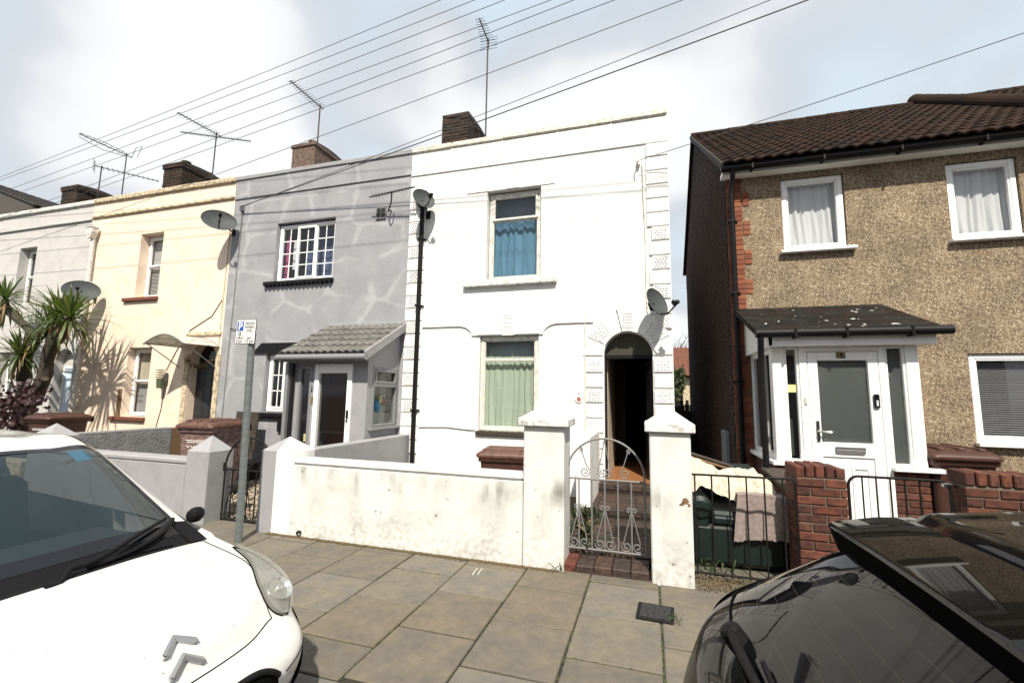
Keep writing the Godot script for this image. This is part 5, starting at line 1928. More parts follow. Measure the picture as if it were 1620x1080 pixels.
	for k in 5:
		b = MB.new()
		var x := 1.232 + k * 0.076
		b.span(x, x + 0.066, 0.98, 1.085 - absf(k - 2.0) * 0.006 + rnd(-0.006, 0.006), -4.955, -4.605, 0.008)
		put("capping_brick", b, m["brick%d" % (k % 5)], w)
	w = thing("low_brown_wall", "low dark brick wall with sloping coping running back to the porch", "wall", Vector3(1.36, 0, -5.45))
	b = MB.new()
	b.span(1.27, 1.45, 0, 0.78, -5.95, -4.965)
	put("mortar_core", b, m.dark_mortar, w)
	brick_parts(w, lay(1.26, 1.46, 0.0, 0.75, -5.95, -4.96, "L", 0.003))
	b = MB.new()
	b.x = Transform3D(Basis(Vector3.RIGHT, 0.05), Vector3(1.36, 0.82, -5.46))
	b.box(Vector3.ZERO, Vector3(0.25, 0.06, 0.98), 0.012)
	put("coping", b, m.rotten_board, w)
	w = thing("brick_garden_wall", "red brick garden wall in front of the brown bin, right edge", "wall", Vector3(3.6, 0, -4.75))
	b = MB.new()
	b.span(2.43, 4.6, 0, 0.99, -4.81, -4.612)
	put("mortar_core", b, m.mortar, w)
	brick_parts(w, lay(2.42, 4.62, 0.0, 0.975, -4.82, -4.60, "FL", 0.004))
	for k in 28:
		b = MB.new()
		var x := 2.422 + k * 0.078
		b.span(x, x + 0.067, 0.99, 1.10 + rnd(-0.008, 0.006), -4.82 + rnd(-0.01, 0.01), -4.60 + rnd(-0.006, 0.008), 0.01)
		put("capping_brick", b, m["brick%d" % (rng.randi() % 5)], w)


# ---------------------------------------------------------------- gates
func scroll(c: Vector3, r: float, from: float, turns: float, dirn := 1.0) -> Array:   # an inward spiral in the x-y plane
	var p := []
	var n := 22
	for k in n + 1:
		var t := float(k) / n
		var a := from + dirn * turns * TAU * t
		var q := r * (1.0 - 0.75 * t)
		p.append(c + Vector3(cos(a), sin(a), 0) * q)
	return p


func arched_gate(g: Node3D, w: float, y0: float, y1: float, mt: Material, r: float) -> void:   # local: hinge side at x = 0, in the plane z = 0
	var o := origin(g)
	var mk := func(called: String, lists: Array, rr: float) -> void:
		var b := MB.new()
		b.x = Transform3D(Basis(), o)
		for l in lists:
			b.tube(l, rr, 6)
		put(called, b, mt, g)
	var arch := []
	for k in 25:
		var a := PI * k / 24
		arch.append(Vector3(w / 2 - w / 2 * cos(a), y1 + w / 2 * sin(a), 0))
	mk.call("arch", [arch], r)
	mk.call("stile", [[Vector3(0, y0 - 0.02, 0), Vector3(0, y1, 0)]], r)
	mk.call("stile", [[Vector3(w, y0 - 0.02, 0), Vector3(w, y1, 0)]], r)
	mk.call("rail", [[Vector3(0, y1 - 0.02, 0), Vector3(w, y1 - 0.02, 0)]], r * 0.9)
	mk.call("rail", [[Vector3(0, y0, 0), Vector3(w, y0, 0)]], r * 0.9)
	for k in 5:
		var x := w * (k + 1) / 6
		mk.call("bar", [[Vector3(x, y0, 0), Vector3(x, y1 - 0.02, 0)]], r * 0.72)
	for k in [0, 2, 4]:
		var x: float = w * (k + 1) / 6
		var l := []
		for s in [-1.0, 1.0]:
			l.append(scroll(Vector3(x + s * 0.028, y0 + 0.40, 0), 0.027, PI / 2 + s * PI / 2 * 1.1, 1.1, -s))
			l.append([Vector3(x, y0 + 0.40, 0.002), Vector3(x + s * w * 0.055, y0 + 0.24, 0.002), Vector3(x + s * w * 0.105, y0 + 0.085, 0.002)])
			l.append(scroll(Vector3(x + s * 0.052, y0 + 0.06, 0), 0.05, PI / 2 - s * PI / 2, 1.35, -s))
		mk.call("scrollwork", l, r * 0.5)
	for e in [[0.5, 1.0, 0.0], [0.19, 0.83, -1.0], [0.81, 0.83, 1.0]]:
		var x: float = w * e[0]
		var top: float = y1 + w / 2 * sqrt(maxf(0, 1 - pow(2 * e[0] - 1, 2))) - 0.012
		var l := []
		for s in [-1.0, 1.0]:
			if e[2] != 0.0 and s == e[2]:
				l.append(scroll(Vector3(x - e[2] * 0.0, top - 0.025, 0), 0.025, PI / 2, 1.0, s))
				continue
			var dx: float = s * w * (0.09 if e[2] == 0.0 else 0.12)
			l.append([Vector3(x, top, 0), Vector3(x + dx * 0.55, lerpf(top, y1, 0.55), 0), Vector3(x + dx, y1 + 0.06, 0)])
			l.append(scroll(Vector3(x + dx - s * 0.05, y1 + 0.05, 0), 0.05, PI / 2 - s * PI / 2, 1.4, -s))
		mk.call("scrollwork", l, r * 0.5)


func build_gates() -> void:
	var g := thing("garden_gate", "silver grey arched iron gate with scrolls before the white house door", "gate", Vector3(-0.825, 0, -4.72))
	arched_gate(g, 0.775, 0.14, 0.84, m.silver_iron, 0.0115)
	var b := MB.new()
	b.span(-0.90, -0.82, 0.80, 0.83, -4.73, -4.71, 0.003)
	b.span(-0.875, -0.845, 0.74, 0.88, -4.74, -4.70, 0.006)
	put("hinge", b, m.silver_iron, g)
	g = thing("garden_gate", "black arched iron gate with scrolls between grey piers", "gate", Vector3(-5.30, 0, -4.66))
	arched_gate(g, 0.78, 0.02, 0.66, m.iron, 0.012)
	b = MB.new()
	b.span(-5.34, -5.29, 0.62, 0.72, -4.67, -4.65, 0.004)
	put("hinge", b, m.iron, g)
	g = thing("garden_gate", "low plain black gate before the white porch door", "gate", Vector3(1.66, 0, -4.72))
	b = MB.new()
	var p := [Vector3(1.66, 0.08, -4.72), Vector3(1.66, 0.92, -4.72)]
	for k in 7:
		var a := PI / 2 * k / 6
		p.append(Vector3(1.74 - 0.08 * cos(a), 0.92 + 0.08 * sin(a), -4.72))
	for k in 7:
		var a := PI / 2 * (1 - k / 6.0)
		p.append(Vector3(2.30 + 0.08 * cos(a), 0.92 + 0.08 * sin(a), -4.72))
	p.append(Vector3(2.38, 0.08, -4.72))
	b.tube(p, 0.012, 6)
	b.tube([Vector3(1.66, 0.12, -4.72), Vector3(2.38, 0.12, -4.72)], 0.01, 6)
	put("frame", b, m.iron, g)
	for k in 6:
		b = MB.new()
		b.tube([Vector3(1.765 + k * 0.102, 0.12, -4.72), Vector3(1.765 + k * 0.102, 0.99, -4.72)], 0.007, 5)
		put("bar", b, m.iron, g)
	b = MB.new()
	b.span(2.33, 2.42, 0.955, 0.985, -4.735, -4.70, 0.004)
	put("latch", b, m.chrome, g)
	g = thing("railing", "black iron fence panel in front of the dumped armchair", "railing", Vector3(0.8, 0, -4.62))
	b = MB.new()
	b.tube([Vector3(0.37, 0.945, -4.62), Vector3(1.20, 0.955, -4.62), Vector3(1.225, 0.93, -4.62), Vector3(1.23, 0.05, -4.62)], 0.0105, 6)
	b.tube([Vector3(0.37, 0.08, -4.62), Vector3(1.23, 0.08, -4.62)], 0.0105, 6)
	put("rail", b, m.iron, g)
	for k in 6:
		b = MB.new()
		b.tube([Vector3(0.40 + k * 0.145, 0.06, -4.62), Vector3(0.40 + k * 0.145, 0.95, -4.62)], 0.0075, 5)
		put("bar", b, m.iron, g)


# ---------------------------------------------------------------- dishes, aerials, wires
func dish(at: Vector3, face: Vector3, w: float, hgt: float, wall: Vector3, label: String) -> void:
	var g := thing("satellite_dish", label, "satellite dish", at)
	var zb := face.normalized()
	var xb := Vector3.UP.cross(zb).normalized()
	var yb := zb.cross(xb)
	var t := Transform3D(Basis(xb, yb, zb), at)
	var b := MB.new()
	var rows := []
	for i in 9:
		var r := i / 8.0
		var row := PackedVector3Array()
		for j in 29:
			var a := TAU * (j % 28) / 28
			row.append(Vector3(cos(a) * r * w / 2, sin(a) * r * hgt / 2, 0.07 * r * r - 0.07))
		rows.append(row)
	b.x = t
	b.grid(rows)
	b.tube(Array(rows[8]), 0.006, 5, -1.0, false)
	put("reflector", b, m.dish, g)
	b = MB.new()
	b.x = t
	b.tube([Vector3(0, -hgt * 0.42, -0.02), Vector3(0, -hgt * 0.55, 0.10), Vector3(0, -hgt * 0.42, w * 0.62)], 0.012, 6)
	put("feed_arm", b, m.iron, g)
	b = MB.new()
	b.x = t
	b.box(Vector3(0, -hgt * 0.36, w * 0.62), Vector3(0.06, 0.06, 0.11), 0.015)
	b.tube([Vector3(0, -hgt * 0.34, w * 0.58), Vector3(0, -hgt * 0.27, w * 0.52)], 0.032, 8)
	put("receiver", b, m.black_plastic, g)
	b = MB.new()
	b.x = t
	b.box(Vector3(0, -0.02, -0.11), Vector3(0.1, 0.14, 0.07), 0.01)
	b.x = Transform3D()
	var back := t * Vector3(0, -0.03, -0.14)
	b.tube([back, Vector3(wall.x, back.y - 0.02, (back.z + wall.z) / 2), wall], 0.016, 6)
	b.box(wall, Vector3(0.09, 0.16, 0.02), 0.004)
	put("bracket", b, m.iron, g)


func yagi(g: Node3D, root: Vector3, d: Vector3, l: float, n: int, el: float, grille := true) -> void:   # a boom with cross elements
	var z := d.normalized()
	var x := Vector3.UP.cross(z).normalized()
	var b := MB.new()
	b.tube([root - z * l * 0.12, root + z * l], 0.014, 5)
	put("boom", b, m.aluminium, g)
	b = MB.new()
	for k in n:
		var p := root + z * l * (0.02 + 0.96 * k / (n - 1))
		var e := el * (1.0 - 0.45 * k / (n - 1))
		b.tube([p - x * e / 2, p + x * e / 2], 0.007, 4)
	if grille:
		for k in 5:
			var p := root - z * l * 0.12 + Vector3(0, (k - 2) * 0.07, 0)
			b.tube([p - x * el * 0.6, p + x * el * 0.6], 0.006, 4)
		b.tube([root - z * l * 0.12 + Vector3(0, -0.15, 0), root - z * l * 0.12 + Vector3(0, 0.15, 0)], 0.005, 4)
	put("elements", b, m.aluminium, g)


func build_dishes_and_aerials() -> void:
	var f := Vector3(0.75, 0.33, 0.57)
	dish(Vector3(-8.85, 5.33, -7.08), f, 0.66, 0.50, Vector3(-8.90, 5.2, -7.49), "grey satellite dish between the cream and grey houses")
	dish(Vector3(-12.95, 3.98, -7.05), f, 0.70, 0.52, Vector3(-13.2, 3.85, -7.49), "grey satellite dish behind the spiky tree's crown")
	dish(Vector3(-3.95, 5.28, -7.16), f, 0.43, 0.42, Vector3(-4.02, 5.1, -7.49), "small pale satellite dish by the black downpipe")
	dish(Vector3(0.16, 3.12, -7.14), f, 0.46, 0.47, Vector3(0.28, 3.0, -7.48), "small dark satellite dish above the arched doorway's right side")
	var rods := [
		["tall television aerial above the white house roof", Vector3(-3.3, 6.3, -8.6), 3.30, Vector3(0.05, 0, 1), 0.62, 10],
		["rusty masted television aerial above the grey house chimney", Vector3(-7.95, 7.75, -8.8), 1.25, Vector3(-0.08, 0.05, 1), 0.95, 14],
		["double television aerial above the cream house", Vector3(-11.15, 6.3, -8.6), 2.35, Vector3(-0.1, 0, 1), 1.0, 12],
		["looped television aerial on the pale house, upper of the left pair", Vector3(-14.6, 6.3, -8.6), 2.25, Vector3(-0.1, 0.03, 1), 1.1, 9],
		["low television aerial with end grille, lower of the left pair", Vector3(-14.9, 6.3, -8.2), 1.70, Vector3(0.55, -0.02, -0.7), 1.3, 12]]
	for k in rods.size():
		var r: Array = rods[k]
		var at: Vector3 = r[1]
		var g := thing("television_aerial", r[0], "aerial", at)
		var b := MB.new()
		b.tube([at, at + Vector3(0, r[2], 0)], 0.017, 6)
		b.box(at + Vector3(0, 0.06, 0), Vector3(0.08, 0.12, 0.08), 0.01)
		put("mast", b, m.grey_wood if k == 1 else m.aluminium, g)
		var top: Vector3 = at + Vector3(0, r[2] - 0.05, 0)
		yagi(g, top, r[3], r[4], r[5], 0.34, k == 0 or k == 4)
		if k == 2:
			yagi(g, top + Vector3(0, -0.08, 0), Vector3(-0.85, 0, 0.5), 0.85, 14, 0.22, false)
			yagi(g, top + Vector3(0, -0.08, 0), Vector3(0.85, 0, -0.5), 0.85, 12, 0.22, false)
		if k == 3:
			b = MB.new()
			for s in [-1.0, 1.0]:
				b.tube([top + Vector3(0.0, 0.05 * s, 0), top + Vector3(-0.1, 0.12 * s, 0.55), top + Vector3(-0.1, 0.06 * s, 1.1)], 0.008, 5)
			b.tube([top + Vector3(0.2, -0.15, 0.0), top + Vector3(0.2, 0.25, -0.1), top + Vector3(0.45, 0.25, -0.1), top + Vector3(0.45, -0.15, 0.0)], 0.007, 5)
			put("loop", b, m.aluminium, g)
	var g := thing("wall_aerial", "small aerial on a curved bracket fixed to the grey house", "aerial", Vector3(-4.75, 5.4, -7.4))
	var b := MB.new()
	b.tube([Vector3(-4.85, 5.28, -7.49), Vector3(-4.85, 5.22, -7.38), Vector3(-4.78, 5.22, -7.3), Vector3(-4.72, 5.32, -7.27), Vector3(-4.70, 5.52, -7.25)], 0.014, 6)
	put("bracket", b, m.aluminium, g)
	yagi(g, Vector3(-5.1, 5.50, -7.25), Vector3(1, 0.03, 0.1), 0.95, 14, 0.16, false)


func build_wires() -> void:
	var t := "overhead wire crossing the sky, %s"
	var list := [
		[Vector3(-22, 7.33, -7.6), Vector3(12.64, 9.35, -4.79), 0.25, "topmost of all", 0.005], [Vector3(-22.9, 7.18, -7.6), Vector3(12.76, 8.93, -4.79), 0.25, "second from the top", 0.005],
		[Vector3(-23.8, 6.62, -7.6), Vector3(12.88, 8.9, -4.79), 0.25, "third from the top", 0.005], [Vector3(-24.7, 6.39, -7.6), Vector3(12.64, 8.44, -4.79), 0.25, "fourth from the top", 0.0048],
		[Vector3(-25.6, 5.46, -7.6), Vector3(12.76, 8.69, -4.79), 0.25, "fifth, above the cream house chimney", 0.005], [Vector3(-22, 5.89, -7.6), Vector3(12.88, 8.41, -4.79), 0.25, "sixth, above the grey house chimney", 0.005],
		[Vector3(-22.9, 4.72, -7.6), Vector3(12.64, 8.34, -4.79), 0.25, "dipping in front of the cream parapet", 0.005], [Vector3(-8.68, 5.72, -7.4), Vector3(12.76, 8.52, -4.79), 0.12, "thin one tied to the grey house bracket", 0.0055],
		[Vector3(-8.66, 5.74, -7.4), Vector3(12.88, 8.11, -4.79), 0.12, "thick one tied to the grey house bracket", 0.009], [Vector3(-0.05, 5.58, -7.35), Vector3(12.64, 7.29, -4.79), 0.12, "tied to the white house's right corner", 0.0055]]
	for e in list:
		var pts := []
		for k in 41:
			var s := k / 40.0
			var p: Vector3 = e[0].lerp(e[1], s)
			p.y -= 4.0 * e[2] * s * (1 - s)
			pts.append(p)
		var b := MB.new()
		b.tube(pts, e[4], 5)
		tag(put("overhead_wire", b, m.wire), t % e[3], "wire", "overhead wires across the sky")
	var g := thing("telegraph_pole", "wooden telegraph pole carrying the overhead wires, right of the view", "pole", Vector3(12.76, 0, -4.9))
	var b := MB.new()
	b.tube([Vector3(12.76, -0.2, -4.9), Vector3(12.76, 9.6, -4.9)], 0.14, 12, 0.1)
	put("pole", b, m.grey_wood, g)
	b = MB.new()
	b.span(12.4, 13.1, 9.28, 9.36, -4.84, -4.74, 0.01)
	put("cross_arm", b, m.grey_wood, g)


# ---------------------------------------------------------------- wheeled bins
func wheelie_bin(label: String, body: Material, lid: Material, at: Vector3, turn: float, k: float, writing: bool) -> void:
	var g := thing("wheelie_bin", label, "bin", Vector3.ZERO, "wheelie bins in the front gardens")
	var b := MB.new()
	var ring := func(w: float, d: float, y: float, r: float) -> PackedVector3Array:
		var p := PackedVector3Array()
		for c in [[1, 1], [-1, 1], [-1, -1], [1, -1]]:
			for e in 4:
				var a0: float = [0.0, PI / 2, PI, PI * 1.5][[[1, 1], [-1, 1], [-1, -1], [1, -1]].find(c)]
				var a := a0 + PI / 2 * e / 3
				p.append(Vector3(c[0] * (w / 2 - r) + r * cos(a), y, c[1] * (d / 2 - r) + r * sin(a)))
		p.append(p[0])
		return p
	var rows := [ring.call(0.44, 0.50, 0.03, 0.04), ring.call(0.45, 0.51, 0.05, 0.05), ring.call(0.53, 0.64, 0.90, 0.05), ring.call(0.54, 0.65, 0.905, 0.05), ring.call(0.575, 0.69, 0.91, 0.05), ring.call(0.58, 0.70, 0.975, 0.05)]
	b.grid(rows, true)
	put("body", b, body, g)
	b = MB.new()
	rows = [ring.call(0.60, 0.75, 0.965, 0.06), ring.call(0.605, 0.76, 0.985, 0.06), ring.call(0.60, 0.75, 1.01, 0.08), ring.call(0.52, 0.64, 1.045, 0.10), ring.call(0.35, 0.4, 1.065, 0.10), ring.call(0.02, 0.02, 1.07, 0.01)]
	b.grid(rows, true)
	for e in 3:
		b.span(-0.2 + e * 0.17, -0.14 + e * 0.17, 1.03, 1.075, -0.28, 0.3, 0.012)
	put("lid", b, lid, g)
	b = MB.new()
	b.tube([Vector3(-0.24, 0.98, -0.40), Vector3(0.24, 0.98, -0.40)], 0.018, 8)
	b.span(-0.25, -0.2, 0.9, 1.0, -0.42, -0.33, 0.01)
	b.span(0.2, 0.25, 0.9, 1.0, -0.42, -0.33, 0.01)
	put("handle", b, m.black_plastic, g)
	for s in [-1.0, 1.0]:
		b = MB.new()
		b.x = Transform3D(Basis(Vector3.BACK, PI / 2), Vector3(s * 0.25, 0.1, -0.26))
		b.lathe([Vector2(0.0, -0.025), Vector2(0.08, -0.025), Vector2(0.1, -0.012), Vector2(0.1, 0.012), Vector2(0.08, 0.025), Vector2(0, 0.025)], 16)
		put("wheel", b, m.tyre, g)
	if writing:   # the council's faded white marks
		b = MB.new()
		var f := func(y: float) -> float: return 0.255 + (y - 0.05) / 0.85 * 0.065 + 0.004
		for l in [[-0.14, 0.80, 0.28], [-0.12, 0.775, 0.24]]:
			b.box(Vector3(l[0] + l[2] / 2, l[1], f.call(l[1])), Vector3(l[2], 0.008, 0.004))
		var pts := []
		for e in 40:
			var s := e / 39.0
			var y := 0.715 + 0.013 * sin(s * TAU * 4.5) * (0.6 + 0.4 * sin(s * 9.0))
			pts.append(Vector3(-0.14 + 0.28 * s, y, f.call(y) + 0.002))
		b.tube(pts, 0.004, 4)
		for e in 5:
			b.box(Vector3(-0.08 + e * 0.04, 0.55, f.call(0.55)), Vector3(0.022, 0.03, 0.004))
		put("printed_marks", b, m.print_white, g)
	g.position = at
	g.rotation.y = turn
	g.scale = Vector3.ONE * k


func build_bins() -> void:
	wheelie_bin("dark brown wheelie bin beside the white downpipe of the cream house", m.bin_brown, m.bin_brown, Vector3(-11.25, 0.02, -6.05), 0.1, 1.06, true)
	wheelie_bin("faded pinkish brown wheelie bin with white marks in the grey garden", m.bin_faded, m.bin_lid_faded, Vector3(-6.72, -0.02, -5.65), 0.12, 1.13, true)
	wheelie_bin("reddish brown wheelie bin lid showing over the white garden wall", m.bin_brown, m.bin_lid_faded, Vector3(-1.72, 0.03, -5.5), -1.45, 0.90, false)
	wheelie_bin("dark brown wheelie bin beside the porch behind the right brick wall", m.bin_brown, m.bin_brown, Vector3(3.16, 0.01, -6.35), 0.06, 1.08, true)
	var b := MB.new()
	b.x = Transform3D(Basis(Vector3.RIGHT, -0.06), Vector3(-7.72, 0.0, -7.12))
	b.span(-0.28, 0.28, 0.0, 1.24, -0.02, 0.02, 0.004)
	b.span(-0.25, 0.25, 0.9, 1.0, 0.02, 0.035, 0.004)
	tag(put("old_board", b, m.rotten_board), "weathered brown board leaning under the grey house window", "board")
	var g := thing("storage_crate", "black plastic crate on the gravel below the brown board", "crate", Vector3(-7.4, 0.0, -6.85))
	b = MB.new()
	b.span(-7.75, -7.1, 0.0, 0.28, -7.05, -6.65, 0.02)
	put("body", b, m.black_plastic, g)
	b = MB.new()
	b.span(-7.78, -7.07, 0.281, 0.34, -7.08, -6.62, 0.02)
	put("lid", b, m.black_plastic, g)


# ---------------------------------------------------------------- cars: a net of control points (distance from the end, half width, height), smoothed
func net(rows: Array) -> Array:
	var out := []
	for r in rows:
		var l := PackedVector3Array()
		for k in range(0, r.size(), 3):
			l.append(Vector3(r[k], r[k + 2], r[k + 1]))
		out.append(l)
	return out


func surf(c: Array, u: float, v: float) -> Vector3:   # v below 0 is the mirrored side; returns car-local (x forward is minus the first number)
	var g := -1.0 if v < 0 else 1.0
	v = absf(v)
	var n: int = c.size()
	var w: int = c[0].size()
	var i := clampi(int(u), 0, n - 2)
	var j := clampi(int(v), 0, w - 2)
	var q := []
	for a in range(i - 1, i + 3):
		var r: PackedVector3Array = c[clampi(a, 0, n - 1)]
		var pre: Vector3 = r[j - 1] if j > 0 else Vector3(r[1].x, r[1].y, -r[1].z)
		q.append(r[j].cubic_interpolate(r[j + 1], pre, r[mini(j + 2, w - 1)], v - j))
	var p: Vector3 = q[1].cubic_interpolate(q[2], q[0], q[3], u - i)
	return Vector3(-p.x, p.y, -p.z * g)


func surf_off(c: Array, u: float, v: float, off: float) -> Vector3:
	var p := surf(c, u, v)
	if off == 0.0:
		return p
	var e := 0.03
	var a := surf(c, minf(u + e, c.size() - 1.0), v) - surf(c, maxf(u - e, 0.0), v)
	var b := surf(c, u, v + e) - surf(c, u, v - e)
	var nn := a.cross(b).normalized()
	var mid := Vector3(surf(c, c.size() / 2.0, 0.0).x, 0.6, 0)
	if nn.dot(p - mid) < 0:
		nn = -nn
	return p + nn * off


func patch(b: MB, c: Array, u0: float, u1: float, v0: float, v1: float, off := 0.0, k := 8.0, shape = null) -> void:
	var nu := maxi(2, int(ceil((u1 - u0) * k)))
	var nv := maxi(2, int(ceil(absf(v1 - v0) * k)))
	var rows := []
	for i in nu + 1:
		var row := PackedVector3Array()
		for j in nv + 1:
			var s := float(i) / nu
			var t := float(j) / nv
			var u := lerpf(u0, u1, s)
			var v := lerpf(v0, v1, t)
			if shape != null:
				var e: Vector2 = shape.call(s, t)
				u = e.x
				v = e.y
			row.append(surf_off(c, u, v, off))
		rows.append(row)
	var i2 := nu / 2
	var j2 := nv / 2
	var nn: Vector3 = (rows[i2 + 1][j2] - rows[i2][j2]).cross(rows[i2][j2 + 1] - rows[i2][j2])
	var mid := Vector3(surf(c, c.size() / 2.0, 0.0).x, 0.6, 0)
	b.grid(rows, nn.dot(rows[i2][j2] - mid) < 0)


func seam(b: MB, c: Array, list: Array, r := 0.004, off := 0.0) -> void:
	for l in list:
		var pts := []
		for k in 25:
			var s := k / 24.0
			pts.append(surf_off(c, lerpf(l[0], l[1], s), lerpf(l[2], l[3], s), off))
		b.tube(pts, r, 5)


func wheel(g: Node3D, at: Vector3, r: float, out: float) -> void:
	var t := Transform3D(Basis(Vector3.RIGHT, PI / 2 * out), at)
	var b := MB.new()
	b.x = t
	b.lathe([Vector2(r * 0.62, 0.09), Vector2(r * 0.9, 0.095), Vector2(r, 0.07), Vector2(r, -0.07), Vector2(r * 0.9, -0.09), Vector2(r * 0.62, -0.09)], 28)
	var w := put("wheel", b, m.tyre, g)
	b = MB.new()
	b.x = t
	b.lathe([Vector2(0, 0.075), Vector2(0.06, 0.078), Vector2(0.07, 0.06), Vector2(r * 0.5, 0.05), Vector2(r * 0.56, 0.09), Vector2(r * 0.64, 0.09), Vector2(r * 0.64, -0.05), Vector2(0, -0.05)], 24)
	put("rim", b, m.rim, w)


func build_white_car() -> void:
	var at := Vector3(-1.63, -0.11, -1.49)
	var g := thing("parked_car", "white small hatchback parked at the kerb, bonnet towards the camera", "car", at, "cars parked along the kerb")
	var c := net([
		[0.10, 0, 0.20, 0.11, 0.30, 0.20, 0.17, 0.52, 0.20, 0.30, 0.68, 0.20, 0.45, 0.75, 0.20, 0.62, 0.77, 0.20],
		[0.0, 0, 0.44, 0.02, 0.30, 0.44, 0.09, 0.54, 0.45, 0.22, 0.70, 0.44, 0.42, 0.785, 0.42, 0.62, 0.80, 0.30],
		[0.14, 0, 0.60, 0.155, 0.28, 0.605, 0.23, 0.49, 0.615, 0.25, 0.645, 0.58, 0.42, 0.775, 0.55, 0.66, 0.805, 0.40],
		[0.25, 0, 0.735, 0.27, 0.28, 0.73, 0.37, 0.55, 0.725, 0.37, 0.71, 0.70, 0.50, 0.79, 0.60, 0.72, 0.81, 0.40],
		[0.48, 0, 0.825, 0.50, 0.30, 0.82, 0.58, 0.635, 0.80, 0.60, 0.75, 0.775, 0.70, 0.80, 0.62, 0.80, 0.81, 0.40],
		[0.90, 0, 0.90, 0.91, 0.33, 0.895, 0.94, 0.665, 0.865, 0.93, 0.765, 0.84, 0.95, 0.81, 0.62, 0.95, 0.81, 0.38],
		[1.02, 0, 0.945, 1.03, 0.33, 0.94, 1.05, 0.68, 0.90, 1.08, 0.77, 0.88, 1.08, 0.81, 0.62, 1.08, 0.81, 0.36],
		[1.78, 0, 1.405, 1.79, 0.30, 1.40, 1.85, 0.60, 1.355, 1.75, 0.775, 0.93, 1.75, 0.815, 0.62, 1.75, 0.80, 0.32],
		[2.3, 0, 1.465, 2.3, 0.30, 1.46, 2.3, 0.615, 1.41, 2.3, 0.78, 0.96, 2.3, 0.815, 0.62, 2.3, 0.80, 0.32],
		[3.0, 0, 1.43, 3.0, 0.30, 1.425, 2.98, 0.58, 1.38, 2.95, 0.765, 1.0, 2.95, 0.80, 0.62, 2.95, 0.79, 0.32],
		[3.30, 0, 1.0, 3.29, 0.30, 1.0, 3.24, 0.62, 0.98, 3.18, 0.74, 0.95, 3.2, 0.78, 0.62, 3.2, 0.76, 0.34],
		[3.43, 0, 0.6, 3.42, 0.30, 0.6, 3.36, 0.6, 0.6, 3.3, 0.70, 0.6, 3.28, 0.76, 0.5, 3.25, 0.76, 0.36],
		[3.38, 0, 0.3, 3.38, 0.30, 0.3, 3.33, 0.58, 0.3, 3.28, 0.68, 0.3, 3.26, 0.74, 0.3, 3.24, 0.75, 0.3]])
	var mk := func(called: String, mt: Material, list: Array, off := 0.0, k := 8.0) -> MeshInstance3D:
		var b := MB.new()
		b.x = Transform3D(Basis(), at)
		for l in list:
			patch(b, c, l[0], l[1], l[2], l[3], off, k)
		return put(called, b, mt, g)
	mk.call("front_bumper", m.car_white, [[0, 2, -5, 5]], 0.0, 10.0)
	mk.call("bonnet", m.car_white, [[2, 5, -2, 2]], 0.0, 10.0)
	mk.call("wing", m.car_white, [[2, 6, 2, 5]], 0.0, 10.0)
	mk.call("wing", m.car_white, [[2, 6, -5, -2]], 0.0, 10.0)
	mk.call("cowl", m.trim, [[5, 6, -2, 2]])
	mk.call("windscreen", m.car_glass, [[6, 7, -2, 2]])
	mk.call("roof", m.car_white, [[7, 9, -2, 2]], 0.0, 10.0)
	mk.call("side_window", m.car_glass, [[6, 9, 2.12, 3]])
	mk.call("side_window", m.car_glass, [[6, 9, -3, -2.12]])
	mk.call("door", m.car_white, [[6, 9, 3, 5]])
	mk.call("door", m.car_white, [[6, 9, -5, -3]])
	mk.call("rear_quarter", m.car_white, [[9, 12, 2, 5]])
	mk.call("rear_quarter", m.car_white, [[9, 12, -5, -2]])
	mk.call("rear_window", m.car_glass, [[9, 10, -2, 2]])
	mk.call("tailgate", m.car_white, [[10, 12, -2, 2]])
	mk.call("roof_rail", m.car_white, [[6, 9, 1.86, 2.14]], 0.004, 14.0)
	mk.call("roof_rail", m.car_white, [[6, 9, -2.14, -1.86]], 0.004, 14.0)
	mk.call("windscreen_border", m.trim_gloss, [[6.0, 6.13, -1.86, 1.86], [6.13, 7.0, 1.77, 1.858], [6.13, 7.0, -1.858, -1.77], [6.95, 7.0, -1.77, 1.77]], 0.003, 16.0)
	var b := MB.new()
	b.x = Transform3D(Basis(), at)
	seam(b, c, [[2, 2, -2, 2], [2, 5, 2, 2], [2, 5, -2, -2], [7, 9, 1.84, 1.84], [7, 9, -1.84, -1.84], [6, 8.9, 3, 3], [6, 8.9, -3, -3], [1.0, 1.0, 1.4, 3.6], [7.0, 7.0, -1.86, 1.86]], 0.0032)
	put("panel_gaps", b, m.gap, g)
	# cowl corner, where the black scuttle turns up the pillar
	mk.call("cowl_corner", m.trim, [[5.03, 6.16, 1.72, 2.16]], 0.006, 14.0)
	mk.call("cowl_corner", m.trim, [[5.03, 6.16, -2.16, -1.72]], 0.006, 14.0)
	b = MB.new()
	b.x = Transform3D(Basis(), at)
	for k in 46:
		for r in 3:
			var p := surf_off(c, 5.22 + r * 0.09, 0.25 + k * 0.026, 0.004)
			b.box(p, Vector3(0.006, 0.006, 0.009), 0.001)
	put("cowl_vent", b, m.gap, g)
	# headlights
	for s in [1.0, -1.0]:
		var lens := func(t: float, q: float, wide: float) -> Vector2:
			var half := 0.57 * pow(maxf(sin(PI * pow(t, 0.72)), 0.0), 0.62) * wide
			return Vector2(lerpf(1.93, 4.5, t), s * (lerpf(2.5, 2.40, t) + (q - 0.5) * 2.0 * half))
		b = MB.new()
		b.x = Transform3D(Basis(), at)
		patch(b, c, 0, 2.4, 0, 1.2, 0.003, 9.0, func(t, q): return lens.call(t, q, 1.0))
		var hl := put("headlight", b, m.lens_bowl, g)
		b = MB.new()
		b.x = Transform3D(Basis(), at)
		var mid := surf_off(c, 2.75, s * 2.52, 0.006)
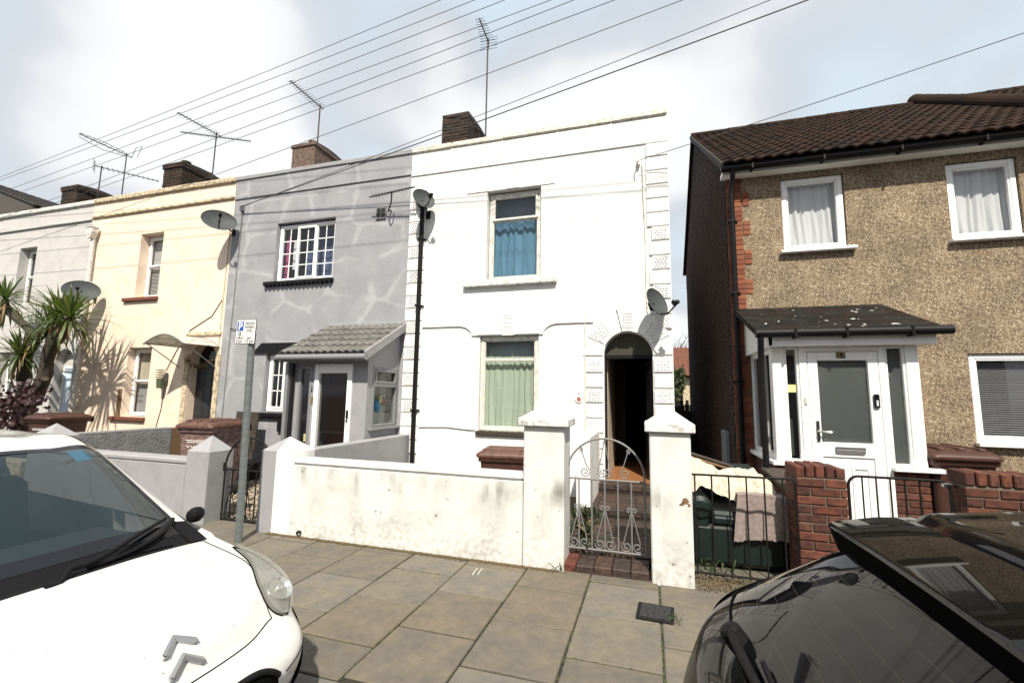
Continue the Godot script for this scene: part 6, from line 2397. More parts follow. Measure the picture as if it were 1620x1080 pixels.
		var dn := (surf_off(c, 2.75, s * 2.52, 0.05) - mid).normalized()
		var tb := Basis(dn.cross(Vector3.UP).normalized(), dn, dn.cross(Vector3.UP).normalized().cross(dn))
		b.x = Transform3D(tb, at + mid)
		b.lathe([Vector2(0.0, -0.03), Vector2(0.045, -0.02), Vector2(0.07, 0.006), Vector2(0.074, 0.008), Vector2(0.074, 0.0)], 24)
		put("reflector", b, m.reflector, hl)
		b = MB.new()
		b.x = Transform3D(tb, at + mid)
		b.lathe([Vector2(0.02, -0.02), Vector2(0.02, 0.006), Vector2(0.014, 0.011), Vector2(0, 0.012)], 16)
		put("bulb", b, m.chrome, hl)
		b = MB.new()
		b.x = Transform3D(Basis(), at)
		patch(b, c, 0, 2.4, 0, 1.2, 0.024, 9.0, func(t, q): return lens.call(t, q, 1.0 - 0.02))
		put("lens", b, m.lens, hl)
		b = MB.new()
		b.x = Transform3D(Basis(), at)
		for e in [0.0, 1.0]:
			var pts := []
			for k in 25:
				var w: Vector2 = lens.call(0.004 + k / 24.2, e, 1.0)
				pts.append(surf_off(c, w.x, w.y, 0.004))
			b.tube(pts, 0.0035, 5)
		put("lens_gap", b, m.gap, hl)
	# chevron badge
	b = MB.new()
	for k in 2:
		var base := surf_off(c, 2.95 - k * 0.48, 0.0, 0.0)
		var up := (surf_off(c, 3.2 - k * 0.48, 0.0, 0.0) - surf_off(c, 2.7 - k * 0.48, 0.0, 0.0)).normalized()
		var off := (surf_off(c, 2.95 - k * 0.48, 0.0, 0.03) - base).normalized()
		b.x = Transform3D(Basis(up.cross(off), up, off).scaled_local(Vector3(0.8, 0.86, 1)), at + base)
		b.prism(PackedVector2Array([Vector2(0, 0.042), Vector2(0.088, -0.024), Vector2(0.088, -0.046), Vector2(0.066, -0.046), Vector2(0, 0.004), Vector2(-0.066, -0.046), Vector2(-0.088, -0.046), Vector2(-0.088, -0.024)]), -0.01, 0.012)
		var rd := Vector3(0, 0.028, 0.018)
		for s in [-1.0, 1.0]:
			var e := Vector3(s * 0.082, -0.038, 0.016)
			b.flat(Vector3(0, 0.042, 0.0121), Vector3(s * 0.088, -0.024, 0.0121), e, rd, Vector3(0, 0.3, 1))
			b.flat(rd, e, Vector3(s * 0.066, -0.046, 0.0121), Vector3(0, 0.004, 0.0121), Vector3(0, -0.3, 1))
	put("badge", b, m.satin_steel, g)
	# lower grille
	b = MB.new()
	b.x = Transform3D(Basis(), at)
	var gr := func(t: float, q: float) -> Vector2:
		var v := (q - 0.5) * 2.0
		var top := 1.46 - 0.35 * pow(absf(v), 5.0)
		return Vector2(lerpf(0.25, top, t), v * 1.15)
	patch(b, c, 0, 1.0, 0, 2.3, 0.004, 10.0, gr)
	var gl := put("lower_grille", b, m.gap, g)
	b = MB.new()
	b.x = Transform3D(Basis(), at)
	var pts := []
	for k in 49:
		var w: Vector2 = gr.call(1.0, k / 48.0) if k else gr.call(0.0, 0.0)
		pts.append(surf_off(c, w.x, w.y, 0.008))
	b.tube(pts, 0.016, 8)
	put("grille_surround", b, m.trim, gl)
	b = MB.new()
	b.x = Transform3D(Basis(), at)
	seam(b, c, [[0.45, 0.45, -1.1, 1.1], [0.65, 0.65, -1.1, 1.1], [0.85, 0.85, -1.1, 1.1], [1.02, 1.02, -1.0, 1.0]], 0.008, 0.01)
	put("grille_bars", b, m.trim, gl)
	b = MB.new()
	b.x = Transform3D(Basis(Vector3.BACK, -0.1), at + Vector3(0.01, 0.36, 0))
	b.box(Vector3.ZERO, Vector3(0.02, 0.11, 0.52), 0.004)
	put("number_plate", b, m.print_white, g)
	# road dirt on the bonnet
	var dots := []
	for k in 60:
		var p := surf_off(c, rnd(2.2, 4.9), rnd(-1.9, 1.9), 0.0015)
		dots.append(Transform3D(Basis.from_euler(Vector3(0, rnd(0, 6), 0)).scaled(Vector3(rnd(0.4, 1.3), 1, rnd(0.4, 1.3))), at + p))
	var db := MB.new()
	db.lathe([Vector2(0.003, 0.0), Vector2(0.0, 0.0012)], 6)
	many("road_dirt", db.mesh(), m.speck, g, dots)
	# wipers
	var wl := [[Vector2(5.4, -0.32), Vector2(5.92, 0.62), Vector2(6.17, 1.62), 0.5]]
	for e in wl:
		b = MB.new()
		b.x = Transform3D(Basis(), at)
		var arm := []
		for k in 13:
			var s := k / 12.0
			var q: Vector2 = e[0].lerp(e[2], s)
			q += (e[1] - e[0].lerp(e[2], e[3])) * sin(PI * s) * 0.8
			arm.append(surf_off(c, q.x, q.y, 0.045 - 0.012 * s))
		b.tube(arm, 0.016, 6, 0.008)
		var bl := []
		for k in 13:
			var s := lerpf(0.28, 1.08, k / 12.0)
			var q: Vector2 = e[0].lerp(e[2], s)
			bl.append(surf_off(c, q.x - 0.06, q.y, 0.02))
		b.tube(bl, 0.012, 5)
		put("wiper", b, m.trim, g)
	# door mirror, nearside and offside
	for s in [1.0, -1.0]:
		b = MB.new()
		b.x = Transform3D(Basis.from_euler(Vector3(0, s * 0.2, 0)).scaled(Vector3(0.035, 0.05, 0.062)), at + Vector3(-1.25, 0.945, -s * 0.85))
		b.lathe([Vector2(0, -1), Vector2(0.55, -0.85), Vector2(0.9, -0.45), Vector2(1, 0), Vector2(0.9, 0.5), Vector2(0.5, 0.88), Vector2(0, 1)], 16)
		put("door_mirror", b, m.trim, g)
	# inside: dashboard, seats, wheel, mirror
	b = MB.new()
	b.x = Transform3D(Basis(), at)
	b.box(Vector3(-1.42, 0.80, 0), Vector3(0.75, 0.18, 1.3), 0.06)
	b.span(-3.3, -1.1, 0.18, 0.24, -0.72, 0.72)
	b.span(-3.2, -1.1, 0.24, 0.75, 0.70, 0.73)
	b.span(-3.2, -1.1, 0.24, 0.75, -0.73, -0.70)
	put("dashboard", b, m.dash, g)
	for s in [-0.34, 0.34]:
		b = MB.new()
		b.x = Transform3D(Basis(), at)
		b.box(Vector3(-2.0, 0.50, s), Vector3(0.5, 0.16, 0.48), 0.06)
		b.x = Transform3D(Basis(Vector3.BACK, 0.28), at + Vector3(-2.28, 0.55, s))
		b.box(Vector3(0, 0.32, 0), Vector3(0.13, 0.66, 0.46), 0.06)
		b.box(Vector3(0, 0.74, 0), Vector3(0.09, 0.17, 0.25), 0.04)
		put("seat", b, m.seat_cloth if s < 0 else m.seat_red, g)
	b = MB.new()
	b.x = Transform3D(Basis(), at)
	b.box(Vector3(-2.98, 0.62, 0), Vector3(0.14, 0.6, 1.2), 0.05)
	put("rear_seat", b, m.seat_cloth, g)
	b = MB.new()
	b.x = Transform3D(Basis(Vector3.BACK, 1.1), at + Vector3(-1.78, 0.90, 0.36))
	var ring := []
	for k in 25:
		ring.append(Vector3(cos(TAU * k / 24) * 0.18, 0, sin(TAU * k / 24) * 0.18))
	b.tube(ring, 0.016, 6, -1.0, false)
	b.box(Vector3.ZERO, Vector3(0.30, 0.03, 0.05), 0.01)
	put("steering_wheel", b, m.trim, g)
	b = MB.new()
	b.x = Transform3D(Basis(), at)
	b.box(Vector3(-1.82, 1.25, 0.0), Vector3(0.03, 0.07, 0.22), 0.012)
	put("rear_view_mirror", b, m.trim, g)
	mk.call("windscreen_sticker", m.sticker_blue, [[6.80, 6.93, 1.28, 1.58]], -0.004, 20.0)
	b = MB.new()
	b.x = Transform3D(Basis(Vector3.BACK, 0.1), at + Vector3(-1.28, 0.902, -0.36))
	b.box(Vector3.ZERO, Vector3(0.13, 0.003, 0.22))
	put("paper_on_dashboard", b, m.paper, g)
	for s in [-1.0, 1.0]:
		for x in [-0.62, -2.96]:
			b = MB.new()
			b.x = Transform3D(Basis(Vector3.RIGHT, PI / 2 * s), at + Vector3(x, 0.28, s * 0.80))
			b.lathe([Vector2(0, 0.014), Vector2(0.325, 0.014), Vector2(0.33, 0.0), Vector2(0.33, -0.2), Vector2(0, -0.2)], 32)
			put("wheel_arch", b, m.gap, g)
			wheel(g, at + Vector3(x, 0.28, s * 0.745), 0.28, s)


func build_black_car() -> void:
	var at := Vector3(0.05, -0.11, -1.45)
	var g := thing("parked_car", "glossy black hatchback with roof spoiler parked nose away, rear glass in front", "car", at, "cars parked along the kerb")
	var c := net([
		[-0.10, 0, 0.28, -0.12, 0.40, 0.28, -0.20, 0.66, 0.28, -0.35, 0.80, 0.28, -0.5, 0.84, 0.28],
		[0.0, 0, 0.50, -0.02, 0.40, 0.50, -0.10, 0.68, 0.50, -0.24, 0.81, 0.52, -0.5, 0.86, 0.48],
		[-0.05, 0, 0.80, -0.07, 0.40, 0.80, -0.14, 0.66, 0.80, -0.26, 0.815, 0.80, -0.5, 0.87, 0.72],
		[-0.20, 0, 0.985, -0.215, 0.40, 0.985, -0.28, 0.67, 0.975, -0.38, 0.80, 0.955, -0.6, 0.86, 0.82],
		[-0.76, 0, 1.335, -0.77, 0.36, 1.33, -0.80, 0.60, 1.285, -0.84, 0.775, 1.03, -0.9, 0.865, 0.80],
		[-0.98, 0, 1.405, -0.98, 0.36, 1.395, -1.0, 0.61, 1.345, -1.15, 0.785, 1.0, -1.2, 0.87, 0.80],
		[-1.8, 0, 1.445, -1.8, 0.37, 1.435, -1.8, 0.635, 1.385, -1.8, 0.82, 0.98, -1.8, 0.87, 0.75],
		[-2.6, 0, 1.42, -2.6, 0.36, 1.41, -2.6, 0.62, 1.36, -2.6, 0.82, 0.95, -2.6, 0.87, 0.7],
		[-3.35, 0, 1.0, -3.35, 0.36, 1.0, -3.3, 0.70, 0.96, -3.2, 0.82, 0.9, -3.2, 0.87, 0.7],
		[-4.0, 0, 0.86, -3.98, 0.36, 0.85, -3.9, 0.64, 0.8, -3.8, 0.78, 0.74, -3.7, 0.84, 0.6],
		[-4.2, 0, 0.6, -4.18, 0.36, 0.6, -4.08, 0.62, 0.58, -3.95, 0.76, 0.55, -3.8, 0.82, 0.5],
		[-4.15, 0, 0.25, -4.13, 0.36, 0.25, -4.05, 0.6, 0.25, -3.92, 0.74, 0.25, -3.8, 0.8, 0.25]])
	for r in c:   # carry the sides down to the sills
		var l: Vector3 = r[4]
		r.append(Vector3(l.x, 0.27, l.z - 0.02))
	# PackedVector3Array rows are copied on read, so the rows are rebuilt
	var c2 := []
	for r in c:
		var q := PackedVector3Array(r)
		if q.size() == 5:
			q.append(Vector3(q[4].x, 0.27, q[4].z - 0.02))
		c2.append(q)
	c = c2
	var mk := func(called: String, mt: Material, list: Array, off := 0.0, k := 10.0) -> MeshInstance3D:
		var b := MB.new()
		b.x = Transform3D(Basis(), at)
		for l in list:
			patch(b, c, l[0], l[1], l[2], l[3], off, k)
		return put(called, b, mt, g)
	mk.call("rear_bumper", m.car_black, [[0, 1.5, -5, 5]])
	mk.call("tailgate", m.car_black, [[1.5, 3, -2.6, 2.6]])
	mk.call("rear_window", m.privacy_glass, [[3, 4.2, -2.35, 2.35]], 0.0, 14.0)
	mk.call("rear_pillar", m.car_black, [[3, 5, 2.35, 3.0], [1.5, 3, 2.6, 5], [3, 5, 3, 5]])
	mk.call("rear_pillar", m.car_black, [[3, 5, -3.0, -2.35], [1.5, 3, -5, -2.6], [3, 5, -5, -3]])
	mk.call("roof", m.car_black, [[4.2, 7, -2, 2]], 0.0, 14.0)
	mk.call("side_window", m.privacy_glass, [[5, 8, 2.1, 3]])
	mk.call("side_window", m.privacy_glass, [[5, 8, -3, -2.1]])
	mk.call("roof_rail", m.car_black, [[4.2, 8, 1.9, 2.12], [4.2, 5, 2.0, 2.36]], 0.003)
	mk.call("roof_rail", m.car_black, [[4.2, 8, -2.12, -1.9], [4.2, 5, -2.36, -2.0]], 0.003)
	mk.call("door", m.car_black, [[5, 8, 3, 5]])
	mk.call("door", m.car_black, [[5, 8, -5, -3]])
	mk.call("windscreen", m.car_glass, [[7, 8, -2, 2]])
	mk.call("bonnet", m.car_black, [[8, 10, -2, 2]])
	mk.call("wing", m.car_black, [[8, 10, 2, 5]])
	mk.call("wing", m.car_black, [[8, 10, -5, -2]])
	mk.call("front_bumper", m.car_black, [[10, 11, -5, 5]])
	mk.call("tail_light", m.tail_red, [[1.75, 2.85, 2.35, 3.5]], 0.006)
	mk.call("tail_light", m.tail_red, [[1.75, 2.85, -3.5, -2.35]], 0.006)
	mk.call("roof_aerial_base", m.car_black, [[6.6, 6.8, -0.1, 0.1]], 0.02, 20.0)
	var b := MB.new()
	b.x = Transform3D(Basis(), at)
	seam(b, c, [[3, 3, -2.35, 2.35], [3, 4.2, 2.35, 2.35], [3, 4.2, -2.35, -2.35], [4.6, 7, 1.88, 1.88], [4.6, 7, -1.88, -1.88], [1.5, 1.5, -2.6, 2.6], [1.5, 3.0, 2.6, 2.6], [3.0, 4.4, 2.66, 2.66]], 0.006)
	put("panel_gaps", b, m.gap, g)
	b = MB.new()
	b.x = Transform3D(Basis(), at)
	for k in 10:
		seam(b, c, [[3.1 + k * 0.095, 3.1 + k * 0.095, -2.0, 2.0]], 0.0006, 0.0001)
	put("heater_lines", b, m.grey_wood, g)
	# spoiler: a blade that carries the roof back over the glass
	var prof := [[1.02, 1.398, 0.0], [0.88, 1.378, 0.0], [0.74, 1.348, 0.0], [0.60, 1.318, 0.0], [0.585, 1.305, 0.0], [0.61, 1.225, 0.0], [0.76, 1.235, 0.0], [0.90, 1.28, 0.0]]
	var rows := []
	for q in prof:
		var row := PackedVector3Array()
		for j in 33:
			var s := (j / 32.0 - 0.5) * 2.0
			var e := pow(absf(s), 2.4)
			row.append(Vector3(q[0] + 0.02 * pow(absf(s), 10.0), q[1] - 0.02 * e - 0.03 * e * smoothstep(0.7, 1.0, q[0]), s * 0.63))
		rows.append(row)
	b = MB.new()
	b.x = Transform3D(Basis(), at)
	b.grid(rows.slice(0, 5))
	var sp := put("spoiler", b, m.car_black, g)
	b = MB.new()
	b.x = Transform3D(Basis(), at)
	b.grid(rows.slice(4, 6))
	b.grid(rows.slice(5, 8))
	for j in [0, 32]:
		for k in 3:
			b.flat(rows[k][j], rows[k + 1][j], rows[6 - k][j], rows[7 - k][j], Vector3(0, 0, -1 if j == 0 else 1))
	put("spoiler_underside", b, m.gap, sp)
	for s in [-1.0, 1.0]:
		b = MB.new()
		b.x = Transform3D(Basis(), at)
		var fin := [Vector3(0.62, 1.235, s * 0.628), Vector3(0.93, 1.26, s * 0.638), Vector3(0.80, 1.14, s * 0.66), Vector3(0.66, 1.17, s * 0.65)]
		b.flat(fin[0], fin[1], fin[2], fin[3], Vector3(0, 0, s))
		var ins := []
		for p in fin:
			ins.append(p - Vector3(0, 0, s * 0.025))
		b.flat(ins[0], ins[1], ins[2], ins[3], Vector3(0, 0, -s))
		for k in 4:
			b.flat(fin[k], fin[(k + 1) % 4], ins[(k + 1) % 4], ins[k], (fin[k] + fin[(k + 1) % 4]) / 2 - (fin[0] + fin[2]) / 2)
		put("spoiler_fin", b, m.trim_gloss, g)
	b = MB.new()
	b.x = Transform3D(Basis(), at)
	b.box(Vector3(0.885, 1.272, 0), Vector3(0.02, 0.012, 0.22), 0.003)
	put("brake_light", b, m.tail_red, g)
	b = MB.new()   # rear wiper
	b.x = Transform3D(Basis(), at)
	var hub := surf_off(c, 3.02, 0.55, 0.02)
	var dn := (surf_off(c, 3.02, 0.55, 0.06) - hub).normalized()
	b.x = Transform3D(Basis(dn.cross(Vector3.BACK).normalized(), dn, dn.cross(Vector3.BACK).normalized().cross(dn)), at + hub)
	b.lathe([Vector2(0.036, -0.02), Vector2(0.034, 0.022), Vector2(0.026, 0.034), Vector2(0, 0.038)], 18)
	b.x = Transform3D(Basis(), at)
	var pts := []
	for k in 9:
		pts.append(surf_off(c, lerpf(3.02, 3.10, k / 8.0), lerpf(0.55, -0.95, k / 8.0), 0.038 - 0.014 * k / 8.0))
	b.tube(pts, 0.017, 8, 0.008)
	pts = []
	for k in 9:
		pts.append(surf_off(c, 3.12, lerpf(0.1, -1.45, k / 8.0), 0.015))
	b.tube(pts, 0.008, 6)
	put("rear_wiper", b, m.trim, g)
	b = MB.new()
	b.x = Transform3D(Basis(), at)
	b.box(Vector3(-0.012, 0.62, 0), Vector3(0.02, 0.11, 0.52), 0.004)
	put("number_plate", b, m.yellow_note, g)
	for s in [-1.0, 1.0]:
		b = MB.new()
		b.x = Transform3D(Basis.from_euler(Vector3(0, 0, 0)).scaled(Vector3(0.09, 0.08, 0.11)), at + Vector3(2.95, 0.99, s * 0.95))
		b.lathe([Vector2(0, -1), Vector2(0.55, -0.85), Vector2(0.9, -0.45), Vector2(1, 0), Vector2(0.9, 0.5), Vector2(0.5, 0.88), Vector2(0, 1)], 16)
		put("door_mirror", b, m.car_black, g)
		for x in [0.78, 3.35]:
			b = MB.new()
			b.x = Transform3D(Basis(Vector3.RIGHT, PI / 2 * s), at + Vector3(x, 0.31, s * 0.855))
			b.lathe([Vector2(0, 0.016), Vector2(0.35, 0.016), Vector2(0.355, 0.0), Vector2(0.355, -0.2), Vector2(0, -0.2)], 32)
			put("wheel_arch", b, m.gap, g)
			wheel(g, at + Vector3(x, 0.31, s * 0.80), 0.31, s)


# ---------------------------------------------------------------- street sign
func build_sign() -> void:
	var g := thing("parking_sign", "permit parking sign plate on a grey pole at the pavement's back", "sign", Vector3(-4.34, 0, -4.06))
	var b := MB.new()
	var foot := Vector3(-4.34, -0.05, -4.06)
	var top := Vector3(-4.40, 2.45, -4.06)
	b.tube([foot, top], 0.038, 16)
	b.tube([top, top + Vector3(0, 0.012, 0)], 0.041, 16)
	put("pole", b, m.galvanised, g)
	b = MB.new()
	for k in 2:
		var y := 2.26 + k * 0.12
		b.tube([Vector3(-4.398, y - 0.012, -4.06), Vector3(-4.398, y + 0.012, -4.06)], 0.042, 16)
	put("pole_clip", b, m.galvanised, g)
	b = MB.new()
	b.span(-0.003, 0.003, 0, 0, 0, 0)
	var tilt := Transform3D(Basis(Vector3.BACK, -0.02), Vector3(-4.44, 2.33, -4.012))
	b = MB.new()
	b.x = tilt
	b.box(Vector3.ZERO, Vector3(0.292, 0.288, 0.006), 0.002)
	var pl := put("sign_plate", b, m.print_black, g)
	b = MB.new()
	b.x = tilt
	b.box(Vector3(0, 0, 0.0025), Vector3(0.278, 0.274, 0.004), 0.001)
	put("sign_face", b, m.print_white, pl)
	b = MB.new()
	b.x = tilt
	b.box(Vector3(-0.082, 0.064, 0.0055), Vector3(0.092, 0.108, 0.002))
	put("parking_panel", b, m.print_blue, pl)
	b = MB.new()
	b.x = tilt
	b.box(Vector3(-0.082, -0.024, 0.0055), Vector3(0.042, 0.044, 0.002), 0.0005)
	put("zone_panel", b, m.print_black, pl)
	for l in [["P", 0.088, -0.082, 0.064, 1, 0.95], ["G", 0.03, -0.082, -0.024, 1, 1.0], ["Permit", 0.036, 0.056, 0.096, 0, 0.95], ["holders", 0.036, 0.054, 0.056, 0, 0.85], ["only", 0.036, 0.054, 0.014, 0, 0.95], ["Mon - Sat", 0.036, -0.012, -0.072, 0, 0.95], ["8 am - 10 pm", 0.036, 0.0, -0.112, 0, 0.85]]:
		text("lettering", l[0], l[1], m.print_white if l[4] else m.print_black, pl, tilt * Transform3D(Basis().scaled(Vector3(l[5], 1, 1)), Vector3(l[2], l[3], 0.0066)), 0.0015, "Droid Sans", 700 if l[4] else 400)


# ---------------------------------------------------------------- the dumped armchair
func cloth(called: String, mt: Material, label: String, category: String, f: Callable, nu: int, nv: int) -> void:
	var rows := []
	for i in nu + 1:
		var row := PackedVector3Array()
		for j in nv + 1:
			row.append(f.call(float(i) / nu, float(j) / nv))
		rows.append(row)
	var b := MB.new()
	b.grid(rows)
	var o := put(called, b, mt)
	tag(o, label, category)


func build_armchair() -> void:
	var g := thing("armchair", "dumped dark green leather armchair behind the alley railing", "armchair", Vector3(0.82, 0, -5.3))
	var b := MB.new()
	b.x = Transform3D(Basis(Vector3.UP, 0.06), Vector3(0.80, 0.0, -5.35))
	b.box(Vector3(0, 0.24, 0), Vector3(0.84, 0.40, 0.78), 0.05)
	b.box(Vector3(0, 0.47, 0.06), Vector3(0.56, 0.16, 0.68), 0.06)
	put("seat", b, m.leather, g)
	b = MB.new()
	b.x = Transform3D(Basis(Vector3.UP, 0.06), Vector3(0.80, 0.0, -5.35))
	b.x = b.x * Transform3D(Basis(Vector3.RIGHT, -0.22), Vector3(0, 0.3, -0.30))
	b.box(Vector3(0, 0.30, 0), Vector3(0.78, 0.66, 0.22), 0.09)
	put("backrest", b, m.leather, g)
	for s in [-1.0, 1.0]:
		b = MB.new()
		b.x = Transform3D(Basis(Vector3.UP, 0.06), Vector3(0.80, 0.0, -5.35)) * Transform3D(Basis(Vector3.RIGHT, PI / 2), Vector3(s * 0.35, 0.57, 0.0))
		b.lathe([Vector2(0, -0.40), Vector2(0.07, -0.41), Vector2(0.12, -0.38), Vector2(0.13, -0.30), Vector2(0.13, 0.28), Vector2(0.12, 0.37), Vector2(0.08, 0.405), Vector2(0, 0.41)], 20)
		b.x = Transform3D(Basis(Vector3.UP, 0.06), Vector3(0.80, 0.0, -5.35))
		b.box(Vector3(s * 0.35, 0.3, 0.0), Vector3(0.20, 0.50, 0.76), 0.04)
		put("armrest", b, m.leather, g)
	var n := noise(41, 2.6, 4)
	var fold := noise(42, 1.2, 2)
	cloth("blanket", m.blanket, "crumpled cream blanket heaped on the green armchair", "blanket", func(s, t):
		var x := lerpf(0.34, 1.20, s)
		var z := lerpf(-4.98, -5.55, t)
		var y = 0.80 + 0.19 * (1.0 - s) * smoothstep(0.0, 0.5, t) + 0.05 * sin(s * 7.0 + t * 3.0) + 0.06 * n.get_noise_2d(x * 1.0, z * 1.0) + 0.05 * absf(fold.get_noise_2d(x * 5 + z * 7, z * 3))
		y -= 0.17 * pow(maxf(0.0, 1.0 - t * 4.5), 2.0) * (0.5 + s * 0.5) + 0.16 * pow(maxf(0.0, s * 6.0 - 5.0), 2.0) + 0.12 * pow(maxf(0, t * 4 - 3), 2)
		return Vector3(x + 0.03 * n.get_noise_2d(z * 4, 3.0), y, z + 0.05 * n.get_noise_2d(x * 4, 8.0)), 56, 40)
	cloth("knitted_throw", m.throw, "pinkish grey knitted throw hanging over the armchair's arm", "throw", func(s, t):
		var x := lerpf(0.78, 1.25, s)
		var drop = t * 0.62
		var over := minf(drop, 0.24)
		var y = 0.735 - maxf(0.0, drop - 0.24) - 0.02 * s
		var z := -5.16 + over
		if drop > 0.2:
			z = -4.92 + 0.012 * sin(s * 17.0 + t) * t + 0.01
		y += 0.02 * n.get_noise_2d(s * 9.0, 4.0) * (1.0 if t > 0.98 else 0.0) + 0.02 * sin(s * 3.0)
		return Vector3(x + 0.03 * sin(t * 3.0 + 1.0), y - 0.06 * (1 - s) * smoothstep(0.6, 1.0, t), z), 40, 40)
	for k in 2:
		b = MB.new()
		b.x = Transform3D(Basis(Vector3.BACK, -0.32) * Basis(Vector3.UP, 0.5), Vector3(0.62, 0.98 - k * 0.035, -5.62 + k * 0.07))
		b.box(Vector3.ZERO, Vector3(0.75, 0.02, 0.09), 0.003)
		tag(put("wooden_plank", b, m.wood if k else m.grey_wood), ["greyer loose plank behind the cream blanket, upper one", "browner loose plank behind the cream blanket, lower one"][k], "plank", "planks by the armchair")


# ---------------------------------------------------------------- plants
func blade(l: float, w: float, droop: float, fold: float) -> Mesh:
	var b := MB.new()
	var a := []
	var p := Vector3.ZERO
	var ang := 0.0
	for k in 7:
		var s := k / 6.0
		var hw := w / 2 * (0.55 + 0.9 * s) * (1.0 if s < 0.45 else pow(1.0 - (s - 0.45) / 0.55, 0.7))
		var up := Vector3(0, cos(ang), sin(ang))
		a.append(PackedVector3Array([p + Vector3(-hw, 0, 0) + up * hw * fold, p, p + Vector3(hw, 0, 0) + up * hw * fold]))
		ang += droop / 6.0 * (0.5 + s)
		p += Vector3(0, -sin(ang), cos(ang)) * l / 6.0
	b.grid(a)
	return b.mesh()


func build_plants() -> void:
	var g := thing("spiky_tree", "spiky cordyline palm with branching trunk and sword leaves at the left edge", "tree", Vector3(-13.45, 0, -6.6))
	var b := MB.new()
	var base := Vector3(-13.5, 0, -6.6)
	b.tube([base, base + Vector3(0.02, 0.6, 0), base + Vector3(0.0, 1.15, 0), base + Vector3(0.02, 1.55, 0)], 0.21, 12, 0.17)
	put("trunk", b, m.bark, g)
	var tips := [
		[Vector3(-13.25, 1.3, -6.6), Vector3(-12.95, 1.95, -6.6), Vector3(-12.95, 2.5, -6.6), Vector3(-12.7, 2.95, -6.55), Vector3(-12.58, 3.3, -6.5)],
		[Vector3(-12.95, 2.2, -6.6), Vector3(-12.6, 2.6, -6.5), Vector3(-12.15, 2.8, -6.4), Vector3(-11.9, 3.15, -6.35)],
		[Vector3(-13.5, 1.4, -6.6), Vector3(-13.75, 1.9, -6.6), Vector3(-13.6, 2.2, -6.5), Vector3(-13.6, 2.35, -6.45)],
		[Vector3(-13.7, 1.8, -6.6), Vector3(-13.9, 2.4, -6.7), Vector3(-14.0, 3.0, -6.75), Vector3(-14.9, 3.5, -6.7), Vector3(-15.05, 3.75, -6.7)],
		[Vector3(-13.2, 1.5, -6.6), Vector3(-12.75, 1.75, -6.5), Vector3(-12.65, 1.85, -6.45)],
		[Vector3(-13.8, 2.4, -6.65), Vector3(-13.55, 2.8, -6.7), Vector3(-13.3, 3.05, -6.75)]]
	var blades := [blade(0.78, 0.045, 0.35, 0.25), blade(0.85, 0.05, 0.9, 0.2), blade(0.7, 0.042, 1.5, 0.15), blade(0.6, 0.045, 0.1, 0.3), blade(0.74, 0.045, 2.1, 0.1)]
	for k in tips.size():
		b = MB.new()
		b.tube(tips[k], [0.15, 0.105, 0.12, 0.12, 0.11, 0.1][k], 9, 0.065)
		put("limb", b, m.bark, g)
		if k == 4:
			continue
		var tip: Vector3 = tips[k][-1]
		var axis: Vector3 = (tip - tips[k][-2]).normalized().lerp(Vector3.UP, 0.5).normalized()
		var crown := part("crown", g)
		crown.position = tip - origin(g)
		for e in 88:
			var s := (e + 0.5) / 88.0
			var tilt := lerpf(0.08, 2.15, pow(s, 0.85))
			var az := e * 2.399963 + rnd(-0.2, 0.2)
			var d := Basis(Vector3.UP, az) * Vector3(sin(tilt), cos(tilt), 0)
			d = Basis(Quaternion(Vector3.UP, axis)) * d
			var x := d.cross(Vector3.UP)
			x = x.normalized() if x.length() > 0.05 else Vector3.RIGHT
			var y := d.cross(x).normalized()
			if y.y < 0:
				y = -y
				x = -x
			var kind = 3 if s < 0.2 else ([0, 0, 1][rng.randi() % 3] if s < 0.7 else [1, 2, 4][rng.randi() % 3])
			var mt: Material = m.leaf if rng.randf() < 0.6 else m.leaf_pale
			if s > 0.90:
				mt = m.leaf_dead
			piece("leaf", blades[kind], mt, crown, Transform3D(Basis(x, y, d).scaled_local(Vector3.ONE * rnd(0.9, 1.25)), tip + axis * rnd(-0.12, 0.06)))
	g = thing("purple_shrub", "dark purple leaved shrub under the spiky tree", "shrub", Vector3(-13.6, 0, -6.2))
	b = MB.new()
	for k in 22:
		var a := rnd(0, TAU)
		var p := Vector3(-13.7 + rnd(-0.5, 0.5), 0.0, -6.2 + rnd(-0.15, 0.15))
		b.tube([p, p + Vector3(cos(a) * 0.2, 0.7, sin(a) * 0.1), p + Vector3(cos(a) * 0.5, 1.25 + rnd(0, 0.3), sin(a) * 0.25)], 0.014, 4, 0.005)
	put("stems", b, m.twig, g)
	var lf := MB.new()
	lf.flat(Vector3(-0.025, 0, -0.045), Vector3(0.025, 0.006, -0.045), Vector3(0.03, 0, 0.02), Vector3(-0.03, 0.006, 0.02), Vector3.UP)
	var pl := []
	for k in 900:
		var c: Vector3 = [Vector3(-14.4, 1.25, -6.2), Vector3(-13.0, 1.2, -6.15), Vector3(-12.75, 1.45, -6.2), Vector3(-13.8, 1.0, -6.1), Vector3(-13.25, 0.9, -6.1)][k % 5]
		var d := Vector3(rng.randfn(), rng.randfn(), rng.randfn())
		pl.append(Transform3D(Basis.from_euler(Vector3(rnd(0, TAU), rnd(0, TAU), rnd(0, TAU))).scaled(Vector3.ONE * rnd(0.7, 1.4)), c + d * Vector3(0.26, 0.16, 0.16)))
	many("foliage", lf.mesh(), m.purple_leaf, g, pl)
	# weeds by the gate, at the railing and round the meter cover
	var wb := [blade(0.2, 0.022, 0.8, 0.2), blade(0.14, 0.028, 1.4, 0.2), blade(0.09, 0.012, 0.6, 0.1)]
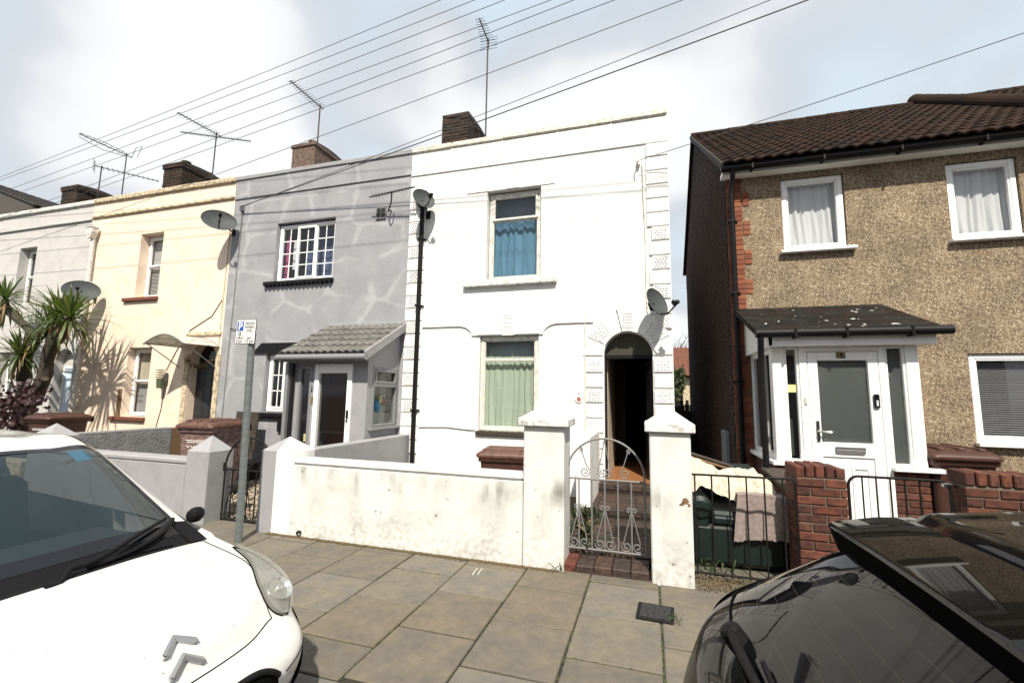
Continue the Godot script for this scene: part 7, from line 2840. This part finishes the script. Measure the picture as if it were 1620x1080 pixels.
	var spots := [["gate_weed", "straggly half dead weed behind the white pier at the gate", Vector3(-0.73, 0.08, -4.98), 70, 1.7, 0.10], ["railing_weed", "low dark weed behind the alley railing's foot", Vector3(0.55, 0.02, -4.84), 44, 0.6, 0.10],
		["cover_weed", "green weed fringe at the meter cover's corner in the pavement", Vector3(0.15, 0.0, -3.74), 50, 0.3, 0.035], ["pier_weed", "small green weed at the foot of the white pier left of the step", Vector3(-0.85, 0.0, -4.43), 30, 0.4, 0.03],
		["kerb_weed", "small green weed at the pavement edge below the railing", Vector3(0.78, 0.0, -4.42), 24, 0.4, 0.04], ["step_weed", "green weed growing beside the tiled path steps", Vector3(-0.72, 0.1, -6.0), 60, 0.9, 0.12]]
	for s in spots:
		var w := thing(s[0], s[1], "weed", s[2])
		for kind in 2:
			b = MB.new()
			for k in int(s[3]) / 2:
				var mesh: Mesh = wb[rng.randi() % 3]
				var arr := mesh.surface_get_arrays(0)
				var t := Transform3D(Basis.from_euler(Vector3(rnd(-1.5, -0.5), rnd(0, TAU), 0)).scaled(Vector3.ONE * s[4] * rnd(0.6, 1.2)), s[2] + Vector3(rng.randfn() * s[5], rnd(0, s[4] * 0.12), rng.randfn() * s[5] * 0.7))
				for i in arr[Mesh.ARRAY_VERTEX].size():
					b.v.append(t * arr[Mesh.ARRAY_VERTEX][i])
					b.n.append((t.basis * arr[Mesh.ARRAY_NORMAL][i]).normalized())
					b.u.append(Vector2.ZERO)
			put("leaves" if kind == 0 else "stalks", b, m.weed if kind == 0 or s[0] != "gate_weed" else m.dry_weed, w)
	# moss in the paving joints and dirt along the wall's foot
	var mo := MB.new()
	mo.lathe([Vector2(0.02, 0.0), Vector2(0.016, 0.008), Vector2(0.0, 0.011)], 6)
	pl = []
	for k in 1700:
		var p: Vector3
		if k % 4 == 0:
			p = Vector3(rnd(-4.6, 1.2), -0.012, -4.425 + absf(rng.randfn()) * 0.02)
		elif k % 4 == 1:
			p = Vector3(0.06 + 0.605 * int(rnd(-9, 3)) + rng.randfn() * 0.004, -0.013, rnd(-4.42, -2.5))
		else:
			var col := int(rnd(-9, 3))
			p = Vector3(0.06 + 0.605 * col - rnd(0, 0.6), -0.014, (-4.30 if col % 2 == 0 else -4.0) + 0.62 * int(rnd(0, 3)) + rng.randfn() * 0.004)
		pl.append(Transform3D(Basis(Vector3.UP, rnd(0, TAU)).scaled(Vector3(rnd(0.3, 1.0), rnd(0.3, 1.2), rnd(0.3, 1.0))), p))
	many("moss", mo.mesh(), m.moss, self, pl)
	var st := MB.new()
	st.box(Vector3.ZERO, Vector3(0.012, 0.008, 0.010), 0.002)
	pl = []
	for k in 4200:
		var p := Vector3(rnd(-4.3, -0.85), 0.002 + rnd(0, 0.008), -4.425 + absf(rng.randfn()) * 0.022)
		if k % 5 == 0:
			p = Vector3(rnd(0.38, 1.25), 0.015, rnd(-4.75, -4.40))
		pl.append(Transform3D(Basis.from_euler(Vector3(rnd(0, 3), rnd(0, 6), 0)).scaled(Vector3.ONE * rnd(0.4, 1.4)), p))
	var fleck := MB.new()
	fleck.box(Vector3.ZERO, Vector3(0.007, 0.003, 0.005), 0.001)
	var fl := []
	for k in 260:
		fl.append(Transform3D(Basis(Vector3.UP, rnd(0, 6)).scaled(Vector3.ONE * rnd(0.4, 1.3)), Vector3(rnd(-4.5, 1.0), 0.003, rnd(-4.4, -2.5))))
	many("pale_grit", fleck.mesh(), m.kerb, self, fl)
	var chalk := MB.new()
	for e in [[-1.60, -4.24, -1.585, -4.07], [-1.555, -4.25, -1.54, -4.09]]:
		chalk.tube([Vector3(e[0], 0.002, e[1]), Vector3((e[0] + e[2]) / 2 - 0.005, 0.002, (e[1] + e[3]) / 2), Vector3(e[2], -0.001, e[3])], 0.0032, 4)
	tag(put("chalk_mark", chalk, m.print_white), "two small white chalk strokes on a paving slab before the white wall", "chalk mark")
	many("dirt_crumbs", st.mesh(), m.dry_weed, self, pl)


# ---------------------------------------------------------------- small things
func build_small_things() -> void:
	var b := MB.new()
	b.x = Transform3D(Basis(Vector3.UP, -0.06), Vector3(0.02, 0.0, -3.84))
	rim(b, 0, 0.01, 0, 0.01, 0, 0.001, 0.001)
	b = MB.new()
	b.x = Transform3D(Basis(Vector3.UP, -0.06), Vector3(0.02, 0.002, -3.84))
	b.box(Vector3.ZERO, Vector3(0.27, 0.03, 0.27), 0.004)
	var g := thing("meter_cover", "small square dark metal meter cover set in the pavement", "cover", Vector3(0.02, 0, -3.84))
	put("frame", b, m.iron, g)
	b = MB.new()
	b.x = Transform3D(Basis(Vector3.UP, -0.06), Vector3(0.02, 0.016, -3.84))
	b.box(Vector3.ZERO, Vector3(0.22, 0.012, 0.22), 0.003)
	for i in 7:
		for j in 7:
			b.box(Vector3(-0.09 + i * 0.03, 0.007, -0.09 + j * 0.03), Vector3(0.016, 0.004, 0.016), 0.001)
	put("lid", b, m.cover_iron, g)
	# plaque
	b = MB.new()
	b.x = Transform3D(Basis(Vector3.RIGHT, PI / 2).scaled_local(Vector3(1, 1, 1.35)), Vector3(-1.105, 1.64, -7.498))
	b.lathe([Vector2(0.075, 0.0), Vector2(0.072, 0.012), Vector2(0.06, 0.016), Vector2(0, 0.016)], 28)
	g = thing("house_plaque", "small oval white plaque with flower on the white wall by the door", "plaque", Vector3(-1.105, 1.64, -7.49))
	put("plate", b, m.print_white, g)
	b = MB.new()
	for k in 5:
		b.x = Transform3D(Basis(Vector3.RIGHT, PI / 2), Vector3(-1.105 + 0.022 * cos(k * TAU / 5), 1.605 + 0.022 * sin(k * TAU / 5), -7.482))
		b.lathe([Vector2(0.017, 0), Vector2(0.012, 0.004), Vector2(0, 0.005)], 8)
	put("flower", b, m.seat_red, g)
	b = MB.new()
	b.x = Transform3D(Basis(), Vector3(-1.105, 1.69, -7.481))
	b.box(Vector3.ZERO, Vector3(0.05, 0.012, 0.002))
	put("writing", b, m.grey_gloss, g)
	# lantern on the cream wall
	g = thing("wall_lamp", "dull green louvred wall lamp left of the cream house door", "lamp", Vector3(-10.5, 1.9, -7.4))
	b = MB.new()
	b.x = Transform3D(Basis(), Vector3(-10.48, 1.9, -7.36))
	b.lathe([Vector2(0.0, -0.22), Vector2(0.06, -0.22), Vector2(0.075, -0.02), Vector2(0.075, 0.0), Vector2(0, 0.0)], 16)
	b.box(Vector3(0, -0.1, -0.1), Vector3(0.06, 0.1, 0.1), 0.01)
	put("holder", b, m.lamp_green, g)
	b = MB.new()
	for k in 4:
		b.x = Transform3D(Basis(), Vector3(-10.48, 1.925 + k * 0.052, -7.36))
		b.lathe([Vector2(0.03, 0.0), Vector2(0.10, -0.008), Vector2(0.10, 0.004), Vector2(0.03, 0.022)], 16)
	put("louvre", b, m.lamp_green, g)
	# dried garland under the canopy
	b = MB.new()
	for k in 150:
		var s := rng.randf()
		var p := Vector3(lerpf(-9.84, -9.06, s), 2.36 - 0.16 * sin(PI * s) - absf(rng.randfn()) * 0.05, -7.42 + rnd(-0.05, 0.05))
		b.x = Transform3D(Basis.from_euler(Vector3(rnd(0, 6), rnd(0, 6), 0)), p)
		b.box(Vector3.ZERO, Vector3(0.03, 0.004, 0.022))
	b.x = Transform3D()
	var pts := []
	for k in 13:
		var s := k / 12.0
		pts.append(Vector3(lerpf(-9.86, -9.04, s), 2.38 - 0.15 * sin(PI * s), -7.42))
	b.tube(pts, 0.006, 4)
	tag(put("dried_garland", b, m.leaf_dead), "drooping garland of dried leaves across the cream house door", "garland")
